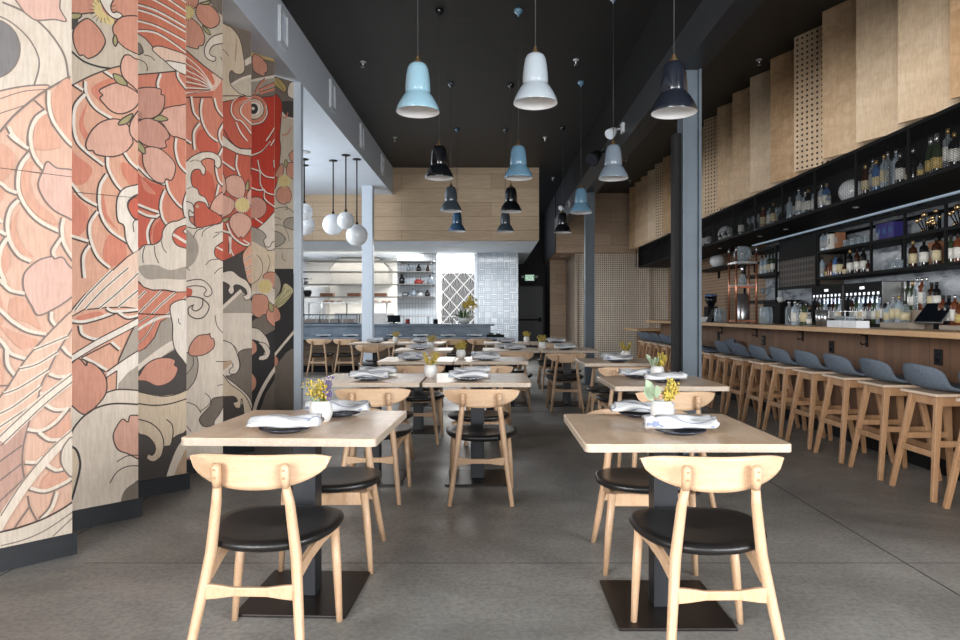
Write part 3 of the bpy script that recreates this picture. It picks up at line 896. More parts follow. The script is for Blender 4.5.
  ('F', 'co', None, 5, [576,2535,694,2616,670,2456,611,2468]),
  ('S', 'wh', -1, 20, [531,2562,537,2488,588,2412,676,2369]),
  ('S', 'wh', -1, 20, [531,2493,481,2412,470,2311,486,2215,531,2158,634,2087]),
  ('S', 'wh', -1, 20, [475,2523,525,2498]),
  ('S', 'wh', -1, 20, [634,2639,688,2612]),
  ('L', 'ln', None, 5, [421,2478,464,2514,576,2605,676,2672,742,2707]),
  ('F', 'pi', 'ln', 5, [748,2764,779,2780,804,2769,867,2741,867,2568,791,2602,742,2642,730,2704]),
  ('F', 'pi', 'ln', 5, [634,2547,706,2594,767,2589,835,2553,816,2476,742,2420,682,2420,634,2460,617,2484,632,2505,613,2522]),
  ('F', 'pi', 'ln', 5, [576,2289,634,2352,712,2381,773,2355,798,2274,791,2240,748,2186,682,2153,600,2151,582,2170,551,2170,545,2213]),
  ('F', 'pi', 'ln', 5, [867,2488,798,2406,779,2336,798,2287,867,2267]),
  ('F', 'gn', 'ln', 5, [688,2641,736,2640,767,2596,712,2595]),
  ('F', 'gn', 'ln', 5, [798,2432,736,2386,718,2347,773,2374]),
  ('F', 'co', None, 5, [742,2131,842,2081,842,1962,779,2006,736,2078]),
  ('F', 'co', None, 5, [442,1908,531,1857,559,1810,531,1694,442,1662]),
  ('F', 'co', None, 5, [442,2180,497,2127,576,2065,531,1970,442,1982]),
  ('F', 'co', None, 5, [670,1694,754,1649,754,1558,670,1501,634,1576]),
  ('F', 'co', None, 5, [634,1934,658,1809,718,1724,634,1806]),
  ('S', 'wh', -1, 20, [646,2147,652,2077,694,1994,748,1936]),
  ('S', 'wh', -1, 20, [742,2183,779,2131,842,2081]),
  ('S', 'wh', -1, 20, [646,2051,611,1982,602,1891,617,1791,670,1707,764,1647]),
  ('S', 'wh', -1, 20, [421,1991,464,1955,520,1887,597,1846]),
  ('S', 'wh', -1, 20, [597,1827,554,1747,559,1647,600,1548,664,1490]),
  ('S', 'wh', -1, 20, [421,1672,464,1658,554,1634]),
  ('S', 'wh', -1, 20, [554,1627,520,1556,525,1431]),
  ('S', 'wh', -1, 20, [829,1933,791,1902,842,1869]),
  ('F', 'wh', 'ln', 5, [854,2014,804,2001,748,1975,715,1925,706,1853,715,1776,748,1751,760,1663,804,1587,861,1564,861,1807,816,1793,777,1841,769,1893,804,1937,861,1967]),
  ('F', 'rd', 'ln', 5, [861,1957,804,1930,772,1887,781,1835,816,1799,861,1815]),
  ('L', 'ln', None, 4, [804,1719,799,1771,816,1799]),
  ('L', 'ln', None, 2, [399,1912,464,1917,842,1928]),
  ('P', 'pl', 'ln', 5, [399,1166,464,1240,531,1328,634,1432,767,1568,867,1641,867,1254,754,1267,646,1263,531,1250]),
  ('L', 'wh', None, 16, [486,1246,554,1341,682,1485]),
  ('L', 'ln', None, 4, [486,1246,554,1341,682,1485]),
  ('L', 'wh', None, 16, [537,1253,634,1368,773,1503]),
  ('L', 'ln', None, 4, [537,1253,634,1368,773,1503]),
  ('L', 'wh', None, 16, [611,1259,718,1357,848,1494]),
  ('L', 'ln', None, 4, [611,1259,718,1357,848,1494]),
  ('L', 'wh', None, 16, [712,1266,848,1387]),
  ('L', 'ln', None, 4, [712,1266,848,1387]),
  ('F', 'co', None, 5, [497,1209,600,1240,634,1221,531,1190]),
  ('S', 'wh', -1, 20, [421,1197,464,1178,531,1171,623,1196,700,1227]),
  ('S', 'wh', -1, 20, [503,1159,520,1102,600,1069,694,1098]),
  ('S', 'wh', -1, 20, [646,1253,694,1230,842,1243]),
  ('S', 'wh', -1, 20, [712,1227,767,1195,848,1212]),
  ('S', 'wh', -1, 20, [670,1054,718,1007]),
  ('S', 'wh', -1, 20, [520,971,588,930,646,888]),
  ('L', 'ln', None, 5, [520,977,588,1012,670,1054]),
  ('P', 'wg', 'ln', 5, [848,1190,804,1148,773,1083,724,967,708,910,848,1008]),
  ('L', 'wh', None, 30, [421,943,576,1044,694,1108,848,1194]),
  ('L', 'ln', None, 4, [421,960,576,1063,694,1129,848,1214]),
  ('L', 'ln', None, 4, [421,923,582,1025,700,1090,804,1146]),
  ('P', 'wh', None, 5, [854,1021,754,959,652,887,652,766,854,735]),
  ('L', 'ln', None, 5, [854,1021,754,959,652,887]),
  ('P', 'wg', None, 5, [854,935,767,874,715,812,712,773,854,748]),
  ('P', 'pe', 'ln', 5, [652,855,708,890,703,781,652,766]),
  ('P', 'cr', None, 5, [357,694,576,772,718,783,867,760,867,-374,357,-227]),
  ('L', 'ln', None, 6, [634,761,718,779,854,759]),
  ('F', 'pt', 'ln', 5, [399,775,464,714,537,650,611,708,650,772,646,856,600,923,554,950,542,930,506,972,464,943,399,885]),
  ('L', 'ln', None, 7, [442,502,464,542,486,589,537,646,600,683,694,697,848,676]),
  ('F', 'ta', 'ln', 5, [431,477,486,464,511,405,506,318,470,176,431,172]),
  ('L', 'bk', None, 8, [442,475,486,464,511,392,506,318,470,176]),
  ('F', 'pi', 'ln', 5, [785,618,769,580,736,600,694,538,688,487,712,425,767,391,861,352,861,576]),
  ('L', 'ln', None, 4, [706,351,767,378,848,368]),
  ('L', 'ln', None, 4, [668,232,706,290,767,315,848,304]),
  ('F', 'dg', None, 5, [728,110,748,171,791,203,861,216,861,-37,728,-7]),
 ],
 [
  ('B', 'co', None, 0, []),
  ('P', 'cd', None, 5, [447,3750,858,3923,858,2906,756,2915,623,3019,447,3115]),
  ('L', 'wh', None, 13, [479,3513,634,3490,845,3404]),
  ('L', 'ln', None, 4, [479,3520,634,3498,845,3413]),
  ('L', 'wh', None, 13, [479,3433,634,3414,845,3344]),
  ('L', 'ln', None, 4, [479,3440,634,3422,845,3352]),
  ('L', 'wh', None, 13, [479,3365,634,3350,845,3295]),
  ('L', 'ln', None, 4, [479,3372,634,3358,845,3304]),
  ('L', 'wh', None, 13, [479,3285,634,3285,845,3235]),
  ('L', 'ln', None, 4, [479,3292,634,3294,845,3243]),
  ('L', 'wh', None, 13, [479,3251,634,3250,845,3199]),
  ('L', 'ln', None, 4, [479,3258,634,3259,845,3207]),
  ('L', 'wh', None, 13, [479,3177,634,3180,845,3132]),
  ('L', 'ln', None, 4, [479,3184,634,3188,845,3141]),
  ('L', 'wh', None, 13, [479,3103,634,3133,845,3054]),
  ('L', 'ln', None, 4, [479,3110,634,3142,845,3062]),
  ('P', 'gc', 'ln', 5, [447,3127,507,3094,556,3075,600,3036,680,2965,762,2910,634,2865,447,2798]),
  ('F', 'pl', 'ln', 5, [600,3018,634,3048,715,3052,851,3031,851,2916,762,2916,691,2956,634,2987]),
  ('F', 'wh', 'ln', 5, [691,2959,762,2974,851,2971,851,2904,762,2914]),
  ('F', 'dg', 'ln', 5, [469,3026,517,3029,539,2995,534,2968,469,2942]),
  ('L', 'ln', None, 4, [545,2962,589,2963,617,2942]),
  ('L', 'ln', None, 4, [479,2926,545,2916,567,2887,565,2858]),
  ('L', 'ln', None, 5, [469,2807,634,2865,762,2913]),
  ('S', 'wh', -1, 20, [646,2868,625,2798,629,2758]),
  ('S', 'wh', -1, 20, [758,2909,768,2858,845,2776]),
  ('F', 'pq', 'ln', 5, [447,2685,512,2729,589,2756,655,2759,657,2724,680,2720,678,2647,646,2587,589,2545,507,2522,447,2515]),
  ('F', 'pi', 'ln', 5, [686,2637,773,2674,858,2685,858,2467,762,2455,721,2461,668,2527,623,2552,657,2595]),
  ('F', 'rd', None, 5, [458,2198,507,2177,578,2119,674,2089,646,1994,646,1900,556,1920,458,1948]),
  ('F', 'co', None, 5, [523,2140,578,2090,623,2038,556,2052]),
  ('F', 'pe', None, 5, [534,2325,507,2240,556,2145,512,2161,490,2272]),
  ('S', 'wh', -1, 20, [750,2448,744,2363,773,2261,845,2194]),
  ('S', 'wh', -1, 20, [674,2080,646,1994,646,1900]),
  ('S', 'wh', -1, 20, [680,2140,703,2060,762,1985,821,1944]),
  ('S', 'wh', -1, 20, [469,2222,507,2194,578,2136,680,2104]),
  ('S', 'wh', -1, 20, [469,1955,578,1922,646,1906]),
  ('F', 'pq', 'ln', 5, [469,2498,507,2509,556,2539,623,2540,691,2495,715,2441,686,2412,691,2371,634,2353,556,2358,507,2383,469,2393]),
  ('F', 'pi', 'ln', 5, [556,2341,634,2355,703,2320,750,2269,752,2210,726,2149,691,2153,674,2121,612,2130,556,2191,536,2268]),
  ('F', 'gn', 'ln', 5, [606,2542,651,2581,703,2563,657,2541]),
  ('F', 'gn', 'ln', 5, [490,2386,545,2345,550,2299,507,2326]),
  ('L', 'ln', None, 2, [511,2539,537,2544]),
  ('L', 'ln', None, 2, [510,2532,534,2527]),
  ('L', 'ln', None, 2, [506,2526,525,2511]),
  ('L', 'ln', None, 2, [501,2522,511,2499]),
  ('L', 'ln', None, 2, [496,2519,496,2492]),
  ('L', 'ln', None, 2, [490,2519,480,2492]),
  ('L', 'ln', None, 2, [485,2522,467,2499]),
  ('L', 'ln', None, 2, [482,2526,458,2511]),
  ('L', 'ln', None, 2, [481,2532,455,2527]),
  ('L', 'ln', None, 2, [482,2539,458,2544]),
  ('L', 'ln', None, 2, [485,2544,467,2560]),
  ('L', 'ln', None, 2, [490,2549,480,2572]),
  ('L', 'ln', None, 2, [496,2551,496,2579]),
  ('L', 'ln', None, 2, [501,2552,511,2579]),
  ('L', 'ln', None, 2, [506,2549,525,2573]),
  ('L', 'ln', None, 2, [510,2545,534,2561]),
  ('F', 'wh', 'ln', 5, [858,2117,821,2064,803,1978,821,1896,858,1899]),
  ('F', 'rd', None, 5, [458,1890,589,1858,578,1707,507,1673,458,1669]),
  ('F', 'rd', None, 5, [612,1814,668,1878,680,1833,657,1748,612,1709]),
  ('S', 'wh', -1, 20, [589,1690,578,1776,612,1861,668,1902]),
  ('S', 'wh', -1, 20, [640,1957,657,1877,691,1828]),
  ('S', 'wh', -1, 20, [458,1924,556,1878,634,1875]),
  ('F', 'cr', 'ln', 5, [447,1634,507,1650,545,1687,612,1698,657,1736,668,1796,703,1847,762,1870,858,1864,858,1377,750,1381,680,1391,600,1389,545,1405,507,1444,447,1458]),
  ('F', 'wg', None, 5, [512,1541,623,1559,715,1528,845,1559,845,1474,668,1467,556,1463]),
  ('F', 'rd', 'ln', 5, [858,1840,785,1833,744,1797,732,1754,756,1709,797,1692,858,1698]),
  ('L', 'wh', None, 18, [736,1776,858,1711]),
  ('F', 'cr', 'ln', 5, [858,1838,809,1811,815,1792,858,1777]),
  ('L', 'ln', None, 4, [657,1725,668,1679,691,1645]),
  ('L', 'ln', None, 4, [612,1686,617,1628,640,1571]),
  ('L', 'ln', None, 4, [550,1682,536,1623,539,1566]),
  ('P', 'co', 'ln', 5, [458,1436,507,1438,545,1405,600,1387,680,1389,750,1377,858,1384,858,1214,634,1214,458,1226]),
  ('L', 'wh', None, 16, [479,1198,556,1278,657,1382]),
  ('L', 'ln', None, 4, [479,1198,556,1278,657,1382]),
  ('L', 'wh', None, 16, [584,1214,657,1291,750,1373]),
  ('L', 'ln', None, 4, [584,1214,657,1291,750,1373]),
  ('L', 'wh', None, 16, [691,1214,762,1280,851,1365]),
  ('L', 'ln', None, 4, [691,1214,762,1280,851,1365]),
  ('L', 'wh', None, 16, [479,1300,556,1382]),
  ('L', 'ln', None, 4, [479,1300,556,1382]),
  ('P', 'wg', None, 5, [447,1219,858,1219,858,638,447,675]),
  ('P', 'co', 'ln', 5, [447,1231,721,1219,651,1172,612,1068,556,1000,447,942]),
  ('L', 'dk', None, 8, [479,1083,556,1162,634,1213]),
  ('L', 'wh', None, 4, [479,1083,556,1162,634,1213]),
  ('L', 'dk', None, 8, [479,1003,556,1081,612,1173]),
  ('L', 'wh', None, 4, [479,1003,556,1081,612,1173]),
  ('L', 'dk', None, 8, [479,1151,578,1213]),
  ('L', 'wh', None, 4, [479,1151,578,1213]),
  ('L', 'wh', None, 16, [469,1094,556,1156,651,1202,721,1213]),
  ('P', 'dk', None, 5, [458,845,578,918,657,932,750,981,858,892,858,704,762,670,657,668,458,720]),
  ('F', 'cr', None, 5, [458,845,600,961,726,1041,762,1016,657,932,556,890,458,799]),
  ('F', 'wh', 'ln', 5, [721,1290,732,1148,732,1065,744,993,785,926,858,880,858,1292]),
  ('L', 'ln', None, 4, [773,1195,773,1171,788,1153]),
  ('F', 'pt', 'ln', 5, [512,818,556,885,623,922,703,926,750,904,744,874,768,849,744,785,691,747,623,739,556,775,469,789]),
  ('P', 'ta', None, 5, [447,721,507,708,657,665,762,670,858,704,858,-356,447,-254]),
  ('L', 'ln', None, 4, [469,719,507,708,657,665,762,670,851,705]),
  ('L', 'ln', None, 6, [469,641,600,609,715,609,845,636]),
  ('F', 'dk', 'ln', 5, [458,425,523,422,567,402,606,353,617,305,597,273,573,285,560,261,578,239,614,229,657,261,674,317,715,323,738,370,797,392,858,372,858,-107,458,-24]),
  ('F', 'cr', None, 5, [858,372,788,333,740,251,691,117,680,24,785,4,809,168,858,257]),
  ('F', 'tb', None, 5, [858,305,788,219,744,84,858,39]),
  ('L', 'ln', None, 5, [469,534,523,520,589,489,646,429,671,355,668,285]),
  ('L', 'ln', None, 5, [689,504,726,466,735,406,726,354]),
 ],
 [
  ('B', 'co', None, 0, []),
  ('P', 'gc', None, 5, [459,4121,868,4293,868,3081,818,3096,672,3165,459,3263]),
  ('F', 'dg', None, 5, [644,3745,868,3825,868,3618,804,3611,741,3658]),
  ('P', 'dg', None, 5, [459,4121,868,4293,868,3797,459,3653]),
  ('F', 'pt', 'ln', 5, [624,3618,685,3652,755,3642,804,3584,800,3541,783,3509,727,3471,665,3485,617,3536]),
  ('F', 'pt', 'ln', 5, [485,3519,604,3492,658,3449,685,3384,669,3323,638,3305,617,3277,485,3304]),
  ('F', 'pt', 'ln', 5, [498,3693,617,3696,631,3634,591,3580,498,3562]),
  ('F', 'yl', None, 5, [601,3555,597,3533,586,3512,568,3495,548,3484,528,3482,511,3488,500,3501,496,3520,500,3541,511,3562,528,3579,548,3590,568,3593,586,3587,597,3574]),
  ('L', 'ln', None, 2, [593,3552,617,3560]),
  ('L', 'ln', None, 2, [591,3539,615,3540]),
  ('L', 'ln', None, 2, [586,3525,606,3519]),
  ('L', 'ln', None, 2, [578,3513,593,3500]),
  ('L', 'ln', None, 2, [567,3502,577,3484]),
  ('L', 'ln', None, 2, [554,3495,558,3472]),
  ('L', 'ln', None, 2, [542,3491,538,3466]),
  ('L', 'ln', None, 2, [529,3490,520,3466]),
  ('L', 'ln', None, 2, [519,3494,503,3471]),
  ('L', 'ln', None, 2, [511,3500,491,3481]),
  ('L', 'ln', None, 2, [505,3510,483,3496]),
  ('L', 'ln', None, 2, [503,3522,480,3514]),
  ('L', 'ln', None, 2, [505,3535,483,3534]),
  ('L', 'ln', None, 2, [511,3549,491,3555]),
  ('L', 'ln', None, 2, [519,3561,503,3574]),
  ('L', 'ln', None, 2, [529,3571,520,3590]),
  ('L', 'ln', None, 2, [542,3579,538,3601]),
  ('L', 'ln', None, 2, [554,3583,558,3608]),
  ('L', 'ln', None, 2, [567,3584,577,3609]),
  ('L', 'ln', None, 2, [578,3581,593,3604]),
  ('L', 'ln', None, 2, [586,3574,606,3594]),
  ('L', 'ln', None, 2, [591,3564,615,3579]),
  ('F', 'gn', 'ln', 5, [665,3471,713,3453,727,3417,685,3431]),
  ('F', 'gn', 'ln', 5, [644,3638,727,3687,706,3649]),
  ('F', 'cr', 'ln', 5, [854,3468,755,3418,699,3348,678,3275,699,3227,755,3218,771,3254,734,3257,720,3286,755,3344,854,3401]),
  ('L', 'ln', None, 4, [804,3270,832,3244]),
  ('P', 'cd', None, 5, [459,3289,538,3247,672,3165,818,3096,755,2985,741,2927,459,2863]),
  ('L', 'wh', None, 8, [762,2997,644,3131,485,3219]),
  ('L', 'ln', None, 3, [741,2991,485,3207]),
  ('L', 'wh', None, 8, [762,2997,644,3098,485,3160]),
  ('L', 'ln', None, 3, [741,2991,485,3148]),
  ('L', 'wh', None, 8, [762,2997,644,3065,485,3101]),
  ('L', 'ln', None, 3, [741,2991,485,3090]),
  ('L', 'wh', None, 8, [762,2997,644,3036,485,3049]),
  ('L', 'ln', None, 3, [741,2991,485,3037]),
  ('L', 'wh', None, 8, [762,2997,644,3007,485,2997]),
  ('L', 'ln', None, 3, [741,2991,485,2985]),
  ('L', 'wh', None, 8, [762,2997,644,2977,485,2945]),
  ('L', 'ln', None, 3, [741,2991,485,2933]),
  ('L', 'wh', None, 8, [762,2997,644,2951,485,2899]),
  ('L', 'ln', None, 3, [741,2991,485,2887]),
  ('F', 'pl', None, 5, [818,3096,741,3117,762,3054,727,2991,762,2993]),
  ('L', 'ln', None, 6, [498,3264,672,3163,832,3089]),
  ('L', 'ln', None, 5, [511,2875,741,2933]),
  ('F', 'rd', None, 5, [658,2664,783,2574,762,2468,644,2488,617,2576]),
  ('F', 'rd', None, 5, [617,2350,741,2316,762,2102,617,2164,577,2251]),
  ('S', 'wh', -1, 20, [651,2903,638,2807,658,2704,713,2621,783,2581]),
  ('S', 'wh', -1, 20, [748,2926,776,2838,847,2771]),
  ('S', 'wh', -1, 20, [564,2896,584,2781,631,2725]),
  ('S', 'wh', -1, 20, [631,2712,584,2623,591,2492]),
  ('S', 'wh', -1, 20, [511,2556,571,2528]),
  ('S', 'wh', -1, 20, [847,2785,790,2677,797,2597,847,2524]),
  ('S', 'wh', -1, 20, [818,2553,762,2414,783,2281,847,2229]),
  ('S', 'wh', -1, 20, [783,2254,762,2156]),
  ('F', 'cr', 'ln', 5, [511,2333,551,2405,591,2445,658,2484,741,2498,804,2469,811,2408,785,2380,762,2400,755,2440,699,2444,651,2409,685,2361,678,2313,658,2316,638,2347,591,2333,571,2277,584,2212,624,2191,638,2153,685,2133,713,2069,699,2013,511,1993]),
  ('L', 'ln', None, 3, [564,2394,604,2414,651,2409]),
  ('L', 'ln', None, 3, [538,2180,584,2206]),
  ('F', 'pi', 'ln', 5, [854,2196,776,2158,727,2071,741,2018,854,2031]),
  ('P', 'cr', None, 5, [485,1935,617,1889,741,1923,811,1944,868,2002,868,74,485,135]),
  ('F', 'wg', None, 5, [485,1883,604,1815,631,1710,577,1601,485,1583]),
  ('F', 'rd', 'ln', 5, [597,2066,631,2097,685,2090,713,2053,818,1997,804,1947,741,1927,617,1895,597,1973]),
  ('F', 'wh', 'ln', 5, [511,2069,577,2077,597,2026,584,2005,557,2022,564,1943,617,1889,511,1911]),
  ('F', 'rd', 'ln', 5, [854,1801,790,1773,762,1740,762,1692,797,1660,854,1657]),
  ('L', 'wh', None, 12, [776,1754,847,1725]),
  ('L', 'ln', None, 4, [658,1826,672,1874,741,1921,818,1956]),
  ('L', 'ln', None, 4, [591,1813,617,1869,672,1894]),
  ('L', 'ln', None, 4, [748,1827,797,1865]),
  ('L', 'ln', None, 4, [685,1607,727,1649,790,1660]),
  ('L', 'ln', None, 4, [755,1542,797,1585,840,1594]),
  ('L', 'ln', None, 4, [524,1591,564,1560]),
  ('L', 'ln', None, 4, [762,1868,832,1882]),
  ('F', 'rd', None, 5, [511,1420,577,1416,571,1363,511,1346]),
  ('F', 'cr', 'ln', 5, [511,1464,604,1492,672,1485,727,1433,736,1386,699,1361,672,1378,692,1412,665,1438,591,1443,511,1427]),
  ('F', 'tb', None, 5, [634,2060,633,2054,630,2050,625,2046,620,2045,615,2045,611,2047,608,2051,607,2056,608,2062,611,2066,615,2070,620,2071,625,2071,630,2068,633,2064]),
  ('L', 'ln', None, 6, [665,1352,657,1284,614,1250,580,1263,585,1287]),
  ('L', 'ln', None, 6, [521,1363,639,1352,709,1301,706,1250,665,1199,605,1191,554,1224,554,1275,597,1297]),
  ('F', 'wg', 'ln', 5, [488,909,605,908,626,809,588,693,488,634]),
  ('F', 'pt', 'ln', 5, [558,914,563,981,622,1055,706,1067,718,1075,727,1040,753,1026,753,965,692,916,622,902]),
  ('L', 'ln', None, 4, [588,899,585,828,521,748]),
  ('L', 'ln', None, 4, [762,1216,780,1129,844,1058]),
  ('L', 'ln', None, 4, [683,609,723,563,709,513,639,469]),
  ('L', 'ln', None, 4, [521,556,605,523,648,459]),
  ('L', 'ln', None, 4, [521,390,571,325]),
  ('L', 'ln', None, 4, [771,852,844,845]),
  ('L', 'ln', None, 4, [780,661,844,665]),
  ('F', 'dg', 'ln', 5, [853,568,745,561,718,503,639,418,665,355,727,347,780,367,853,559]),
  ('F', 'cr', 'ln', 5, [853,498,798,434,753,353,853,218]),
 ],
 [
  ('B', 'rd', None, 0, []),
  ('P', 'dg', None, 5, [439,4043,889,4207,889,3179,439,3087]),
  ('F', 'gc', None, 5, [641,3217,745,3302,871,3376,871,3174,728,3156]),
  ('F', 'cr', None, 5, [745,3451,871,3561,871,3511,772,3425]),
  ('F', 'ta', 'ln', 5, [439,3788,569,3737,641,3724,710,3664,742,3574,763,3447,763,3381,728,3338,675,3333,641,3348,623,3295,641,3217,710,3169,763,3157,439,3079]),
  ('L', 'cr', None, 18, [641,3225,745,3307,862,3367]),
  ('L', 'ln', None, 4, [564,3514,615,3472]),
  ('F', 'tb', None, 5, [684,3639,696,3610,682,3441,672,3471]),
  ('L', 'ln', None, 6, [505,3095,710,3144,862,3175]),
  ('F', 'co', None, 5, [728,3107,667,3043,675,2963,763,2924,862,2853,862,3138]),
  ('L', 'wh', None, 12, [693,3128,649,3072,641,2988,684,2932,745,2921,853,2809]),
  ('L', 'ln', None, 4, [684,3121,641,3065,632,2982,675,2925,736,2914,844,2802]),
  ('L', 'wh', None, 12, [853,3161,745,3078,728,3008,763,2966,853,2910]),
  ('L', 'ln', None, 4, [844,3154,736,3071,719,3001,754,2959,844,2903]),
  ('L', 'wh', None, 12, [684,2908,728,2826,790,2763]),
  ('L', 'ln', None, 4, [675,2901,719,2819,781,2757]),
  ('F', 'cr', 'ln', 5, [505,2787,569,2767,641,2716,728,2683,871,2704,871,2645,728,2633,641,2651,505,2707]),
  ('L', 'bk', None, 6, [572,2817,641,2724,728,2686,862,2704]),
  ('S', 'wh', -1, 20, [684,2625,675,2525,710,2432]),
  ('S', 'wh', -1, 20, [522,2549,569,2524,667,2475]),
  ('S', 'wh', -1, 20, [826,2625,826,2466]),
  ('S', 'wh', -1, 20, [589,2008,641,1898,763,1826,853,1849]),
  ('S', 'wh', -1, 20, [522,1937,623,1921]),
  ('S', 'wh', -1, 20, [623,1897,615,1750]),
  ('F', 'pi', 'ln', 5, [667,2442,745,2421,772,2325,736,2246,641,2258,586,2316,589,2398]),
  ('F', 'pi', 'ln', 5, [505,2249,641,2234,672,2180,623,2093,505,2064]),
  ('F', 'pi', 'ln', 5, [658,2097,728,2121,817,2080,826,1998,754,1900,728,1909,701,1895,632,1979,623,2044]),
  ('F', 'pi', 'ln', 5, [871,2372,790,2303,799,2220,871,2170]),
  ('F', 'pi', 'ln', 5, [505,2433,572,2428,589,2284,505,2257]),
  ('F', 'gn', 'ln', 5, [799,2420,768,2341,802,2329]),
  ('F', 'gn', 'ln', 5, [539,2035,623,2068,589,2021]),
  ('F', 'yl', None, 5, [809,2197,804,2172,790,2149,768,2133,742,2126,716,2127,695,2139,680,2157,675,2181,680,2205,695,2227,716,2243,742,2251,768,2250,790,2239,804,2220]),
  ('L', 'wh', None, 5, [806,2196,831,2199]),
  ('L', 'wh', None, 5, [803,2179,827,2175]),
  ('L', 'wh', None, 5, [796,2163,817,2152]),
  ('L', 'wh', None, 5, [784,2148,800,2132]),
  ('L', 'wh', None, 5, [768,2137,779,2117]),
  ('L', 'wh', None, 5, [751,2131,754,2108]),
  ('L', 'wh', None, 5, [733,2128,729,2105]),
  ('L', 'wh', None, 5, [715,2131,705,2109]),
  ('L', 'wh', None, 5, [700,2139,684,2120]),
  ('L', 'wh', None, 5, [689,2150,668,2135]),
  ('L', 'wh', None, 5, [681,2165,658,2155]),
  ('L', 'wh', None, 5, [679,2181,654,2178]),
  ('L', 'wh', None, 5, [681,2198,658,2202]),
  ('L', 'wh', None, 5, [689,2214,668,2224]),
  ('L', 'wh', None, 5, [700,2228,684,2244]),
  ('L', 'wh', None, 5, [715,2239,705,2259]),
  ('L', 'wh', None, 5, [733,2246,729,2269]),
  ('L', 'wh', None, 5, [751,2249,754,2272]),
  ('L', 'wh', None, 5, [768,2246,779,2269]),
  ('L', 'wh', None, 5, [784,2239,800,2259]),
  ('L', 'wh', None, 5, [796,2227,817,2243]),
  ('L', 'wh', None, 5, [803,2213,827,2222]),
  ('L', 'ln', None, 2, [817,2197,831,2199]),
  ('L', 'ln', None, 2, [814,2177,827,2175]),
  ('L', 'ln', None, 2, [805,2158,817,2152]),
  ('L', 'ln', None, 2, [791,2141,800,2132]),
  ('L', 'ln', None, 2, [773,2129,779,2117]),
  ('L', 'ln', None, 2, [752,2121,754,2108]),
  ('L', 'ln', None, 2, [731,2118,729,2105]),
  ('L', 'ln', None, 2, [711,2122,705,2109]),
  ('L', 'ln', None, 2, [693,2130,684,2120]),
  ('L', 'ln', None, 2, [680,2144,668,2135]),
  ('L', 'ln', None, 2, [671,2161,658,2155]),
  ('L', 'ln', None, 2, [668,2180,654,2178]),
  ('L', 'ln', None, 2, [671,2199,658,2202]),
  ('L', 'ln', None, 2, [680,2218,668,2224]),
  ('L', 'ln', None, 2, [693,2235,684,2244]),
  ('L', 'ln', None, 2, [711,2248,705,2259]),
  ('L', 'ln', None, 2, [731,2256,729,2269]),
  ('L', 'ln', None, 2, [752,2259,754,2272]),
  ('L', 'ln', None, 2, [773,2256,779,2269]),
  ('L', 'ln', None, 2, [791,2247,800,2259]),
  ('L', 'ln', None, 2, [805,2234,817,2243]),
  ('L', 'ln', None, 2, [814,2217,827,2222]),
  ('P', 'dk', None, 5, [472,1649,641,1716,736,1780,871,1856,871,712,472,737]),
  ('L', 'ln', None, 6, [505,1655,641,1719,745,1780,862,1864]),
  ('L', 'wh', None, 10, [615,1902,632,1789,658,1733]),
  ('L', 'wh', None, 10, [745,1880,835,1837]),
  ('F', 'pe', 'ln', 5, [745,1764,871,1856,871,1528,799,1504,763,1616]),
  ('L', 'wh', None, 14, [751,1698,862,1772]),
  ('L', 'ln', None, 4, [751,1698,862,1772]),
  ('L', 'wh', None, 14, [763,1616,862,1684]),
  ('L', 'ln', None, 4, [763,1616,862,1684]),
  ('L', 'wh', None, 14, [781,1542,862,1600]),
  ('L', 'ln', None, 4, [781,1542,862,1600]),
  ('P', 'wg', None, 5, [472,1201,641,1348,728,1432,817,1351,871,1183,871,1082,472,1025]),
  ('L', 'cr', None, 26, [505,1233,728,1435]),
  ('F', 'cr', 'ln', 5, [505,1574,559,1586,641,1601,710,1555,781,1517,826,1435,817,1367,772,1350,745,1383,781,1403,763,1450,701,1481,658,1471,661,1422,632,1397,606,1429,615,1478,505,1531]),
  ('P', 'cr', 'ln', 5, [871,1197,728,1197,649,1168,623,1111,632,1070,589,1039,489,1049,489,416,871,376]),
  ('L', 'ln', None, 4, [736,1002,853,995]),
  ('L', 'ln', None, 4, [632,972,675,922,684,872]),
  ('F', 'wg', 'ln', 5, [871,914,754,902,701,846,728,787,871,780]),
  ('P', 'cr', None, 5, [528,1234,875,1234,875,910,749,915,698,888,528,782]),
  ('F', 'dg', 'ln', 5, [875,916,759,914,698,878,718,791,698,725,627,691,587,684,687,600,811,474,875,291,875,916]),
  ('F', 'cr', 'ln', 5, [528,989,637,967,691,869,712,772,683,710,627,706,617,739,651,775,617,815,528,829]),
  ('L', 'ln', None, 4, [627,977,677,927,704,878]),
  ('P', 'dk', None, 5, [528,557,657,507,832,335,832,-17,528,30]),
  ('F', 'ta', 'ln', 5, [528,726,627,615,728,539,801,436,853,254,770,264,745,422,728,482,718,405,677,406,653,450,691,462,657,507,528,534]),
  ('F', 'tb', None, 5, [528,726,637,795,617,825,528,782]),
 ],
 [
  ('B', 'rr', None, 0, []),
  ('P', 'dg', None, 5, [454,4188,911,4345,911,3401,706,3339,454,3300]),
  ('F', 'go', 'ln', 5, [569,3750,890,3787,890,3718,747,3710,569,3705]),
  ('F', 'pt', 'ln', 5, [604,3724,686,3721,747,3664,751,3601,726,3582,716,3546,627,3559,592,3604]),
  ('F', 'wg', None, 5, [578,3438,890,3592,890,3498,578,3330]),
  ('L', 'cr', None, 22, [549,3449,706,3522,890,3599]),
  ('L', 'co', None, 20, [617,3348,657,3440,726,3516]),
  ('L', 'ln', None, 4, [617,3363,657,3454,726,3530]),
  ('L', 'co', None, 20, [657,3389,747,3453,869,3521]),
  ('L', 'ln', None, 4, [657,3403,747,3468,869,3536]),
  ('L', 'co', None, 20, [667,3366,869,3471]),
  ('L', 'ln', None, 4, [667,3380,869,3486]),
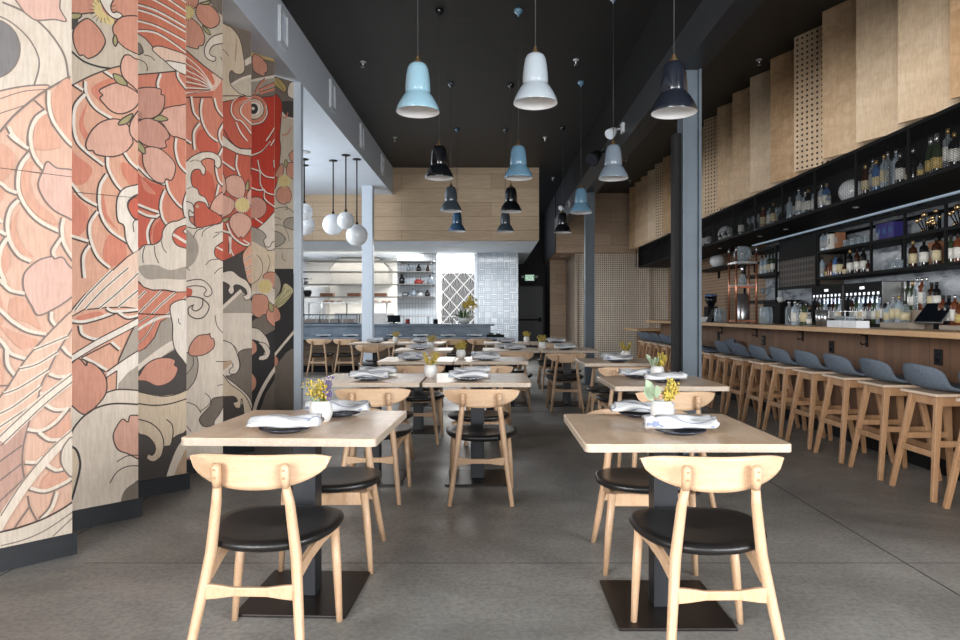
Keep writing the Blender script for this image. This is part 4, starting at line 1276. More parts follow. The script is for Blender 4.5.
  ('L', 'ln', None, 5, [569,3324,706,3339,869,3400]),
  ('F', 'co', 'ln', 5, [757,3229,745,3172,712,3119,664,3078,608,3055,552,3054,505,3074,474,3113,463,3163,474,3219,505,3271,552,3313,608,3337,664,3340,712,3320,745,3282]),
  ('F', 'cr', 'ln', 5, [714,3225,706,3186,684,3149,651,3120,611,3105,573,3104,540,3118,518,3144,511,3180,518,3218,540,3255,573,3283,611,3300,651,3302,684,3288,706,3261]),
  ('F', 'pe', None, 5, [690,3225,685,3193,668,3164,644,3141,615,3129,587,3129,563,3141,547,3163,542,3192,547,3223,563,3253,587,3275,615,3288,644,3289,668,3277,685,3255]),
  ('F', 'wh', None, 5, [682,3220,677,3192,663,3167,641,3147,615,3136,590,3136,569,3146,554,3165,549,3190,554,3217,569,3243,590,3262,615,3274,641,3274,663,3264,677,3245]),
  ('F', 'bk', None, 5, [651,3213,647,3193,637,3174,622,3159,604,3152,586,3152,571,3159,561,3173,557,3192,561,3212,571,3230,586,3245,604,3253,622,3253,637,3246,647,3232]),
  ('F', 'wh', None, 5, [615,3209,614,3203,611,3197,606,3193,600,3191,594,3190,589,3192,585,3196,584,3201,585,3207,589,3213,594,3217,600,3219,606,3220,611,3218,614,3214]),
  ('L', 'wh', None, 10, [549,3036,686,3091,747,3187,736,3258]),
  ('L', 'ln', None, 4, [557,3028,694,3084,755,3179,745,3251]),
  ('L', 'wh', None, 10, [859,3156,828,3066,736,2919]),
  ('L', 'ln', None, 4, [867,3148,836,3058,745,2911]),
  ('L', 'wh', None, 10, [849,2986,787,2882]),
  ('L', 'ln', None, 4, [857,2979,795,2874]),
  ('L', 'wh', None, 11, [549,2736,686,2806,783,2921]),
  ('L', 'ln', None, 4, [544,2725,680,2794,777,2909]),
  ('L', 'wh', None, 11, [647,2717,677,2613,747,2569,859,2576]),
  ('L', 'ln', None, 4, [641,2705,671,2601,741,2557,853,2564]),
  ('L', 'wh', None, 11, [671,2603,677,2485,747,2413,859,2405]),
  ('L', 'ln', None, 4, [665,2591,671,2473,741,2401,853,2393]),
  ('L', 'wh', None, 11, [549,2449,647,2427,722,2441]),
  ('L', 'ln', None, 4, [544,2438,641,2415,716,2429]),
  ('L', 'wh', None, 11, [716,2436,726,2346,859,2270]),
  ('L', 'ln', None, 4, [710,2424,720,2334,853,2258]),
  ('L', 'wh', None, 11, [549,2629,671,2612]),
  ('L', 'ln', None, 4, [544,2617,665,2600]),
  ('L', 'wh', None, 11, [818,2746,828,2674,869,2634]),
  ('L', 'ln', None, 4, [812,2734,822,2662,863,2622]),
  ('F', 'pq', 'ln', 5, [743,2265,734,2224,708,2186,671,2159,627,2147,584,2150,547,2169,523,2200,515,2239,523,2279,547,2316,584,2343,627,2357,671,2354,708,2336,734,2305]),
  ('L', 'wh', None, 12, [617,2151,696,2108]),
  ('P', 'cr', 'ln', 5, [890,2310,726,2126,549,1973,549,833,890,818]),
  ('F', 'wg', 'ln', 5, [549,2045,677,2039,736,1984,710,1941,747,1853,787,1855,828,1895,828,1821,549,1785]),
  ('F', 'ta', None, 5, [549,1899,706,1874,828,1846,869,1588,726,1491,549,1468]),
  ('F', 'cr', 'ln', 5, [869,1933,818,1864,757,1850,722,1885,771,1883,807,1937]),
  ('L', 'ln', None, 4, [637,1797,686,1745,698,1654,657,1562,569,1504]),
  ('L', 'ln', None, 4, [757,1804,777,1732,747,1638]),
  ('P', 'bk', None, 5, [549,1225,677,1194,747,1225,771,1133,869,1104,869,-87,549,-40]),
  ('F', 'dg', None, 5, [569,1144,869,1253,869,1104,627,999]),
  ('F', 'pt', 'ln', 5, [777,1640,869,1607,869,1458,726,1555,702,1600]),
  ('F', 'pt', 'ln', 5, [617,1415,726,1409,767,1327,747,1235,690,1213,667,1189,608,1213,569,1279,588,1379]),
  ('F', 'pt', 'ln', 5, [757,1271,869,1328,869,1104,777,1133,738,1198]),
  ('F', 'gn', 'ln', 5, [771,1345,818,1290,797,1244,759,1290]),
  ('F', 'yl', None, 5, [799,1497,793,1470,777,1447,752,1431,722,1425,693,1430,669,1444,653,1466,647,1492,653,1519,669,1542,693,1558,722,1564,752,1560,777,1546,793,1524]),
  ('L', 'wh', None, 5, [795,1497,824,1498]),
  ('L', 'wh', None, 5, [792,1478,820,1471]),
  ('L', 'wh', None, 5, [784,1460,808,1447]),
  ('L', 'wh', None, 5, [770,1446,789,1427]),
  ('L', 'wh', None, 5, [753,1435,764,1412]),
  ('L', 'wh', None, 5, [733,1430,737,1404]),
  ('L', 'wh', None, 5, [712,1429,708,1404]),
  ('L', 'wh', None, 5, [693,1434,681,1410]),
  ('L', 'wh', None, 5, [675,1444,657,1424]),
  ('L', 'wh', None, 5, [662,1457,639,1443]),
  ('L', 'wh', None, 5, [654,1474,627,1466]),
  ('L', 'wh', None, 5, [651,1492,623,1492]),
  ('L', 'wh', None, 5, [654,1511,627,1517]),
  ('L', 'wh', None, 5, [662,1528,639,1541]),
  ('L', 'wh', None, 5, [675,1543,657,1561]),
  ('L', 'wh', None, 5, [693,1553,681,1576]),
  ('L', 'wh', None, 5, [712,1559,708,1585]),
  ('L', 'wh', None, 5, [733,1560,737,1586]),
  ('L', 'wh', None, 5, [753,1556,764,1579]),
  ('L', 'wh', None, 5, [770,1546,789,1566]),
  ('L', 'wh', None, 5, [784,1532,808,1547]),
  ('L', 'wh', None, 5, [792,1515,820,1524]),
  ('L', 'ln', None, 2, [807,1497,824,1498]),
  ('L', 'ln', None, 2, [804,1475,820,1471]),
  ('L', 'ln', None, 2, [794,1455,808,1447]),
  ('L', 'ln', None, 2, [778,1438,789,1427]),
  ('L', 'ln', None, 2, [758,1425,764,1412]),
  ('L', 'ln', None, 2, [734,1419,737,1404]),
  ('L', 'ln', None, 2, [710,1418,708,1404]),
  ('L', 'ln', None, 2, [688,1424,681,1410]),
  ('L', 'ln', None, 2, [668,1435,657,1424]),
  ('L', 'ln', None, 2, [652,1451,639,1443]),
  ('L', 'ln', None, 2, [642,1471,627,1466]),
  ('L', 'ln', None, 2, [639,1492,623,1492]),
  ('L', 'ln', None, 2, [642,1514,627,1517]),
  ('L', 'ln', None, 2, [652,1534,639,1541]),
  ('L', 'ln', None, 2, [668,1551,657,1561]),
  ('L', 'ln', None, 2, [688,1563,681,1576]),
  ('L', 'ln', None, 2, [710,1570,708,1585]),
  ('L', 'ln', None, 2, [734,1571,737,1586]),
  ('L', 'ln', None, 2, [758,1566,764,1579]),
  ('L', 'ln', None, 2, [778,1555,789,1566]),
  ('L', 'ln', None, 2, [794,1539,808,1547]),
  ('L', 'ln', None, 2, [804,1519,820,1524]),
  ('F', 'cr', 'ln', 5, [549,1100,592,1094,667,1071,747,977,771,866,726,782,667,794,710,850,696,924,647,962,549,1001]),
  ('F', 'pt', 'ln', 5, [549,983,604,963,633,917,617,854,549,836]),
  ('F', 'cr', 'ln', 5, [647,950,726,935,775,860,740,788,660,780,660,814,721,838,686,912]),
  ('F', 'pt', None, 5, [556,958,621,927,626,866,556,833]),
  ('F', 'pt', None, 5, [556,661,621,601,615,517,556,486]),
  ('P', 'dg', None, 5, [890,669,726,447,621,179,890,146]),
  ('L', 'cr', None, 34, [876,744,780,626,686,487,621,348,582,183]),
 ],
 [
  ('B', 'bk', None, 0, []),
  ('P', 'dg', None, 5, [497,4155,928,4287,928,3021,497,2944]),
  ('F', 'go', 'ln', 5, [606,3733,680,3719,740,3659,721,3600,661,3622,587,3662]),
  ('L', 'ln', None, 3, [615,3719,721,3607]),
  ('F', 'cr', 'ln', 5, [822,3742,778,3710,755,3629,774,3566,889,3577,889,3756]),
  ('F', 'dk', None, 5, [689,3496,889,3526,889,3372,755,3352,689,3412]),
  ('P', 'gc', None, 5, [670,3375,736,3336,889,3347,889,1719,497,1700]),
  ('L', 'cr', None, 16, [689,3379,745,3341,870,3346]),
  ('F', 'rr', 'ln', 5, [533,3558,606,3559,661,3523,689,3462,680,3327,661,3106,672,2975,624,2602,533,2589]),
  ('L', 'co', None, 12, [670,3341,727,3329,759,3394]),
  ('L', 'co', None, 12, [689,3137,755,3167,802,3244]),
  ('F', 'pt', 'ln', 5, [689,2835,708,2771,680,2691,606,2688,639,2777]),
  ('F', 'pt', 'ln', 5, [774,2857,889,2851,889,2689,764,2713,740,2784]),
  ('F', 'pt', 'ln', 5, [755,2593,802,2516,774,2428,736,2420,717,2401,643,2420,615,2491,661,2572]),
  ('F', 'pt', 'ln', 5, [889,3038,774,2950,778,2917,789,2885,889,2859]),
  ('F', 'gn', 'ln', 5, [732,2884,759,2846,732,2792,713,2839]),
  ('F', 'yl', None, 5, [781,2661,776,2637,761,2615,739,2599,713,2591,688,2592,666,2602,651,2619,646,2641,651,2665,666,2687,688,2703,713,2712,739,2711,761,2701,776,2684]),
  ('L', 'yl', None, 5, [778,2661,804,2665]),
  ('L', 'yl', None, 5, [775,2643,800,2639]),
  ('L', 'yl', None, 5, [765,2625,787,2614]),
  ('L', 'yl', None, 5, [751,2611,767,2594]),
  ('L', 'yl', None, 5, [733,2600,741,2579]),
  ('L', 'yl', None, 5, [713,2594,713,2571]),
  ('L', 'yl', None, 5, [694,2594,686,2571]),
  ('L', 'yl', None, 5, [676,2600,661,2579]),
  ('L', 'yl', None, 5, [662,2610,641,2594]),
  ('L', 'yl', None, 5, [653,2625,628,2614]),
  ('L', 'yl', None, 5, [650,2642,624,2638]),
  ('L', 'yl', None, 5, [653,2660,628,2663]),
  ('L', 'yl', None, 5, [662,2677,641,2688]),
  ('L', 'yl', None, 5, [676,2692,661,2708]),
  ('L', 'yl', None, 5, [694,2702,686,2723]),
  ('L', 'yl', None, 5, [713,2708,713,2732]),
  ('L', 'yl', None, 5, [733,2708,741,2732]),
  ('L', 'yl', None, 5, [751,2703,767,2724]),
  ('L', 'yl', None, 5, [765,2692,787,2710]),
  ('L', 'yl', None, 5, [775,2678,800,2689]),
  ('L', 'ln', None, 4, [587,2331,680,2366,755,2367,841,2317]),
  ('L', 'ln', None, 4, [587,2259,680,2233]),
  ('L', 'ln', None, 4, [587,2169,698,2168,755,2089,774,2007]),
  ('L', 'ln', None, 4, [727,2397,755,2358,717,2345]),
  ('F', 'wg', 'ln', 5, [870,2264,755,2257,704,2202,736,2155,870,2142]),
  ('F', 'wg', 'ln', 5, [587,2066,670,2082,727,2020,587,1975]),
  ('F', 'wg', 'ln', 5, [587,2089,670,2088,721,2034,689,1973,587,1941]),
  ('L', 'ln', None, 3, [587,1924,680,1922,851,1940]),
  ('L', 'ln', None, 4, [689,1873,689,1823,736,1792]),
  ('L', 'ln', None, 4, [698,1687,717,1607,680,1539]),
  ('P', 'bk', None, 5, [889,1673,764,1654,712,1607,712,1548,606,1288,497,1189,497,-349,889,-414]),
  ('F', 'yg', 'ln', 5, [708,1548,764,1542,822,1476,755,1373,661,1297,569,1280,587,1371,670,1455]),
  ('L', 'ln', None, 3, [606,1338,717,1507]),
  ('L', 'ln', None, 3, [606,1321,774,1491]),
  ('L', 'ln', None, 3, [606,1308,797,1441]),
  ('L', 'ln', None, 3, [615,1302,755,1382]),
  ('F', 'wg', 'ln', 5, [533,1698,633,1637,670,1555,652,1455,569,1387]),
  ('F', 'pt', 'ln', 5, [569,1296,633,1288,667,1214,652,1159,569,1148]),
  ('F', 'dg', None, 5, [547,557,847,835,847,48,547,84]),
  ('L', 'cr', None, 26, [562,754,695,895,847,1052]),
  ('F', 'pt', None, 5, [562,807,635,751,623,685,562,662]),
 ],
]
PAINT = {'cr': (234, 220, 202), 'wh': (240, 230, 216), 'gc': (208, 194, 172), 'wg': (166, 155, 141), 'dg': (112, 101, 90), 'dk': (74, 67, 62), 'bk': (50, 47, 46),
         'ln': (70, 56, 50), 'lg': (116, 102, 96), 'gr': (112, 110, 112), 'c1': (216, 203, 186), 'w1': (230, 216, 198), 'pp': (222, 178, 154), 'pe': (226, 166, 136), 'p1': (224, 184, 160), 'pl': (236, 200, 176), 'pd': (190, 148, 132), 'pk': (220, 176, 160), 'p2': (214, 158, 132),  # cream, white and peach copies for the nearest panel darkened against its strong light
         'pi': (226, 170, 148), 'pq': (208, 146, 126), 'pt': (214, 144, 118), 'co': (216, 126, 98), 'cd': (210, 112, 82), 'rd': (202, 82, 58), 'rr': (200, 62, 42),
         'yl': (226, 202, 134), 'go': (190, 162, 96), 'gn': (164, 156, 104), 'yg': (196, 188, 138), 'ta': (228, 206, 176), 'tb': (198, 164, 132)}
PAINT = {k: tuple(a + (b - a) * (0.13 if k not in ('dk', 'bk', 'ln', 'rr') else 0.0) for a, b in zip(v, (226, 208, 190))) for k, v in PAINT.items()}
PKEYS = list(PAINT)
PMATS = [wood('paint_' + k, tuple(c * 0.88 for c in rgb(*PAINT[k])[:3]) + (1,), tuple(c * 0.98 for c in rgb(*PAINT[k])[:3]) + (1,), (5, 5, 0.6), (0, 0, 0), 1.6, 0.6, 0, 0.10) for k in PKEYS]

def spline(pts, closed, n=5):
    out = []; m = len(pts)
    if m < 3: return pts
    rng = range(m if closed else m - 1)
    for i in rng:
        p1, p2 = pts[i], pts[(i + 1) % m]
        p0 = pts[(i - 1) % m] if closed or i > 0 else p1
        p3 = pts[(i + 2) % m] if closed or i + 2 < m else p2
        for q in range(n):
            t = q / n
            out.append(tuple(0.5 * (2 * b + (c - a) * t + (2 * a - 5 * b + 4 * c - d) * t * t + (3 * b - a - 3 * c + d) * t ** 3) for a, b, c, d in zip(p0, p1, p2, p3)))
    if not closed: out.append(pts[-1])
    return out
def clip_poly(poly, x0, x1, y0, y1):
    for ax, lim, sg in ((0, x0, 1), (0, x1, -1), (1, y0, 1), (1, y1, -1)):
        res = []
        for i in range(len(poly)):
            a, b = poly[i - 1], poly[i]
            ia, ib = sg * (a[ax] - lim) >= 0, sg * (b[ax] - lim) >= 0
            if ia != ib:
                t = (lim - a[ax]) / (b[ax] - a[ax])
                res.append((a[0] + (b[0] - a[0]) * t, a[1] + (b[1] - a[1]) * t))
            if ib: res.append(b)
        poly = res
        if len(poly) < 3: return []
    return poly
def paint_panel(k, parent):
    """painted fields and outlines laid on the board as thin coats, one mesh per panel"""
    b = MB(); layer = [0]; e = 0.0015
    def put(poly, key, off):
        poly = clip_poly(poly, e, PL - e, 0.112, PTOP - e)
        if len(poly) < 3: return
        tri = tessellate_polygon([[Vector((x, y, 0)) for x, y in poly]]) if len(poly) > 4 else [tuple(range(len(poly)))]
        b.add([panel_point(k, x, y, off) for x, y in poly], tri, PKEYS.index(key))
    def ribbon(pts, w, key, off):
        n = len(pts); nr = []
        for i in range(n):
            a, c = pts[max(i - 1, 0)], pts[min(i + 1, n - 1)]
            dx, dy = c[0] - a[0], c[1] - a[1]; l = math.hypot(dx, dy) or 1
            nr.append((-dy / l, dx / l))
        for i in range(n - 1):
            p, q = pts[i], pts[i + 1]; h = w / 2
            put([(p[0] + nr[i][0] * h, p[1] + nr[i][1] * h), (q[0] + nr[i + 1][0] * h, q[1] + nr[i + 1][1] * h),
                 (q[0] - nr[i + 1][0] * h, q[1] - nr[i + 1][1] * h), (p[0] - nr[i][0] * h, p[1] - nr[i][1] * h)], key, off)
        return nr
    for kind, c, l, w, flat in MURAL[k]:
        layer[0] += 1
        off = 0.0004 + 0.00012 * layer[0]
        pts = [(flat[i] / 1000, flat[i + 1] / 1000) for i in range(0, len(flat), 2)]
        if kind == 'B':
            put([(0, 0), (PL, 0), (PL, PTOP), (0, PTOP)], c, 0.0004)
        elif kind in 'FP':
            cl = spline(pts, True) if kind == 'F' else pts
            put(cl, c, off)
            if l: ribbon(cl + [cl[0], cl[1]], 0.0075, l, off + 0.00006)
        elif kind == 'L':
            ribbon(spline(pts, False), w * (0.0011 if c in ('wh', 'cr', 'co') else 0.0015), c, off)
        elif kind == 'S':
            sp = spline(pts, False); n = len(sp); h = w * 0.0010
            ofs = []
            for i in range(n):
                a, d = sp[max(i - 1, 0)], sp[min(i + 1, n - 1)]
                dx, dy = d[0] - a[0], d[1] - a[1]; q = math.hypot(dx, dy) or 1
                ofs.append((sp[i][0] - dy / q * h * SIDE * l, sp[i][1] + dx / q * h * SIDE * l))
            for i in range(n - 1):
                put([sp[i], sp[i + 1], ofs[i + 1], ofs[i]], c, off)
            ribbon(sp, 0.0085, 'ln' if k else 'lg', off + 0.00006)
    b.build('painting', PMATS, parent)
SIDE = -1

PLAB = ['painted wooden panel nearest the camera, with pale pink fish scales and a dark round blossom', 'second painted panel, pink blossom over fish scales with a fin above',
        'third painted panel, blossom petals and a fanned red fin over a white wave curl', 'fourth painted panel, fin rays, cloud curls and a loose pink petal',
        'fifth painted panel, with the red cheek of the fish and a pink blossom', 'sixth painted panel, with the eye of the red fish',
        'farthest and narrowest painted panel, beside the pale blue post']
for k in range(7):
    t = thing('mural_panel', PLAB[k], 'painted panel', (0, 0, 0), 0, 'painted panels on the left wall')
    b = MB()
    def to3(u, v, w): return panel_point(k, u, v, -w)
    b.prism([(0, 0.11), (PL, 0.11), (PL, PTOP), (0, PTOP)], to3, 0.02)
    b.build('board', M['mural_base'], t)
    bb = MB()
    bb.prism([(0, 0), (PL + 0.02, 0), (PL + 0.02, 0.11), (0, 0.11)], lambda u, v, w: panel_point(k, u, v, 0.018 - w), 0.036)
    bb.build('base_board', M['bb_black'], t)
    paint_panel(k, t)

# ------------------------------------------------------------------ maple panels above the bottle cabinet (right)
RN = 20
RPERF = {5, 10, 15}
for k in range(RN):
    yf = 4.40 + PITCH * k
    perf = k in RPERF
    wher = ORD
    lab = ('perforated maple wall panel above the bottle cabinet, %s drilled one from the camera' % ORD[{5: 0, 10: 1, 15: 2}[k]]) if perf else \
          ('plain maple wall panel above the bottle cabinet, %s panel from the camera' % wher[k])
    o = MB()
    x0, y0, x1, y1 = 3.71, yf - PITCH - 0.02, 3.41, yf
    L = math.hypot(x1 - x0, y1 - y0); ux, uy = (x1 - x0) / L, (y1 - y0) / L
    nx, ny = -uy, ux
    o.prism([(0, 0), (L, 0), (L, 1.512), (0, 1.512)], lambda u, v, w: (u * ux - w * nx, u * uy - w * ny, v), 0.022)
    ob = o.build('wall_panel', M['panelperf' if perf else ('panelwood', 'panelwood_pale', 'panelwood_warm')[(k * 2 + k // 3) % 3]], loc=(x0, y0, 2.8225))
    tag(ob, lab, 'wall panel', 'maple panels over the bar')

# ------------------------------------------------------------------ dining chair
def chair_leg_rear(s):
    b = MB()
    b.tube([(s * 0.200, -0.335, 0.0), (s * 0.182, -0.292, 0.14), (s * 0.150, -0.228, 0.39), (s * 0.129, -0.232, 0.57), (s * 0.120, -0.2475, 0.635)],
           [0.0140, 0.0170, 0.0200, 0.0175, 0.0145], 12)
    b.tube([(s * 0.120, -0.2475, 0.628), (s * 0.120, -0.254, 0.66), (s * 0.120, -0.257, 0.70), (s * 0.120, -0.256, 0.712)], [0.0145, 0.0175, 0.0175, 0.010], 12)
    for z in (0.665, 0.692):
        b.tube([(s * 0.120, -0.268, z), (s * 0.120, -0.2765, z)], 0.004, 8, 1)
    return b
def make_chair():
    t = thing('dining_chair', '', 'chair')
    # seat: leather pad, wider at the front, slightly dished
    n = 40; b = MB(); vs = []; fs = []
    prof = [(0.0, 0.396), (0.72, 0.396), (0.90, 0.402), (0.975, 0.412), (1.0, 0.424), (0.985, 0.434), (0.93, 0.440), (0.80, 0.440), (0.5, 0.433), (0.0, 0.428)]
    for r, z in prof:
        for k in range(n):
            a = 2 * PI * k / n
            ca, sa = math.cos(a), math.sin(a)
            e = 2.5
            q = (abs(ca) ** e + abs(sa) ** e) ** (-1 / e)
            y = -0.003 + 0.232 * q * sa * r
            x = (0.243 + 0.085 * y) * q * ca * r
            zz = z - 0.012 + (0.014 * (abs(x) / 0.25) ** 2 + 0.010 * max(0, y) / 0.23) * (1 if r > 0.1 else 0)
            vs.append((x, y, zz))
    for i in range(len(prof) - 1):
        for k in range(n):
            fs.append((i * n + k, i * n + (k + 1) % n, (i + 1) * n + (k + 1) % n, (i + 1) * n + k))
    b.add(vs, fs, 0, True)
    b.build('seat', M['leather'], t)
    # backrest: a bent lens of veneer
    b = MB(); nx = 28; nz = 8; vs = []; fs = []
    for side in (0, 1):
        for i in range(nx + 1):
            x = -0.256 + 0.512 * i / nx
            q = abs(x) / 0.256
            top = 0.736 - 0.018 * q ** 5
            h = 0.098 * max(0.0, 1 - q ** 2.4) ** 0.70 + 0.024 * (1 - q ** 10) ** 0.5
            for j in range(nz + 1):
                z = top - h * j / nz
                y = -0.240 + 1.15 * x * x + (0.0 if side == 0 else 0.014) + 0.10 * (0.68 - z) * 0.5
                vs.append((x, y, z))
    m = (nx + 1) * (nz + 1)
    for side in (0, 1):
        for i in range(nx):
            for j in range(nz):
                a = side * m + i * (nz + 1) + j
                fs.append((a, a + 1, a + nz + 2, a + nz + 1))
    for i in range(nx):
        for j in (0, nz):
            a = i * (nz + 1) + j; c = a + nz + 1
            fs.append((a, c, c + m, a + m))
    for i in (0, nx):
        for j in range(nz):
            a = i * (nz + 1) + j
            fs.append((a, a + 1, a + 1 + m, a + m))
    b.add(vs, fs, 0, True)
    b.build('backrest', M['backwood'], t)
    for s in (-1, 1):
        chair_leg_rear(s).build('leg', [M['chairwood'], M['dowel']], t)
        MB().tube([(s * 0.212, 0.125, 0.0), (s * 0.198, 0.137, 0.22), (s * 0.184, 0.150, 0.392)], [0.0125, 0.0180, 0.0190], 12).build('leg', M['chairwood'], t)
        r = MB()
        poly = [(-0.225, 0.300), (-0.225, 0.352), (-0.10, 0.378), (0.02, 0.386), (0.140, 0.390), (0.140, 0.352), (0.02, 0.352), (-0.11, 0.335)]
        def to3(u, v, w, s=s): return (s * (0.156 + 0.07 * (u + 0.22)) + w - 0.009, u, v)
        r.prism(poly, to3, 0.018)
        r.build('seat_rail', M['chairwood'], t)
    f = MB()
    f.box(-0.172, 0.172, 0.138, 0.156, 0.332, 0.390)
    f.build('seat_rail', M['chairwood'], t)
    # shaped rear stretcher
    top = [(-0.175, 0.300), (-0.12, 0.296), (-0.06, 0.288), (0.06, 0.288), (0.12, 0.296), (0.175, 0.300)]
    bot = [(0.175, 0.244), (0.12, 0.249), (0.06, 0.257), (-0.06, 0.257), (-0.12, 0.249), (-0.175, 0.244)]
    MB().prism(top + bot, lambda u, v, w: (u * 0.95, -0.268 + w, v), 0.018).build('stretcher', M['chairwood'], t, bevel=0.004)
    return t
CHAIR = Maker(make_chair())

# ------------------------------------------------------------------ table
def make_table():
    t = thing('dining_table', '', 'table')
    b = MB(); r = 0.02; pts = []
    for cx, cy, a0 in ((0.36, 0.36, 0), (-0.36, 0.36, 1), (-0.36, -0.36, 2), (0.36, -0.36, 3)):
        for k in range(5):
            a = (a0 + k / 4) * PI / 2
            pts.append((cx + r * math.cos(a), cy + r * math.sin(a)))
    n = len(pts)
    vs = [(x, y, 0.720) for x, y in pts] + [(x, y, 0.748) for x, y in pts] + [(x * 0.995, y * 0.995, 0.750) for x, y in pts]
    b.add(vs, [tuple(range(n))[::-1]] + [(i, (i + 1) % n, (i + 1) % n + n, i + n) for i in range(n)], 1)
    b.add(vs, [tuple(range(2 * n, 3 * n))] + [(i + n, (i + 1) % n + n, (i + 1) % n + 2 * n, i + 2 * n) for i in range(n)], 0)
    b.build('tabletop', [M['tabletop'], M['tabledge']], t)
    MB().box(-0.05, 0.05, -0.05, 0.05, 0.012, 0.705).build('column', M['table_metal'], t, bevel=0.003)
    MB().box(-0.23, 0.23, -0.24, 0.24, 0, 0.012).build('base_plate', M['base_iron'], t, bevel=0.003)
    MB().box(-0.16, 0.16, -0.16, 0.16, 0.705, 0.720).build('mounting_plate', M['table_metal'], t)
    return t
TABLE = Maker(make_table())

# ------------------------------------------------------------------ table settings
def make_plate():
    t = MB()
    t.lathe([(0, 0.004), (0.055, 0.004), (0.058, 0), (0.064, 0), (0.068, 0.005), (0.098, 0.012), (0.104, 0.017), (0.101, 0.018), (0.070, 0.010), (0, 0.008)], 36)
    return t.mesh('plate', M['plate'])
PLATE_ME = make_plate()
def make_napkin(seed):
    rnd = random.Random(seed)
    nx, nt_ = 30, 16; vs = []; fs = []
    ph = [rnd.uniform(0, 6.28) for _ in range(8)]
    for i in range(nx + 1):
        u = i / nx; x = -0.155 + 0.31 * u
        wid = 0.040 + 0.016 * math.cos(PI * (u - 0.03)) ** 2 + 0.006 * math.sin(9 * u + ph[0]) - (0.012 if u > 0.96 else 0)
        hei = 0.0145 + 0.004 * math.sin(7 * u + ph[1]) + (0.004 if u < 0.12 else 0)
        yc = 0.010 * math.sin(3.2 * u + ph[2])
        droop = 0.0
        for k in range(nt_):
            a = 2 * PI * k / nt_
            wr = 1 + 0.10 * math.sin(3 * a + 5 * u + ph[3]) + 0.08 * math.sin(5 * a - 7 * u + ph[4])
            y = yc + wid * math.cos(a) * wr
            z = hei + max(-hei, hei * (math.sin(a) * wr))
            vs.append((x + 0.006 * math.sin(4 * a + ph[5]) * (1 if u in (0, 1) else 0), y, z))
    for i in range(nx):
        for k in range(nt_):
            fs.append((i * nt_ + k, i * nt_ + (k + 1) % nt_, (i + 1) * nt_ + (k + 1) % nt_, (i + 1) * nt_ + k))
    fs.append(tuple(range(nt_))[::-1]); fs.append(tuple(range(nx * nt_, (nx + 1) * nt_)))
    b = MB().add(vs, fs, 0, True)
    # a second fold lying over the first
    vs2 = []; fs2 = []
    for i in range(nx + 1):
        u = i / nx; x = -0.150 + 0.29 * u
        for j in range(5):
            w = j / 4 - 0.5
            vs2.append((x, 0.015 + 0.055 * w + 0.03 * (u - 0.5) + 0.008 * math.sin(3.2 * u + ph[2]), 0.0335 - 0.030 * w * w + 0.003 * math.sin(9 * u + 4 * w + ph[6])))
    for i in range(nx):
        for j in range(4):
            fs2.append((i * 5 + j, i * 5 + j + 1, (i + 1) * 5 + j + 1, (i + 1) * 5 + j))
    k0 = len(vs2)
    vs2 += [(x, y, z - 0.004) for x, y, z in vs2]
    fs2 += [tuple(i + k0 for i in f)[::-1] for f in fs2[:]]
    b.add(vs2, fs2, 0, True)
    return b.mesh('napkin', M['cloth'])
NAPKINS = [make_napkin(s) for s in (3, 11, 23)]
def make_sticks():
    b = MB()
    b.bar((-0.115, 0.004, 0.004), (0.115, 0.008, 0.004), 0.006, 0.006, w1=0.004, h1=0.004)
    b.bar((-0.115, -0.006, 0.004), (0.115, -0.001, 0.004), 0.006, 0.006, w1=0.004, h1=0.004)
    return b.mesh('chopsticks', M['bamboo'])
STICKS_ME = make_sticks()
def link(name, me, loc, rz, label, cat, group, sc=None):
    o = bpy.data.objects.new(name, me); COL.objects.link(o)
    o.location = loc; o.rotation_euler = (0, 0, rz)
    if sc: o.scale = sc
    return tag(o, label, cat, group)

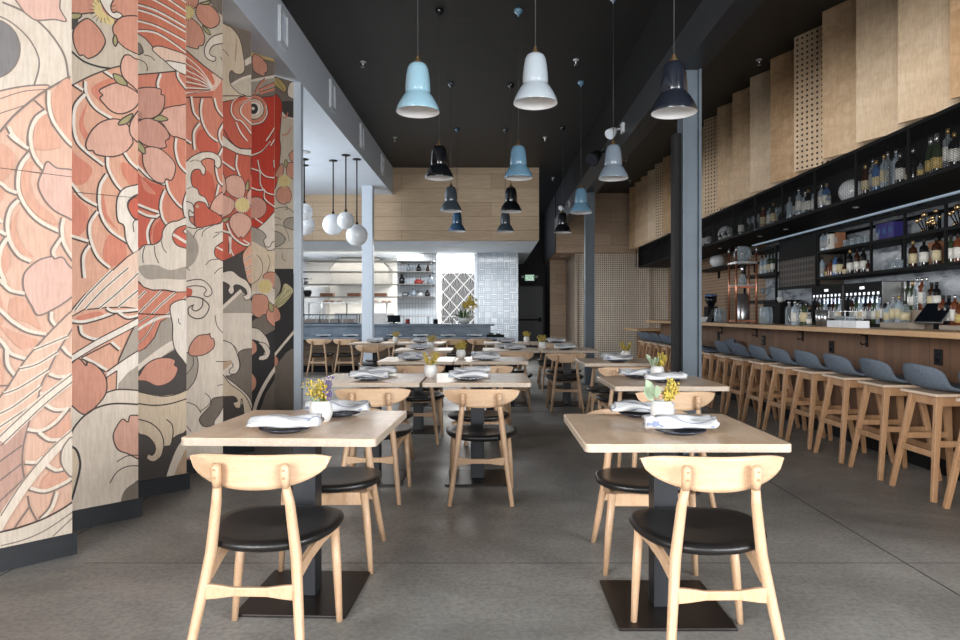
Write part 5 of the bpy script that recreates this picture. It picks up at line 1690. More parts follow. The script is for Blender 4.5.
def make_pot(kind, seed):
    rnd = random.Random(seed)
    t = thing('flower_pot', '', 'plant pot')
    MB().lathe([(0, 0), (0.028, 0), (0.040, 0.008), (0.050, 0.028), (0.052, 0.046), (0.047, 0.068), (0.040, 0.082), (0.037, 0.083), (0.037, 0.078), (0.043, 0.06), (0.03, 0.055), (0, 0.055)], 28).build('pot', M['ceramic'], t)
    st = MB(); fw = MB(); pu = MB(); lf = MB()
    ns = {'mixed': 22, 'leafy': 20, 'yellow': 16}[kind]
    for i in range(ns):
        a = rnd.uniform(0, 2 * PI); q = rnd.uniform(0.2, 1.0)
        if kind == 'leafy': a = rnd.uniform(-0.9, 0.9); 
        base = Vector((0.015 * math.cos(a), 0.015 * math.sin(a), 0.055))
        tip = base + Vector((0.055 * q * math.cos(a), 0.055 * q * math.sin(a), 0.055 + 0.055 * rnd.random()))
        st.tube([base, (base + tip) / 2 + Vector((0, 0, 0.01)), tip], 0.0014, 5)
        tgt = pu if (kind == 'mixed' and math.cos(a) > 0.55 and rnd.random() < 0.8) else fw
        for _ in range(16):
            f = rnd.random()
            p = base.lerp(tip, 0.5 + 0.5 * f) + Vector((rnd.gauss(0, 0.008), rnd.gauss(0, 0.008), rnd.gauss(0, 0.006)))
            tgt.sphere(p, rnd.uniform(0.0028, 0.0055), 6)
    st.build('stems', M['stem'], t); fw.build('blossoms', M['yellow'], t)
    if pu.v: pu.build('blossoms', M['purple'], t)
    nl = 9 if kind == 'leafy' else 5
    for i in range(nl):
        a = rnd.uniform(2.2, 4.2) if kind == 'leafy' else rnd.uniform(0, 2 * PI)
        L = rnd.uniform(0.050, 0.072) if kind == 'leafy' else rnd.uniform(0.03, 0.045)
        base = Vector((0.02 * math.cos(a), 0.02 * math.sin(a), 0.065))
        if kind == 'leafy': base += Vector((0.02 * math.cos(a), 0.015 * math.sin(a), 0.06 * rnd.random()))
        dr = Vector((math.cos(a) * 0.6, math.sin(a) * 0.6, 0.8)).normalized()
        sd = dr.cross(Vector((rnd.uniform(-.5, .5), -1, 0.2))).normalized(); wv = 0.24 * L
        vs = [base, base + dr * L * .3 + sd * wv, base + dr * L * .7 + sd * wv * .9, base + dr * L, base + dr * L * .7 - sd * wv * .9, base + dr * L * .3 - sd * wv]
        nn = dr.cross(sd) * 0.001
        lf.add([v for v in vs] + [v + nn for v in vs], [(0, 1, 2, 3, 4, 5), (11, 10, 9, 8, 7, 6)] + [(i2, (i2 + 1) % 6, (i2 + 1) % 6 + 6, i2 + 6) for i2 in range(6)])
    lf.build('leaves', M['leaf'], t)
    return t
POT = {'mixed': Maker(make_pot('mixed', 5)), 'leafy': Maker(make_pot('leafy', 9)), 'yellow': Maker(make_pot('yellow', 4))}

# ------------------------------------------------------------------ laying out the dining room
# key: (x centre, y centre, place words)
TABLES = {
    'a': (-0.805, 2.98, 'front left table'),
    'b': (0.725, 2.865, 'front right table'),
    'c': (-0.875, 5.08, 'second-row left table'),
    'd': (-0.10, 5.08, 'second-row right table'),
    'e': (1.19, 4.84, 'second table on the bar side'),
    'f': (-0.765, 7.18, 'third-row left table'),
    'g': (0.0, 7.18, 'third-row right table'),
    'h': (1.275, 6.93, 'third table on the bar side'),
    'i': (-0.90, 9.25, 'fourth-row left table'),
    'j': (0.265, 9.23, 'fourth-row middle table'),
    'k': (1.03, 9.23, 'fourth-row right table'),
    'l': (-1.93, 11.42, 'back row leftmost table'),
    'm': (-1.15, 11.42, 'back row second table from left'),
    'n': (0.26, 11.42, 'back row third table from left'),
    'o': (1.03, 11.42, 'back row right end table'),
}
TLAB = {
    'a': 'square wooden table at front left beside the painted panels', 'b': 'square wooden table at front right, nearest the camera on the bar side',
    'c': 'left table of the pushed-together pair in the second row', 'd': 'right table of the pushed-together pair in the second row',
    'e': 'square wooden table just in front of the nearer steel column', 'f': 'left table of the pushed-together pair in the third row',
    'g': 'right table of the pushed-together pair in the third row', 'h': 'square wooden table seen just left of the nearer steel column',
    'i': 'left table of the fourth row, standing alone', 'j': 'middle table of the fourth row', 'k': 'right table of the fourth row, near the far column',
    'l': 'leftmost table of the back row, by the kitchen post', 'm': 'second table from the left in the back row',
    'n': 'third table from the left in the back row', 'o': 'right end table of the back row before the far column'}
for k, (x, y, w) in TABLES.items():
    TABLE.put((x, y, 0), {'a': -0.035}.get(k, 0.0), TLAB[k], 'square dining tables')

def chair_at(x, y, rz, label): CHAIR.put((x, y, 0), rz, label, 'dining chairs')
NEAR = {'a': (-0.820, 2.595, -0.03), 'b': (0.778, 2.565, 0.02), 'c': (-0.79, 4.70, 0.0), 'd': (-0.065, 4.66, 0.0), 'e': (1.18, 4.52, 0.0),
        'f': (-0.70, 6.70, 0.0), 'g': (-0.04, 6.66, 0.0), 'h': (1.25, 6.50, 0.0), 'i': (-0.85, 8.86, 0.05), 'j': (0.30, 8.90, 0.0), 'k': (0.945, 8.72, 0.0),
        'l': (-1.90, 10.95, 0.0), 'm': (-1.10, 10.98, 0.0), 'n': (0.30, 11.0, 0.0), 'o': (1.0, 11.0, 0.0)}
FAR = {'a': (-0.78, 3.34, PI), 'b': (0.75, 3.32, PI), 'c': (-0.86, 5.42, PI), 'd': (-0.10, 5.42, PI), 'e': (1.17, 5.25, PI),
       'f': (-0.77, 7.52, PI), 'g': (0.0, 7.54, PI), 'h': (1.26, 7.28, PI), 'i': (-0.90, 9.62, PI), 'j': (0.26, 9.62, PI), 'k': (1.03, 9.62, PI),
       'l': (-1.93, 11.80, PI), 'm': (-1.15, 11.80, PI), 'n': (0.26, 11.80, PI), 'o': (1.03, 11.80, PI)}
for k in TABLES:
    w = TABLES[k][2]
    chair_at(*NEAR[k], 'beech chair with black seat, near side of the %s' % w)
    chair_at(*FAR[k], 'beech chair with black seat, far side of the %s' % w)

POTS = {'a': (-0.747, 2.985, 'mixed', 0.3), 'b': (0.752, 2.985, 'leafy', 0.0), 'd': (-0.455, 5.10, 'yellow', 1.0), 'e': (1.215, 4.97, 'leafy', 0.5),
        'g': (-0.32, 7.28, 'yellow', 2.2), 'h': (1.40, 7.05, 'yellow', 4.0), 'i': (-0.83, 9.35, 'yellow', 0.4), 'k': (0.705, 9.30, 'yellow', 3.0),
        'l': (-1.59, 11.35, 'yellow', 1.7), 'n': (0.60, 11.45, 'yellow', 5.0)}
PLAB2 = {'mixed': 'round white pot of yellow and purple flowers on the ', 'leafy': 'white pot of yellow flowers and grey-green leaves on the ', 'yellow': 'small white pot of yellow flowers on the '}
for k, (x, y, kind, rz) in POTS.items():
    POT[kind].put((x, y, 0.75), rz, PLAB2[kind] + TABLES[k][2], 'flower pots on the tables', (1.0, 1.0, 1.16))

SET = {'a': [(-0.835, 2.76, 0.06), (-0.715, 3.19, 0.0)], 'b': [(0.755, 2.72, -0.10), (0.70, 3.175, 0.0)]}
rn = random.Random(12)
for k, (x, y, w) in TABLES.items():
    spots = SET.get(k) or [(x + rn.uniform(-0.06, 0.06), y - 0.19, rn.uniform(-0.12, 0.12)), (x + rn.uniform(-0.08, 0.04), y + 0.21, rn.uniform(-0.12, 0.12))]
    if k == 'e': spots = [(1.215, 4.74, -0.05), (1.10, 5.06, 0.05)]
    for i, (px, py, rz) in enumerate(spots):
        side = ('near', 'far')[i]
        link('plate', PLATE_ME, (px, py, 0.75), 0, 'dark blue plate under the napkin, %s side of the %s' % (side, w), 'plate', 'dark plates on the tables')
        link('napkin', NAPKINS[(ord(k) + i) % 3], (px, py, 0.7685), rz + (PI if (ord(k) + i) % 2 else 0), 'folded striped white napkin, %s side of the %s' % (side, w), 'napkin', 'napkins on the plates', (0.90, 1.18, 1.45))
        if k in 'abe':
            link('chopsticks', STICKS_ME, (px + 0.02, py + 0.085, 0.7675), 0.04 - 0.06 * i, 'wooden chopsticks behind the napkin, %s side of the %s' % (side, w), 'chopsticks', 'chopsticks on the plates')

# ------------------------------------------------------------------ bar stool
def make_stool():
    t = thing('bar_stool', '', 'bar stool')
    # upholstered shell; the sitter looks along +x
    prof = [(0.205, 0.724), (0.195, 0.732), (0.10, 0.728), (0.0, 0.722), (-0.08, 0.722), (-0.13, 0.738), (-0.165, 0.775), (-0.19, 0.825), (-0.205, 0.865), (-0.212, 0.892)]
    hw = [0.190, 0.205, 0.218, 0.222, 0.224, 0.224, 0.220, 0.212, 0.190, 0.130]
    side = [0.0, 0.0, 0.0, 0.004, 0.014, 0.030, 0.026, 0.010, -0.006, -0.022]
    fwd = [0, 0, 0, 0.0, 0.0, 0.018, 0.045, 0.060, 0.060, 0.045]
    nu = 14; vs = []; fs = []
    for (x, z), w, sd, fo in zip(prof, hw, side, fwd):
        for j in range(nu + 1):
            q = -1 + 2 * j / nu
            vs.append((x + fo * abs(q) ** 2.4, w * q, z + sd * abs(q) ** 2.6))
    m = nu + 1
    for i in range(len(prof) - 1):
        for j in range(nu):
            fs.append((i * m + j, i * m + j + 1, (i + 1) * m + j + 1, (i + 1) * m + j))
    o = MB().add(vs, fs, 0, True).build('seat_shell', M['fabric'], t)
    so = o.modifiers.new('thickness', 'SOLIDIFY'); so.thickness = 0.026; so.offset = 0.0
    sb = o.modifiers.new('smooth', 'SUBSURF'); sb.levels = 1; sb.render_levels = 1
    MB().box(-0.175, 0.175, -0.19, 0.19, 0.680, 0.700).build('seat_base', M['plywood'], t, bevel=0.004)
    zt = 0.68
    def lp(sx, sy, z):
        f = 1 - z / zt
        return Vector((sx * (0.118 + 0.097 * f), sy * (0.128 + 0.092 * f), z))
    for sx in (-1, 1):
        for sy in (-1, 1):
            MB().bar(lp(sx, sy, 0), lp(sx, sy, zt), 0.030, 0.034, (1, 0, 0), w1=0.038, h1=0.046).build('leg', M['stoolwood'], t, bevel=0.005)
    for sy in (-1, 1):
        MB().bar(lp(-1, sy, 0.645), lp(1, sy, 0.645), 0.028, 0.060, (0, 0, 1)).build('seat_rail', M['stoolwood'], t)
        MB().bar(lp(-1, sy, 0.37), lp(1, sy, 0.37), 0.024, 0.042, (0, 0, 1)).build('stretcher', M['stoolwood'], t, bevel=0.004)
    for sx, z in ((-1, 0.30), (1, 0.24)):
        MB().bar(lp(sx, -1, 0.645), lp(sx, 1, 0.645), 0.028, 0.055, (0, 0, 1)).build('seat_rail', M['stoolwood'], t)
        MB().bar(lp(sx, -1, z), lp(sx, 1, z), 0.024, 0.042, (0, 0, 1)).build('stretcher', M['stoolwood'], t, bevel=0.004)
    return t
STOOL = Maker(make_stool())
for k in range(17):
    STOOL.put((3.085, 4.07 + 0.575 * k, 0), (PI if k == 9 else 0.0) + 0.03 * math.sin(k * 2.1),
              'grey felt bar stool with oak legs, %s stool from the camera' % ORD[k], 'bar stools along the bar')

# ------------------------------------------------------------------ pendant lamps
def make_lamp(cname, drop):
    t = thing('pendant_lamp', '', 'pendant lamp')
    out = [(0.146, 0.0), (0.147, 0.004), (0.140, 0.030), (0.126, 0.062), (0.105, 0.098), (0.088, 0.120), (0.083, 0.128), (0.085, 0.136), (0.0845, 0.18), (0.079, 0.24), (0.071, 0.29), (0.060, 0.315), (0.047, 0.326), (0.0, 0.328)]
    inn = [(0.146, 0.0), (0.143, 0.002), (0.137, 0.030), (0.123, 0.062), (0.102, 0.098), (0.080, 0.126), (0.080, 0.18), (0.074, 0.24), (0.06, 0.30), (0, 0.318)]
    MB().lathe(out, 36).build('shade', M['lamp_' + cname], t)
    MB().lathe(inn, 36).build('reflector', M['lamp_inner'], t)
    MB().lathe([(0, 0.04), (0.022, 0.045), (0.032, 0.07), (0.030, 0.10), (0.016, 0.14), (0.016, 0.20), (0, 0.20)], 16).build('bulb', M['bulb'], t)
    MB().lathe([(0.030, 0.326), (0.028, 0.340), (0.014, 0.358), (0.009, 0.372), (0.009, 0.382), (0, 0.382)], 16).build('brass_cap', M['brass'], t)
    MB().tube([(0, 0, 0.382), (0, 0, drop - 0.06)], 0.0032, 6).build('cord', M['cord'], t)
    MB().lathe([(0.006, drop - 0.075), (0.012, drop - 0.055), (0.040, drop - 0.035), (0.046, drop - 0.015), (0.046, drop), (0, drop)], 20).build('canopy', M['lamp_' + cname], t)
    return t
LAMPS = [(-0.495, 4.60, 2.592, 'sky blue', 'sky blue pendant lamp hanging nearest the camera on the left'),
         (-0.53, 6.95, 2.615, 'black', 'black pendant lamp, second of the left row'),
         (-0.54, 9.15, 2.61, 'dark grey', 'dark grey pendant lamp, third of the left row'),
         (-0.57, 11.4, 2.61, 'steel blue', 'steel blue pendant lamp, farthest of the left row'),
         (0.295, 4.52, 2.625, 'pale grey', 'pale grey pendant lamp hanging nearest the camera in the middle row'),
         (0.28, 6.95, 2.615, 'light blue', 'light blue pendant lamp, second of the middle row'),
         (0.27, 9.2, 2.61, 'black', 'black pendant lamp, third of the middle row'),
         (0.24, 11.45, 2.61, 'dark grey', 'dark grey pendant lamp, farthest of the middle row'),
         (1.187, 4.41, 2.53, 'navy', 'navy pendant lamp hanging nearest the steel column'),
         (1.196, 6.65, 2.55, 'blue grey', 'blue-grey pendant lamp, second of the right row'),
         (1.205, 9.1, 2.58, 'light blue', 'light blue pendant lamp, third of the right row'),
         (1.19, 11.3, 2.58, 'black', 'black pendant lamp, farthest of the right row')]
for x, y, z, c, lab in LAMPS:
    l = make_lamp(c, CEIL - z); l.location = (x, y, z); l['label'] = lab; l['group'] = 'enamel pendant lamps'

def make_globe(r, drop):
    t = thing('globe_lamp', '', 'pendant lamp')
    MB().sphere((0, 0, 0), r, 40).build('globe', M['globe'], t)
    MB().lathe([(0.022, r - 0.006), (0.022, r + 0.035), (0.010, r + 0.045), (0, r + 0.045)], 16).build('socket', M['base_iron'], t)
    MB().tube([(0, 0, r + 0.04), (0, 0, drop - 0.01)], 0.011, 8).build('rod', M['base_iron'], t)
    MB().lathe([(0, drop - 0.018), (0.066, drop - 0.014), (0.070, drop), (0, drop)], 24).build('canopy', M['base_iron'], t)
    return t
for x, y, z, r, lab in ((-2.60, 11.2, 2.70, 0.175, 'white globe lamp, left of the three beside the kitchen post'),
                        (-2.31, 10.82, 2.71, 0.140, 'smallest white globe lamp, in the middle of the three'),
                        (-2.19, 11.1, 2.51, 0.178, 'lowest hanging white globe lamp, right of the three'),
                        (-3.05, 11.1, 2.89, 0.140, 'upper white globe lamp half hidden by the first post'),
                        (-3.17, 11.55, 2.74, 0.178, 'lower white globe lamp half hidden by the first post')):
    g = make_globe(r, 3.757 - z); g.location = (x, y, z); g['label'] = lab; g['group'] = 'globe lamps in the alcove'

# ------------------------------------------------------------------ bar counter
t = thing('bar_counter', 'long bar with an oak top and dark board front behind the stools', 'bar', (3.10, 2.0, 0))
MB().box(0, 0.50, 0, 11.6, 1.058, 1.102).build('bar_top', M['barwood'], t, bevel=0.004)
MB().box(0.28, 0.46, 0.02, 11.58, 0.14, 1.058).build('front', M['barfront'], t)
MB().box(0.34, 0.46, 0.02, 11.58, 0.0, 0.14).build('kick_board', M['black'], t)
t = thing('low_counter', 'lower wooden counter at the far end of the bar', 'counter', (2.95, 13.66, 0))
MB().box(0, 0.60, 0, 1.5, 0.885, 0.92).build('counter_top', M['barwood'], t, bevel=0.003)
MB().box(0.30, 0.55, 0.02, 1.48, 0, 0.885).build('front', M['barfront'], t)
def hook(y, lab):
    t = thing('coat_hook', lab, 'hook', (3.38, y, 0.93), 0, 'bag hooks under the bar')
    MB().box(-0.008, 0, -0.016, 0.016, 0.0, 0.11).build('plate', M['black_metal'], t)
    MB().tube([(-0.006, 0, 0.10), (-0.045, 0, 0.105), (-0.055, 0, 0.12)], 0.006, 6).tube([(-0.006, 0, 0.03), (-0.05, 0, 0.02), (-0.06, 0, 0.045)], 0.006, 6).build('prong', M['black_metal'], t)
def outlet(y, lab):
    t = thing('outlet', lab, 'outlet', (3.38, y, 0.90), 0, 'black outlets on the bar front')
    MB().box(-0.012, 0, -0.045, 0.045, -0.06, 0.06).build('cover', M['black'], t, bevel=0.003)
    MB().box(-0.014, -0.012, -0.02, 0.02, 0.008, 0.04).box(-0.014, -0.012, -0.02, 0.02, -0.04, -0.008).build('sockets', M['screen'], t)
for i, u in enumerate((867, 803, 757, 722)):
    hook(680 * 3.38 / (u - 491), 'black double hook on the bar front, %s from the camera' % ORD[i])
for i, u in enumerate((939, 832, 764, 719)):
    outlet(680 * 3.38 / (u - 491), 'black outlet plate on the bar front, %s from the camera' % ORD[i])

t = thing('back_bar', 'dark back counter along the marble wall behind the bar', 'counter', (4.05, 3.0, 0))
MB().box(0, 0.58, 0, 10.4, 0.91, 0.95).build('counter_top', M['black'], t)
MB().box(0.03, 0.58, 0.02, 10.38, 0, 0.91).build('cabinet', M['black'], t)

# ------------------------------------------------------------------ mesh-fronted bottle cabinet under the ceiling
CY0, CY1 = 2.33, 16.3
t = thing('bottle_cabinet', 'long black mesh-fronted bottle cabinet hung under the maple panels', 'cabinet', (3.53, CY0, 2.334))
Lc = CY1 - CY0
MB().box(0, 0.72, 0, Lc, 0, 0.033).build('bottom_board', M['black'], t)
MB().box(0.02, 0.39, 0, Lc, 0.470, 0.488).build('top_board', M['black'], t)
MB().box(0.36, 0.38, 0, Lc, 0.033, 0.470).build('back_panel', M['black'], t)
MB().box(0, 0.02, 0, Lc, 0.455, 0.488).build('top_rail', M['black_metal'], t)
MB().box(0.0, 0.36, Lc - 0.02, Lc, 0.033, 0.470).build('end_panel', M['black'], t)
MB().box(0.665, 0.71, 0.5, 8.6, -0.014, 0.0).build('light_strip', M['led'], t)
posts = [1.035 * (4.76 + 0.805 * (i - 3)) for i in range(18)]
for y in posts:
    MB().box(0, 0.022, y - CY0 - 0.012, y - CY0 + 0.012, 0.033, 0.455).build('post', M['black_metal'], t)
for y0, y1 in zip(posts, posts[1:]):
    if y1 > CY1: break
    b = MB()
    a0, a1 = y0 - CY0 + 0.012, y1 - CY0 - 0.012
    for i in range(32):
        z = 0.038 + i * 0.0132
        b.box(0.008, 0.011, a0, a1, z, z + 0.0032)
    for i in range(20):
        y = a0 + (a1 - a0) * (i + .5) / 20
        b.box(0.0075, 0.0085, y - 0.001, y + 0.001, 0.033, 0.455)
    b.build('mesh_panel', M['black_metal'], t)
for i, (u, v) in enumerate(((856, 207), (786, 229), (760, 236), (720, 248))):
    dd = 680 * (2.334 - 1.226) / (314 - v)
    tt = thing('puck_light', 'small round puck light under the black cabinet, %s from the camera' % ORD[i], 'light', ((u - 491) * dd / 680, dd, 2.334), 0, 'puck lights under the cabinet')
    MB().lathe([(0, -0.012), (0.028, -0.012), (0.034, 0), (0, 0)], 16).build('housing', M['steel'], tt)

# ------------------------------------------------------------------ bottles and glasses
SHAPES = {
    'wine': [(0, 0.0), (0.036, 0.0), (0.037, 0.006), (0.037, 0.185), (0.030, 0.215), (0.015, 0.235), (0.0145, 0.295), (0.0, 0.295)],
    'champ': [(0, 0.0), (0.042, 0.0), (0.043, 0.006), (0.043, 0.165), (0.034, 0.21), (0.018, 0.25), (0.015, 0.31), (0.0, 0.31)],
    'spirit': [(0, 0.0), (0.040, 0.0), (0.041, 0.006), (0.041, 0.175), (0.032, 0.20), (0.014, 0.212), (0.0135, 0.265), (0.0, 0.265)],
    'tall': [(0, 0.0), (0.033, 0.0), (0.034, 0.006), (0.036, 0.22), (0.028, 0.245), (0.014, 0.258), (0.013, 0.325), (0.0, 0.325)],
    'squat': [(0, 0.0), (0.046, 0.0), (0.047, 0.006), (0.047, 0.12), (0.036, 0.15), (0.016, 0.165), (0.015, 0.205), (0.0, 0.205)],
    'small': [(0, 0.0), (0.026, 0.0), (0.027, 0.005), (0.027, 0.085), (0.018, 0.10), (0.010, 0.11), (0.010, 0.14), (0.0, 0.14)],
}
NECK = {'wine': (0.0155, 0.255, 0.298), 'champ': (0.0195, 0.245, 0.315), 'spirit': (0.0155, 0.235, 0.272), 'tall': (0.0145, 0.285, 0.330), 'squat': (0.017, 0.185, 0.215), 'small': (0.012, 0.122, 0.146)}
LABZ = {'wine': (0.05, 0.14), 'champ': (0.03, 0.12), 'spirit': (0.04, 0.14), 'tall': (0.07, 0.18), 'squat': (0.025, 0.10), 'small': (0.02, 0.07)}
BM = {'clear': ('g_clear', 'clear'), 'green': ('g_green', 'green'), 'brown': ('g_brown', 'dark brown'), 'black': ('g_black', 'black'), 'amber': ('g_amber', 'amber'), 'pale': ('g_grey', 'pale grey'), 'blue': ('g_blue', 'blue')}
LM = {'w': ('lab_white', 'white'), 'c': ('lab_cream', 'cream'), 'o': ('lab_gold', 'gold'), 'g': ('lab_grey', 'grey'), '-': (None, '')}
CM = {'g': 'cap_gold', 'b': 'cap_black', 's': 'cap_silver'}
BOT = {}
def bottle(shape, body, lab, cap, loc, where, group):
    key = (shape, body, lab, cap)
    if key not in BOT:
        r = thing('bottle', '', 'bottle')
        MB().lathe(SHAPES[shape], 18).build('glass', M[BM[body][0]], r)
        if LM[lab][0]:
            rr = max(p[0] for p in SHAPES[shape]) + 0.0008
            z0, z1 = LABZ[shape]
            MB().lathe([(rr - .003, z0), (rr, z0), (rr, z1), (rr - .003, z1)], 18).build('label', M[LM[lab][0]], r)
        cr, c0, c1 = NECK[shape]
        MB().lathe([(cr - .003, c0), (cr, c0), (cr, c1), (0, c1)], 14).build('cap', M[CM[cap]], r)
        BOT[key] = Maker(r)
    sw = {'wine': 'wine bottle', 'champ': 'sparkling wine bottle', 'spirit': 'spirit bottle', 'tall': 'tall bottle', 'squat': 'squat bottle', 'small': 'small bottle'}[shape]
    desc = BM[body][1] + ' ' + sw + ((' with %s label ' % LM[lab][1]) if LM[lab][0] else ' ')
    return BOT[key].put(loc, random.uniform(0, 6), desc + where, group)
def glassware():
    g = MB().lathe([(0, 0), (0.030, 0), (0.034, 0.006), (0.038, 0.09), (0.036, 0.09), (0.032, 0.012), (0, 0.010)], 18)
    r = g.build('tumbler', M['g_clear'])
    s = MB().lathe([(0, 0.0), (0.034, 0.0), (0.034, 0.003), (0.005, 0.008), (0.004, 0.09), (0.016, 0.105), (0.036, 0.14), (0.038, 0.165), (0.032, 0.20), (0.030, 0.20), (0.036, 0.165), (0.034, 0.14), (0.012, 0.11), (0, 0.108)], 18)
    w = s.build('stemmed_glass', M['g_clear'])
    return Maker(r), Maker(w)
TUMB, STEM = glassware()
def glass_at(mk, loc, label, group):
    o = mk.put(loc, 0, label, group)
    o['category'] = 'glass'
    return o

BAYN = ['nearest', 'second', 'third', 'fourth', 'fifth', 'sixth', 'seventh', 'eighth']
BAYS = [
    # y range, bottles left (far) to right (near): shape body label cap
    (4.76, 5.565, ['small clear o b', 'champ green o s', 'champ green o s', 'tall clear w g', 'spirit black w g', 'spirit pale w s', 'spirit pale w g', 'spirit black w g']),
    (5.565, 6.37, ['wine brown c g', 'tall clear g s', 'wine blue c g', 'tall pale c g', 'tall clear - s', 'tall pale - s', 'spirit black w s', 'small brown c b', 'spirit black - s']),
    (6.99, 7.20, ['spirit pale w s', 'spirit blue w g', 'small pale w s']),
    (7.175, 7.98, ['spirit pale - s', 'spirit black g b', 'tall pale w s', 'spirit pale w s', 'spirit black w g', 'spirit pale w s', 'spirit black - b']),
    (7.98, 8.785, ['spirit amber c g', 'spirit pale w b', 'spirit green c g']),
    (8.785, 9.59, ['spirit green w b', 'small black - b']),
    (9.59, 10.395, ['small black w s', 'small pale w s', 'small black w s', 'small pale w b']),
    (10.50, 11.2, ['wine black w b', 'wine black w b', 'wine black g b']),
]
for bi, (y0, y1, lst) in enumerate(BAYS):
    n = len(lst); y0 *= 1.035; y1 *= 1.035
    for i, spec in enumerate(lst):
        y = y1 - (y1 - y0) * (i + 0.5) / n * (1.0 if n > 4 or y1 - y0 < 0.3 else 0.6)
        bottle(*spec.split(), (3.605 + 0.02 * (i % 2), y, 2.367), 'in the %s mesh bay, %s from its left' % (BAYN[bi], ORD[i]), 'bottles in the mesh cabinet')
for bi, y0, n in ((4, 8.02, 6), (5, 8.84, 5)):
    for i in range(n):
        glass_at(STEM, (3.61 + 0.03 * (i % 2), 1.035 * y0 + 0.085 * (n - 1 - i), 2.367), 'stemmed glass in the %s mesh bay, %s glass from its left' % (BAYN[bi], ORD[i]), 'glasses in the mesh cabinet')
for y, r, lab in ((6.82, 0.128, 'round white lantern behind the mesh between the bottles of the third bay'), (10.46, 0.13, 'round white lantern behind the mesh near the far steel column')):
    tt = thing('round_lantern', lab, 'lantern', (3.745, 1.035 * y, 2.367))
    MB().sphere((0, 0, r), r, 28).build('shade', M['globe'], tt)
    MB().lathe([(0, 0), (0.05, 0), (0.05, 0.012), (0, 0.012)], 16).build('base', M['black_metal'], tt)

# ------------------------------------------------------------------ steel shelf rack on the marble wall
t = thing('shelf_rack', 'black steel shelf rack on the marble wall behind the bar', 'shelf', (4.25, 3.4, 1.66))
ZR = [0.0, 0.335, 0.60]; y0r, y1r = 3.4, 8.87
for i, z in enumerate(ZR):
    if i < 2: MB().box(0, 0.385, 0, y1r - y0r, z + 0.012, z + 0.045).build('shelf', M['black_metal'], t)
    else: MB().box(0, 0.03, 0, y1r - y0r, z, z + 0.037).box(0.355, 0.385, 0, y1r - y0r, z, z + 0.037).build('top_rail', M['black_metal'], t)
for y in (8.855, 7.62, 7.0, 6.37, 5.75, 5.1, 4.4):
    for x in (0.0, 0.355):
        MB().box(x, x + 0.024, y - y0r - 0.012, y - y0r + 0.012, 0.045, 0.347).box(x, x + 0.024, y - y0r - 0.012, y - y0r + 0.012, 0.38, 0.60).build('post', M['black_metal'], t)
t2 = thing('shelf_rack', 'dark open shelf beside the black pegboard, left of the main shelf rack', 'shelf', (4.25, 10.15, 1.40))
for z in (0.0, 0.42, 0.82):
    MB().box(0, 0.385, 0, 1.3, z, z + 0.04).build('shelf', M['black_metal'], t2)
for y in (0.015, 1.285):
    MB().box(0, 0.03, y - 0.015, y + 0.015, 0.04, 0.42).box(0, 0.03, y - 0.015, y + 0.015, 0.46, 0.82).build('post', M['black_metal'], t2)
tt = thing('pegboard_panel', 'dark slotted board in a black frame between the two wall shelves', 'board', (4.24, 8.95, 1.62))
MB().box(0.05, 0.40, 0, 1.18, 0.40, 0.69).build('upper_cover', M['black'], tt)
MB().box(0.05, 0.40, 0, 1.18, 0, 0.40).build('board', dots('dark_slotted_board', rgb(92, 80, 70), rgb(24, 22, 22), 0.085, 0.026, 'yz', True), tt)
MB().box(0.02, 0.05, 0, 1.18, 0.39, 0.42).box(0.02, 0.07, 0, 1.18, -0.04, 0.0).box(0.02, 0.07, -0.04, 0, -0.04, 0.66).build('frame', M['black_metal'], tt)
t3 = thing('wall_shelf', 'thin black shelf carrying the white ball lamp beside the near column', 'shelf', (4.25, 11.6, 2.09))
MB().box(0, 0.40, 0, 2.6, 0, 0.03).build('board', M['black_metal'], t3)
MB().box(0.36, 0.40, 0.3, 0.34, -0.14, 0).box(0.36, 0.40, 2.2, 2.24, -0.14, 0).build('bracket', M['black_metal'], t3)
tt = thing('ball_lamp', 'white ball lamp on the thin black shelf beside the near steel column', 'lamp', (4.42, 13.3, 2.12))
MB().sphere((0, 0, 0.15), 0.14, 28).build('globe', M['globe'], tt)
MB().lathe([(0, 0), (0.06, 0), (0.055, 0.018), (0, 0.018)], 16).build('base', M['black_metal'], tt)

LOW, MID = 1.66 + 0.045, 1.66 + 0.38
def uY(u, X): return 680 * X / (u - 491)
X0 = 4.34
rack_low = [(822, 'spirit pale g b'), (827, 'small amber o b'), (831, 'squat amber - b'), (836, 'spirit blue w b'), (840, 'spirit black c b'), (844.5, 'small brown c b'),
            (850, 'wine black w g'), (857, 'wine brown w b'), (863.5, 'wine black w b'), (868, 'small brown - b'),
            (913, 'spirit brown c g'), (924, 'spirit black w b'), (936.5, 'spirit brown c b'), (951, 'spirit green w b'), (958, 'spirit amber w b')]
for i, (u, spec) in enumerate(rack_low):
    bottle(*spec.split(), (X0, uY(u, X0), LOW), 'on the lower rack shelf, %s from its left' % ORD[i], 'bottles on the steel rack')
for i, u in enumerate((894, 898.5, 902, 906, 909.5)):
    glass_at(TUMB, (X0, uY(u, X0), LOW), 'small glass on the lower rack shelf before the whisky bottles, %s from the left' % ORD[i], 'small glasses on the rack')
for i, u in enumerate((823, 827)):
    bottle('spirit', 'pale', 'g', 'b', (X0, uY(u, X0), MID), 'on the upper rack shelf, %s from its left' % ORD[i], 'bottles on the steel rack')
def carton(name, label, x, y, z, w, d, h, mat, group=None, rz=0.0):
    tt = thing(name, label, 'box', (x, y, z), rz, group)
    MB().box(-w / 2, w / 2, -d / 2, d / 2, 0, h).build('carton', M[mat], tt, bevel=0.003)
    MB().box(-w / 2 - 0.001, -w / 2, -d * 0.25, d * 0.25, h * 0.35, h * 0.7).build('label', M['lab_grey' if mat != 'boxblue' else 'g_blue'], tt)
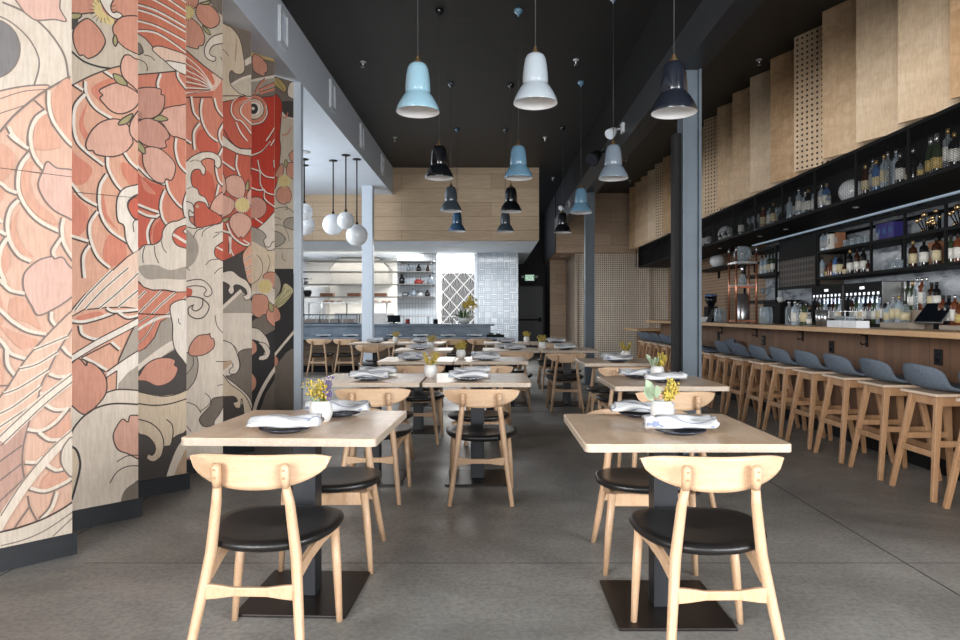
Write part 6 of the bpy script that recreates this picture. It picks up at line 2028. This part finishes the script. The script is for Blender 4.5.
carton('gift_box', 'white and brown boxed bottle on the upper rack shelf near its left end', X0, uY(833, X0), MID, 0.10, 0.10, 0.20, 'lab_white')
carton('gift_box', 'brown box with cream label beside the white box on the upper rack shelf', X0, uY(840, X0), MID, 0.10, 0.08, 0.20, 'boxbrown')
for i, u in enumerate((846, 849.5, 853, 856.5, 860, 863.5, 867, 875, 879)):
    glass_at(TUMB, (X0 + 0.04 * (i % 2), uY(u, X0), MID), 'tumbler on the upper rack shelf, %s of the row from the left' % ORD[i], 'tumblers on the rack')
for i, u in enumerate((885.5, 891, 897.5)):
    carton('gift_box', 'royal blue gift box on the upper rack shelf, %s of the three from the left' % ORD[i], X0 + 0.06, uY(u, X0 + .06), MID, 0.16, 0.105, 0.185, 'boxblue', 'blue gift boxes')
carton('gift_box', 'brown carton standing behind the whisky bottles on the lower rack shelf', X0 + 0.13, uY(937, X0 + .13), LOW, 0.10, 0.15, 0.245, 'boxbrown')
carton('gift_box', 'dark green carton at the right end of the lower rack shelf', X0 + 0.13, uY(956, X0 + .13), LOW, 0.10, 0.16, 0.22, 'boxgreen')
def sculpture(label, y):
    tt = thing('metal_sculpture', label, 'sculpture', (X0, y, MID))
    rr = random.Random(31); b = MB(); c = MB()
    for i in range(16):
        p = Vector((rr.uniform(-0.06, 0.06), rr.uniform(-0.17, 0.17), rr.uniform(0.03, 0.19)))
        c.sphere(p, rr.uniform(0.014, 0.030), 10)
        b.tube([(p.x * 0.4, p.y * 0.5, 0.004), p], 0.006, 6)
    b.build('branches', M['black_metal'], tt); c.build('balls', M['brass'], tt)
sculpture('tangled brass and black metal ornament on the upper rack shelf', uY(930, X0))
sculpture('second metal ornament at the right edge of the upper rack shelf', uY(964, X0))

# bottles on the dark shelf to the left
for i, (u, spec) in enumerate(((762, 'wine pale w b'), (766, 'wine pale w b'), (769.5, 'wine green c b'), (773, 'wine green w b'))):
    bottle(*spec.split(), (4.33, uY(u, 4.33), 1.86), 'on the dark open shelf, %s from its left' % ORD[i], 'bottles on the dark shelf')
for i, u in enumerate((763, 769)):
    glass_at(STEM, (4.33, uY(u, 4.33), 1.44), 'stemmed glass on the lowest board of the dark open shelf, %s from the left' % ORD[i], 'glasses on the dark shelf')

# ------------------------------------------------------------------ on the back counter: wine dispensers
CZ = 0.95
def dispenser(y0, label):
    tt = thing('wine_dispenser', label, 'wine dispenser', (4.10, y0, CZ), 0, 'wine dispensers')
    w, h = 0.77, 0.625
    b = MB(); b.box(0, 0.44, 0, w, h - 0.03, h).box(0, 0.44, 0, 0.03, 0, h - .03).box(0, 0.44, w - 0.03, w, 0, h - .03).box(0.42, 0.44, 0.03, w - 0.03, 0, h - .03).box(0, 0.42, 0.03, w - 0.03, 0, 0.17)
    b.build('housing', M['black_metal'], tt, bevel=0.003)
    MB().box(0.001, 0.02, 0.03, w - 0.03, 0.47, h - 0.03).build('control_panel', M['black'], tt)
    MB().box(-0.002, 0.001, w * 0.44, w * 0.56, 0.55, 0.58).build('display', M['button'], tt)
    for i in range(8):
        y = 0.07 + i * (w - 0.14) / 7
        MB().box(-0.003, 0.001, y - 0.018, y + 0.018, 0.485, 0.515).build('button', M['button'], tt)
    MB().box(0.12, 0.135, 0.03, w - 0.03, 0.17, 0.47).build('back_light', M['cool_lit'], tt)
    for i in range(8):
        y = 0.07 + i * (w - 0.14) / 7
        MB().tube([(0.01, y, 0.475), (-0.012, y, 0.465), (-0.016, y, 0.435)], 0.006, 6).build('spout', M['steel'], tt)
    MB().box(-0.05, 0.0, 0.03, w - 0.03, 0.10, 0.13).build('drip_tray', M['steel'], tt)
    MB().box(0.0, 0.44, -0.004, 0.0, 0.01, h - 0.01).build('side_panel', M['steel'], tt)
    for i in range(8):
        y = y0 + 0.07 + i * (w - 0.14) / 7
        bottle('wine', ('black', 'pale', 'green', 'brown')[i % 4], ('w', 'c', 'w', 'g')[i % 4], ('b', 's')[i % 2], (4.10 + 0.065, y, CZ + 0.17),
               'in the %s wine dispenser, %s from its right' % ('left' if 'left' in label else 'right', ORD[i]), 'bottles in the wine dispensers')
dispenser(7.93, 'left lit wine dispenser with a row of white buttons on the back counter')
dispenser(7.13, 'right lit wine dispenser with a row of white buttons and steel side')

# stepped bottle display and risers
def riser(name, label, u0, u1, X, h, d, mat='greywood'):
    ya, yb = uY(u1, X), uY(u0, X)
    tt = thing(name, label, 'riser', (X, ya, CZ))
    b = MB(); w = yb - ya
    b.box(0, 0.016, 0, w, 0, h).box(d - 0.016, d, 0, w, 0, h).box(0.016, d - 0.016, 0, 0.016, 0, h).box(0.016, d - 0.016, w - 0.016, w, 0, h)
    b.build('sides', M[mat], tt)
    MB().box(0.016, d - 0.016, 0.016, w - 0.016, h - 0.02, h).build('shelf', M[mat], tt)
    return ya, yb
riser('display_riser', 'grey oak riser in front carrying the lower row of bottles on the back counter', 880, 909, 4.06, 0.190, 0.155)
riser('display_riser', 'taller grey oak step behind carrying the upper row of bottles', 897.2, 938, 4.25, 0.315, 0.20)
riser('display_riser', 'grey oak riser at the right edge with whisky bottles', 939, 968, 4.06, 0.175, 0.155)
low = [(884, 'spirit black w b'), (888.5, 'squat pale c s'), (893.5, 'spirit clear c s'), (899, 'spirit pale c g'), (905, 'squat clear c b')]
for i, (u, s) in enumerate(low):
    bottle(*s.split(), (4.135, uY(u, 4.135), CZ + 0.190), 'in the display lower row, %s from its left' % ORD[i], 'bottles on the stepped display')
up = [(908, 'wine green - b'), (912.6, 'wine green w g'), (917.3, 'tall clear - s'), (922, 'tall amber w s'), (926.8, 'tall clear - s'), (931.7, 'spirit brown c b'), (936.7, 'spirit black w b')]
for i, (u, s) in enumerate(up):
    bottle(*s.split(), (4.34, uY(u, 4.34), CZ + 0.315), 'in the display upper row, %s from its left' % ORD[i], 'bottles on the stepped display')
low2 = [(943, 'spirit amber o b'), (949, 'spirit black w b'), (955, 'spirit amber w s'), (961, 'squat amber o g')]
for i, (u, s) in enumerate(low2):
    bottle(*s.split(), (4.135, uY(u, 4.135), CZ + 0.175), 'on the right edge riser, %s from its left' % ORD[i], 'whisky bottles at the right edge')
# point of sale tablet
tt = thing('register_tablet', 'black register tablet on a stand on the back counter', 'tablet', (4.10, uY(931, 4.06), CZ))
MB().box(-0.10, 0.12, -0.17, 0.17, 0, 0.12).build('cash_base', M['black'], tt, bevel=0.008)
MB().bar((0.02, 0, 0.12), (0.04, 0, 0.26), 0.06, 0.05).build('stand', M['black_metal'], tt)
s = MB(); s.bar((-0.075, 0, 0.19), (0.065, 0, 0.375), 0.40, 0.018, (-0.8, 0, 0.6)); s.build('frame', M['steel'], tt, bevel=0.004)
s = MB(); s.bar((-0.079, 0, 0.205), (0.049, 0, 0.374), 0.375, 0.01, (-0.8, 0, 0.6)); s.build('screen', M['screen'], tt)

# ------------------------------------------------------------------ standing on the bar top
BZ = 1.102
def bx_(u, X): return (X, uY(u, X))
carton_items = [(839.5, 'white', 'white card box on the bar in front of the wine dispensers, left one', 0.19), (855.5, 'white', 'white card box on the bar in front of the wine dispensers, right one', 0.19)]
for u, c, lab, w in carton_items:
    tt = thing('napkin_box', lab, 'box', (3.30, uY(u, 3.30), BZ), 0, 'white boxes on the bar')
    b = MB(); b.box(-0.06, 0.06, -0.12, 0.12, 0, 0.006).box(-0.06, -0.052, -0.12, 0.12, 0.006, 0.062).box(0.052, 0.06, -0.12, 0.12, 0.006, 0.062).box(-0.052, 0.052, -0.12, -0.112, 0.006, 0.062).box(-0.052, 0.052, 0.112, 0.12, 0.006, 0.062)
    b.build('box', M['white_paint'], tt)
    MB().box(-0.05, 0.05, -0.11, 0.11, 0.006, 0.05).build('napkins', M['lamp_inner'], tt)
carton2 = thing('napkin_box', 'small white box on the bar beside the near steel column', 'box', (3.42, uY(703, 3.42), BZ), 0, 'white boxes on the bar')
MB().box(-0.08, 0.08, -0.20, 0.20, 0, 0.075).build('box', M['white_paint'], carton2, bevel=0.004)
MB().box(-0.07, 0.07, -0.19, 0.19, 0.075, 0.078).build('napkins', M['lamp_inner'], carton2)
def shaker(u, X, lab, group):
    tt = thing('cocktail_shaker', lab, 'shaker', (X, uY(u, X), BZ), 0, group)
    MB().lathe([(0, 0), (0.033, 0), (0.044, 0.165), (0.041, 0.165), (0.031, 0.006), (0, 0.006)], 20).build('tin', M['steel'], tt)
for i, u in enumerate((819.5, 825)):
    shaker(u, 3.38, 'steel cocktail tin on the bar left of the white boxes, %s' % ('left one' if i == 0 else 'right one'), 'cocktail tins')
tt = thing('drying_rack', 'wire rack of upturned glasses behind the white boxes on the bar', 'rack', (3.46, uY(845, 3.46), BZ))
b = MB()
for z in (0.01, 0.09, 0.15):
    b.bar((-0.08, -0.16, z), (0.08, -0.16, z), .004, .004).bar((-0.08, 0.16, z), (0.08, 0.16, z), .004, .004).bar((-0.08, -0.16, z), (-0.08, 0.16, z), .004, .004).bar((0.08, -0.16, z), (0.08, 0.16, z), .004, .004)
for x in (-0.08, 0.08):
    for y in (-0.16, 0.16): b.bar((x, y, 0), (x, y, 0.16), .005, .005)
for i in range(7): b.bar((-0.08, -0.14 + i * .047, 0.01), (0.08, -0.14 + i * .047, 0.01), .004, .004)
b.build('wires', M['chrome'], tt)
for i in range(4):
    glass_at(TUMB, (3.46, uY(845, 3.46) + 0.12 - 0.08 * i, BZ + 0.0125), 'tumbler standing in the wire rack on the bar, %s from the left' % ORD[i], 'glasses in the wire rack')
# copper cold drip tower
tt = thing('drip_tower', 'tall copper-legged cold drip coffee tower on the bar', 'coffee maker', (3.41, 9.22, BZ))
for sx in (-1, 1):
    for sy in (-1, 1):
        MB().tube([(sx * 0.135, sy * 0.135, 0), (sx * 0.135, sy * 0.135, 0.95)], 0.014, 10).build('leg', M['copper'], tt)
        MB().tube([(sx * 0.135, sy * 0.135, 0.95), (sx * 0.135, sy * 0.135, 1.02)], 0.013, 10).build('leg_cap', M['steel'], tt)
for z, w_, h_ in ((0.03, 0.014, 0.02), (0.49, 0.010, 0.014)):
    b = MB()
    for s_ in (-1, 1):
        b.bar((-0.135, s_ * 0.135, z), (0.135, s_ * 0.135, z), w_, h_).bar((s_ * 0.135, -0.135, z), (s_ * 0.135, 0.135, z), w_, h_)
    b.build('rail_frame', M['copper'], tt)
MB().box(-0.15, 0.15, -0.15, 0.15, 0.80, 0.825).build('upper_shelf', M['steel'], tt)
MB().box(-0.15, 0.15, -0.15, 0.15, 0.505, 0.515).build('middle_shelf', M['steel'], tt)
MB().lathe([(0.02, 0.825), (0.07, 0.84), (0.115, 0.90), (0.118, 0.95), (0.09, 1.02), (0.06, 1.04), (0.057, 1.04), (0.086, 1.015), (0.113, 0.95), (0.11, 0.905), (0.066, 0.846), (0.02, 0.831)], 28).build('water_globe', M['g_clear'], tt)
MB().tube([(0, 0, 0.80), (0, 0, 0.67)], 0.022, 12).build('valve', M['chrome'], tt)
MB().lathe([(0.012, 0.515), (0.05, 0.53), (0.055, 0.58), (0.03, 0.64), (0.022, 0.66), (0.020, 0.66), (0.027, 0.64), (0.052, 0.58), (0.046, 0.534), (0.012, 0.519)], 20).build('coffee_chamber', M['g_clear'], tt)
MB().lathe([(0, 0.04), (0.075, 0.04), (0.078, 0.05), (0.078, 0.23), (0.07, 0.24), (0.07, 0.40), (0, 0.40)], 24).build('carafe', M['steel'], tt)

# left part of the bar: grinder, machine, jugs, clear bottles
tt = thing('coffee_grinder', 'coffee grinder with a blue-lidded hopper behind the copper tower', 'grinder', (4.3, uY(711, 4.3), CZ))
MB().box(-0.10, 0.10, -0.12, 0.12, 0, 0.42).build('body', M['black'], tt, bevel=0.01)
MB().lathe([(0.05, 0.42), (0.11, 0.52), (0.115, 0.62), (0, 0.62)], 20).build('hopper', M['screen'], tt)
MB().lathe([(0.118, 0.62), (0.118, 0.66), (0, 0.665)], 20).build('lid', M['g_blue'], tt)
tt = thing('espresso_machine', 'black espresso machine cabinet with a white cup on it, right of the copper tower', 'coffee machine', (4.10, 9.91, CZ))
MB().box(-0.02, 0.40, -0.29, 0.29, 0, 0.44).build('housing', M['black'], tt, bevel=0.015)
MB().box(-0.026, -0.02, -0.10, 0.02, 0.05, 0.12).build('panel', M['table_metal'], tt)
b = MB()
b.tube([(-0.03, -0.10, 0.38), (-0.07, -0.16, 0.32), (-0.08, -0.20, 0.20)], 0.008, 8); b.build('steam_wand', M['chrome'], tt)
tt = thing('cup', 'white cup on top of the black espresso machine', 'cup', (4.17, 9.80, CZ + 0.44))
MB().lathe([(0, 0), (0.025, 0), (0.045, 0.035), (0.048, 0.075), (0.044, 0.075), (0.04, 0.035), (0, 0.006)], 20).build('bowl', M['ceramic'], tt)
MB().tube([(0.045, 0, 0.06), (0.072, 0, 0.055), (0.070, 0, 0.03), (0.044, 0, 0.025)], 0.006, 8).build('handle', M['ceramic'], tt)
for i, (u, X, spec) in enumerate(((789, 3.40, 'spirit clear - s'), (795, 3.42, 'spirit pale w s'), (800, 3.44, 'spirit clear - b'), (804, 3.42, 'spirit green c b'), (809, 3.45, 'small clear w s'))):
    bottle(*spec.split(), (X, uY(u, X), BZ), 'on the bar, %s right of the copper tower' % ORD[i], 'bottles on the bar')
for i, (u, spec) in enumerate(((797.3, 'tall black g s'), (800.2, 'wine green w b'), (803.2, 'spirit brown c b'), (806.3, 'tall green - s'), (809.4, 'spirit black w g'), (812.4, 'wine brown - b'))):
    bottle(*spec.split(), (4.3, uY(u, 4.3), CZ + 0.10), 'left of the dispensers, %s from the left' % ORD[i], 'bottles left of the dispensers')
tt = thing('speed_rail', 'low black box under the crowd of bottles left of the dispensers', 'box', (4.22, uY(814, 4.3) , CZ))
MB().box(0, 0.18, 0, uY(796, 4.3) - uY(814, 4.3), 0, 0.10).build('tray', M['black_metal'], tt)
MB().box(-0.006, 0, 0.02, uY(796, 4.3) - uY(814, 4.3) - 0.02, 0.02, 0.05).build('trim_strip', M['steel'], tt)
for i, (u, X) in enumerate(((718, 3.36), (722, 3.46), (764, 3.36), (768, 3.46))):
    tt = thing('glass_jug', 'glass water jug on the bar %s the copper tower, %s one' % (('left of', 'right of')[i // 2], ('front', 'rear')[i % 2]), 'jug', (X, uY(u, X), BZ), 0, 'glass jugs')
    MB().lathe([(0, 0), (0.05, 0), (0.055, 0.01), (0.058, 0.15), (0.045, 0.19), (0.048, 0.21), (0.045, 0.21), (0.042, 0.19), (0.054, 0.15), (0.05, 0.014), (0, 0.012)], 20).build('body', M['g_clear'], tt)
    MB().tube([(0, 0.055, 0.16), (0, 0.09, 0.15), (0, 0.09, 0.08), (0, 0.056, 0.06)], 0.006, 8).build('handle', M['g_clear'], tt)
tt = thing('menu_holder', 'dark slanted tablet stand on the bar left of the glass jugs', 'stand', (3.40, uY(712, 3.40), BZ))
MB().bar((-0.05, 0, 0.01), (0.04, 0, 0.20), 0.22, 0.012, (-1, 0, 0.4)).build('panel', M['black'], tt)
MB().box(-0.06, 0.08, -0.11, 0.11, 0, 0.012).build('foot', M['black_metal'], tt)

# ------------------------------------------------------------------ open kitchen
t = thing('kitchen_counter', 'blue-grey stone kitchen counter with a lower eating ledge facing the dining room', 'counter', (-5.29, 13.85, 0))
MB().box(0, 5.60, 0, 0.50, 0.70, 0.75).build('eating_ledge', M['stone'], t, bevel=0.004)
MB().box(0, 5.28, 0.50, 0.58, 0.75, 0.975).build('stone_upstand', M['stone'], t)
MB().box(0, 5.36, 0.44, 0.78, 0.975, 1.02).build('stone_ledge', M['stone'], t, bevel=0.004)
MB().box(0.02, 5.56, 0.42, 0.50, 0.14, 0.70).build('front', M['counterfront'], t)
MB().box(0.02, 5.52, 0.46, 0.54, 0, 0.14).build('kick_board', M['black'], t)
CW = ['leftmost', 'second from the left', 'third from the left', 'fourth from the left', 'fifth from the left', 'rightmost']
for i, x in enumerate((-3.40, -2.87, -1.78, -1.25, -0.74, -0.22)):
    CHAIR.put((x, 13.60, 0), 0.0, 'beech chair at the kitchen counter ledge, %s of the counter chairs' % CW[i], 'dining chairs')
for i, x in enumerate((-3.45, -2.90, -2.0, -1.45, -0.88, -0.34)):
    link('plate', PLATE_ME, (x, 14.06, 0.75), 0, 'dark plate on the kitchen counter ledge, %s' % CW[i], 'plate', 'dark plates on the tables')
    link('napkin', NAPKINS[i % 3], (x, 14.06, 0.7685), 0.1 * (i % 3 - 1), 'folded napkin on the kitchen counter ledge, %s' % CW[i], 'napkin', 'napkins on the plates')
tt = thing('utensil_tray', 'black tray of utensils at the right end of the counter ledge', 'tray', (0.10, 14.05, 0.75))
MB().box(-0.19, 0.17, -0.12, 0.12, 0, 0.012).box(-0.19, 0.17, -0.12, -0.11, 0.012, 0.05).box(-0.19, 0.17, 0.11, 0.12, 0.012, 0.05).box(-0.19, -0.18, -0.11, 0.11, 0.012, 0.05).box(0.16, 0.17, -0.11, 0.11, 0.012, 0.05).build('tray', M['black'], tt)
MB().box(-0.15, -0.05, -0.07, 0.07, 0.012, 0.09).box(0.0, 0.10, -0.06, 0.06, 0.012, 0.075).build('utensils', M['screen'], tt)

# heated case, tablet, raised steel shelf and orchid on the stone ledge
LZ = 1.02
tt = thing('food_case', 'low dark glass-fronted food case at the left end of the stone ledge', 'display case', (-3.42, 14.48, LZ))
b = MB()
for x in (-0.60, -0.2, 0.2, 0.585): b.box(x, x + 0.015, -0.14, -0.125, 0.02, 0.18).box(x, x + 0.015, 0.125, 0.14, 0.02, 0.18)
b.box(-0.60, 0.60, -0.14, 0.14, 0, 0.02).box(-0.62, 0.62, -0.15, 0.15, 0.18, 0.20)
b.build('frame', M['table_metal'], tt)
for i in range(4):
    MB().box(-0.55 + i * .28, -0.33 + i * .28, -0.10, 0.10, 0.02, 0.10).build('food_tray', M['boxbrown'], tt)
MB().box(-0.58, 0.58, -0.124, -0.120, 0.02, 0.18).build('glass_front', M['g_clear'], tt)
tt = thing('order_screen', 'black order screen on the stone ledge right of the white post', 'screen', (-2.07, 14.48, LZ))
MB().box(-0.14, 0.14, -0.012, 0.012, 0.03, 0.18).build('screen', M['screen'], tt, bevel=0.004)
MB().box(-0.08, 0.08, -0.06, 0.06, 0, 0.012).box(-0.02, 0.02, -0.01, 0.03, 0.012, 0.08).build('stand', M['black_metal'], tt)
tt = thing('counter_shelf', 'thin raised steel shelf along the stone ledge beside the orchid', 'shelf', (-1.34, 14.50, LZ))
MB().box(-0.58, 0.58, -0.10, 0.10, 0.15, 0.165).build('board', M['steel'], tt)
for x in (-0.52, 0, 0.52): MB().tube([(x, 0, 0), (x, 0, 0.15)], 0.012, 8).build('leg', M['steel'], tt)
for i, (x, mt, lab) in enumerate(((-1.78, 'red', 'small red tin under the raised steel shelf'), (-1.18, 'black', 'black jar under the raised steel shelf'))):
    tt = thing('jar', lab, 'jar', (x, 14.50, LZ))
    MB().lathe([(0, 0), (0.05, 0), (0.05, 0.09), (0, 0.09)], 18).build('body', M[mt], tt)
    MB().lathe([(0.052, 0.09), (0.052, 0.105), (0, 0.105)], 18).build('lid', M['steel'], tt)
tt = thing('potted_orchid', 'yellow orchid in a white bowl on the stone ledge of the kitchen counter', 'plant', (-0.57, 14.48, LZ))
MB().lathe([(0, 0), (0.07, 0), (0.12, 0.05), (0.145, 0.12), (0.138, 0.12), (0.11, 0.06), (0, 0.09)], 24).build('bowl', M['ceramic'], tt)
rr = random.Random(5); st = MB(); fw = MB(); lf = MB()
for i in range(3):
    p1 = Vector((0.02 * i - 0.03, 0, 0.12)); p2 = Vector((-0.02 + 0.05 * i, 0, 0.42)); p3 = Vector((0.10 + 0.05 * i, -0.03, 0.50)); p4 = Vector((0.17 + .02 * i, -0.05, 0.40))
    st.tube([p1, p2, p3, p4], 0.006, 6)
for i in range(46):
    c = Vector((0.12 + rr.gauss(0, 0.06), rr.gauss(-0.02, 0.05), 0.43 + rr.gauss(0, 0.055)))
    a = rr.uniform(0, 6.28)
    for q in range(5):
        d1 = Vector((math.cos(a + q * 1.257), -0.35, math.sin(a + q * 1.257)))
        d2 = Vector((math.cos(a + q * 1.257 + .5), -0.3, math.sin(a + q * 1.257 + .5)))
        d3 = Vector((math.cos(a + q * 1.257 - .5), -0.3, math.sin(a + q * 1.257 - .5)))
        fw.add([c, c + d3 * 0.026, c + d1 * 0.036, c + d2 * 0.026, c + Vector((0, -0.003, 0))], [(0, 1, 2), (0, 2, 3), (4, 2, 1), (4, 3, 2)])
for i in range(15):
    a = rr.uniform(0, 6.28); L = rr.uniform(0.12, 0.30)
    base = Vector((0.05 * math.cos(a), 0.05 * math.sin(a), 0.10)); dr = Vector((math.cos(a), math.sin(a) * .6, rr.uniform(0.15, 1.6))).normalized()
    sd = Vector((-math.sin(a), math.cos(a), 0.1)).normalized() * 0.03
    pts = [base, base + dr * L * .4 + sd, base + dr * L * .8 + sd * .8, base + dr * L - Vector((0, 0, .02)), base + dr * L * .8 - sd * .8, base + dr * L * .4 - sd]
    lf.add(pts + [p + Vector((0, 0, .003)) for p in pts], [(0, 1, 2, 3, 4, 5), (11, 10, 9, 8, 7, 6)] + [(q, (q + 1) % 6, (q + 1) % 6 + 6, q + 6) for q in range(6)])
st.build('stems', M['stem'], tt); fw.build('blossoms', M['yellow'], tt); lf.build('leaves', M['leafd'], tt)

# long steel shelves across the kitchen
SHZ = [2.574, 2.307, 1.989, 1.671]; SW = ['top', 'second', 'third', 'lowest']
for z, w in zip(SHZ, SW):
    tt = thing('kitchen_shelf', 'long thin steel wall shelf across the kitchen, %s of the four' % w, 'shelf', (-5.3, 17.15, z), 0, 'long kitchen shelves')
    MB().box(0, 3.85, 0, 0.40, -0.026, 0).build('board', M['hoodsteel'], tt)
    MB().box(2.95, 2.98, 0.2, 0.40, -0.07, -0.026).box(3.75, 3.78, 0.2, 0.40, -0.07, -0.026).build('bracket', M['steel'], tt)
def kX(u): return (u - 491) * 17.35 / 680
def kbottle(u, z, h, r, mat, lab):
    tt = thing('bottle', lab, 'bottle', (kX(u), 17.35, z), 0, 'bottles on the kitchen shelves')
    MB().lathe([(0, 0), (r, 0), (r, h * .55), (r * .4, h * .75), (r * .4, h * .9), (0, h * .9)], 16).build('glass', M[mat], tt)
    MB().lathe([(r * .48, h * .88), (r * .48, h), (0, h)], 12).build('cap', M['cap_black'], tt)
kbottle(408.5, SHZ[1], 0.19, 0.045, 'g_grey', 'pale bottle on the second kitchen shelf, left of three')
kbottle(418.7, SHZ[1], 0.19, 0.06, 'g_black', 'black bottle on the second kitchen shelf, middle of three')
kbottle(428, SHZ[1], 0.17, 0.05, 'g_brown', 'brown bottle on the second kitchen shelf, right of three')
kbottle(401.8, SHZ[2], 0.25, 0.075, 'g_black', 'large black flask on the third kitchen shelf at the edge of the tiles')
kbottle(430.5, SHZ[2], 0.22, 0.075, 'g_grey', 'grey glass jar on the third kitchen shelf at its right end')
kbottle(413.5, SHZ[3], 0.20, 0.075, 'g_grey', 'glass jar on the lowest kitchen shelf beside the black box')
kbottle(420.5, SHZ[3], 0.13, 0.07, 'ceramic', 'white jar on the lowest kitchen shelf')
kbottle(427.5, SHZ[3], 0.17, 0.07, 'g_black', 'dark jar on the lowest kitchen shelf at its right end')
tt = thing('kettle', 'red enamel teapot with cups on the third kitchen shelf', 'teapot', (kX(418.5), 17.35, SHZ[2]))
MB().lathe([(0, 0), (0.10, 0), (0.115, 0.06), (0.06, 0.12), (0, 0.125)], 20).build('pot', M['red'], tt)
MB().tube([(0.10, 0, 0.05), (0.15, 0, 0.09)], 0.016, 8).build('spout', M['red'], tt)
MB().tube([(-0.06, 0, 0.11), (-0.05, 0, 0.18), (0.05, 0, 0.18), (0.06, 0, 0.11)], 0.008, 8).build('handle', M['brownbox'], tt)
tt = thing('radio', 'small black box on the lowest kitchen shelf on the tiles', 'box', (kX(405.3), 17.35, SHZ[3]))
MB().box(-0.08, 0.08, -0.06, 0.06, 0, 0.10).build('body', M['black'], tt, bevel=0.005)
MB().box(-0.06, 0.06, -0.064, -0.06, 0.03, 0.08).build('front', M['lab_grey'], tt)
for i, (u, lab) in enumerate(((327.5, 'dark wooden box on the lowest kitchen shelf, left of three'), (354.5, 'dark wooden box on the lowest kitchen shelf, middle of three'), (380.5, 'dark wooden box on the lowest kitchen shelf, right of three'))):
    tt = thing('wooden_box', lab, 'box', (kX(u), 17.35, SHZ[3]), 0, 'wooden boxes in the kitchen')
    b = MB(); b.box(-0.16, 0.16, -0.12, 0.12, 0, 0.01).box(-0.16, 0.16, -0.12, -0.11, .01, 0.085).box(-0.16, 0.16, 0.11, 0.12, .01, 0.085).box(-0.16, -0.15, -0.11, 0.11, .01, 0.085).box(0.15, 0.16, -0.11, 0.11, .01, 0.085)
    b.build('box', M['brownbox'], tt)
    MB().box(-0.15, 0.15, -0.11, 0.11, 0.01, 0.07).build('filling', M['boxbrown'], tt)
for i, (u, z, r, h, mt, lab) in enumerate(((307.5, SHZ[3], 0.10, 0.16, 'table_metal', 'stack of dark bowls at the left end of the lowest kitchen shelf'), (306, SHZ[2], 0.07, 0.15, 'steel', 'steel pot at the left end of the third kitchen shelf'))):
    tt = thing('cooking_pot' if i else 'bowl_stack', lab, 'pot' if i else 'bowls', (kX(u), 17.35, z))
    MB().lathe([(0, 0), (r * .7, 0), (r, h * .5), (r * 1.02, h), (r * .95, h), (r * .9, h * .5), (0, 0.01)], 20).build('bowl', M[mt], tt)
    if i: MB().tube([(r, 0, h * .8), (r + .09, 0, h * .95)], 0.01, 8).build('handle', M['steel'], tt)
    else: MB().lathe([(r * 1.06, h * .55), (r * 1.12, h * .6), (r * 1.12, h * .7), (r * 1.06, h * .72)], 20).build('rim', M['table_metal'], tt)

# pass with plates of food, the hood and the range behind
tt = thing('pass_shelf', 'steel pass shelf with plates of food below the long kitchen shelves', 'shelf', (-4.45, 16.3, 0))
MB().box(0, 1.95, 0, 0.4, 1.49, 1.505).build('board', M['steel'], tt)
for x in (0.03, 0.95, 1.92): MB().tube([(x, 0.2, 0), (x, 0.2, 1.49)], 0.015, 8).build('leg', M['steel'], tt)
MB().box(0, 1.95, 0, 0.4, 1.19, 1.205).build('lower_board', M['steel'], tt)
rr = random.Random(8)
for i, u in enumerate((326, 333, 340, 376, 384, 390)):
    x = (u - 491) * 16.5 / 680
    tt = thing('food_dish', 'plate of roast food on the steel pass shelf, %s from the left' % ORD[i], 'dish', (x, 16.47, 1.505), 0, 'plates on the pass shelf')
    MB().lathe([(0, 0), (0.06, 0), (0.085, 0.015), (0.08, 0.017), (0, 0.008)], 18).build('plate', M['steel'], tt)
    b = MB()
    for q in range(6): b.sphere((rr.uniform(-.04, .04), rr.uniform(-.04, .04), 0.022), rr.uniform(.018, .03), 10)
    b.build('food', M['food'], tt)
tt = thing('range_hood', 'brushed steel extractor hood at the back of the kitchen', 'hood', (-3.63, 18.75, 2.04))
MB().prism([(-0.8, 0.0), (0.8, 0.0), (0.8, 0.45), (0.5, 0.757), (-0.5, 0.757), (-0.8, 0.45)], lambda u, v, w: (u, w, v), 0.80).build('canopy', M['hoodsteel'], tt)
MB().box(-0.8, 0.8, -0.012, 0.0, 0.0, 0.10).build('lip', M['hoodsteel'], tt)
tt = thing('cooking_range', 'steel cooking range below the extractor hood', 'range', (-3.63, 18.85, 0))
MB().box(-0.85, 0.85, 0, 0.72, 0, 0.90).build('body', M['steel'], tt)
MB().box(-0.85, 0.85, 0.66, 0.72, 0.90, 1.25).build('back_guard', M['steel'], tt)
MB().tube([(-0.8, -0.03, 0.72), (0.8, -0.03, 0.72)], 0.012, 8).build('rail', M['chrome'], tt)
tt = thing('refrigerator', 'tall pale steel cupboard at the left back of the kitchen', 'cupboard', (-4.95, 19.1, 0))
MB().box(-0.3, 0.3, 0, 0.48, 0, 2.0).build('body', M['steel'], tt)
MB().box(-0.28, 0.28, -0.03, 0, 0.9, 1.96).build('door', M['steel'], tt)
MB().tube([(0.2, -0.05, 1.1), (0.2, -0.05, 1.6)], 0.012, 8).build('handle', M['chrome'], tt)
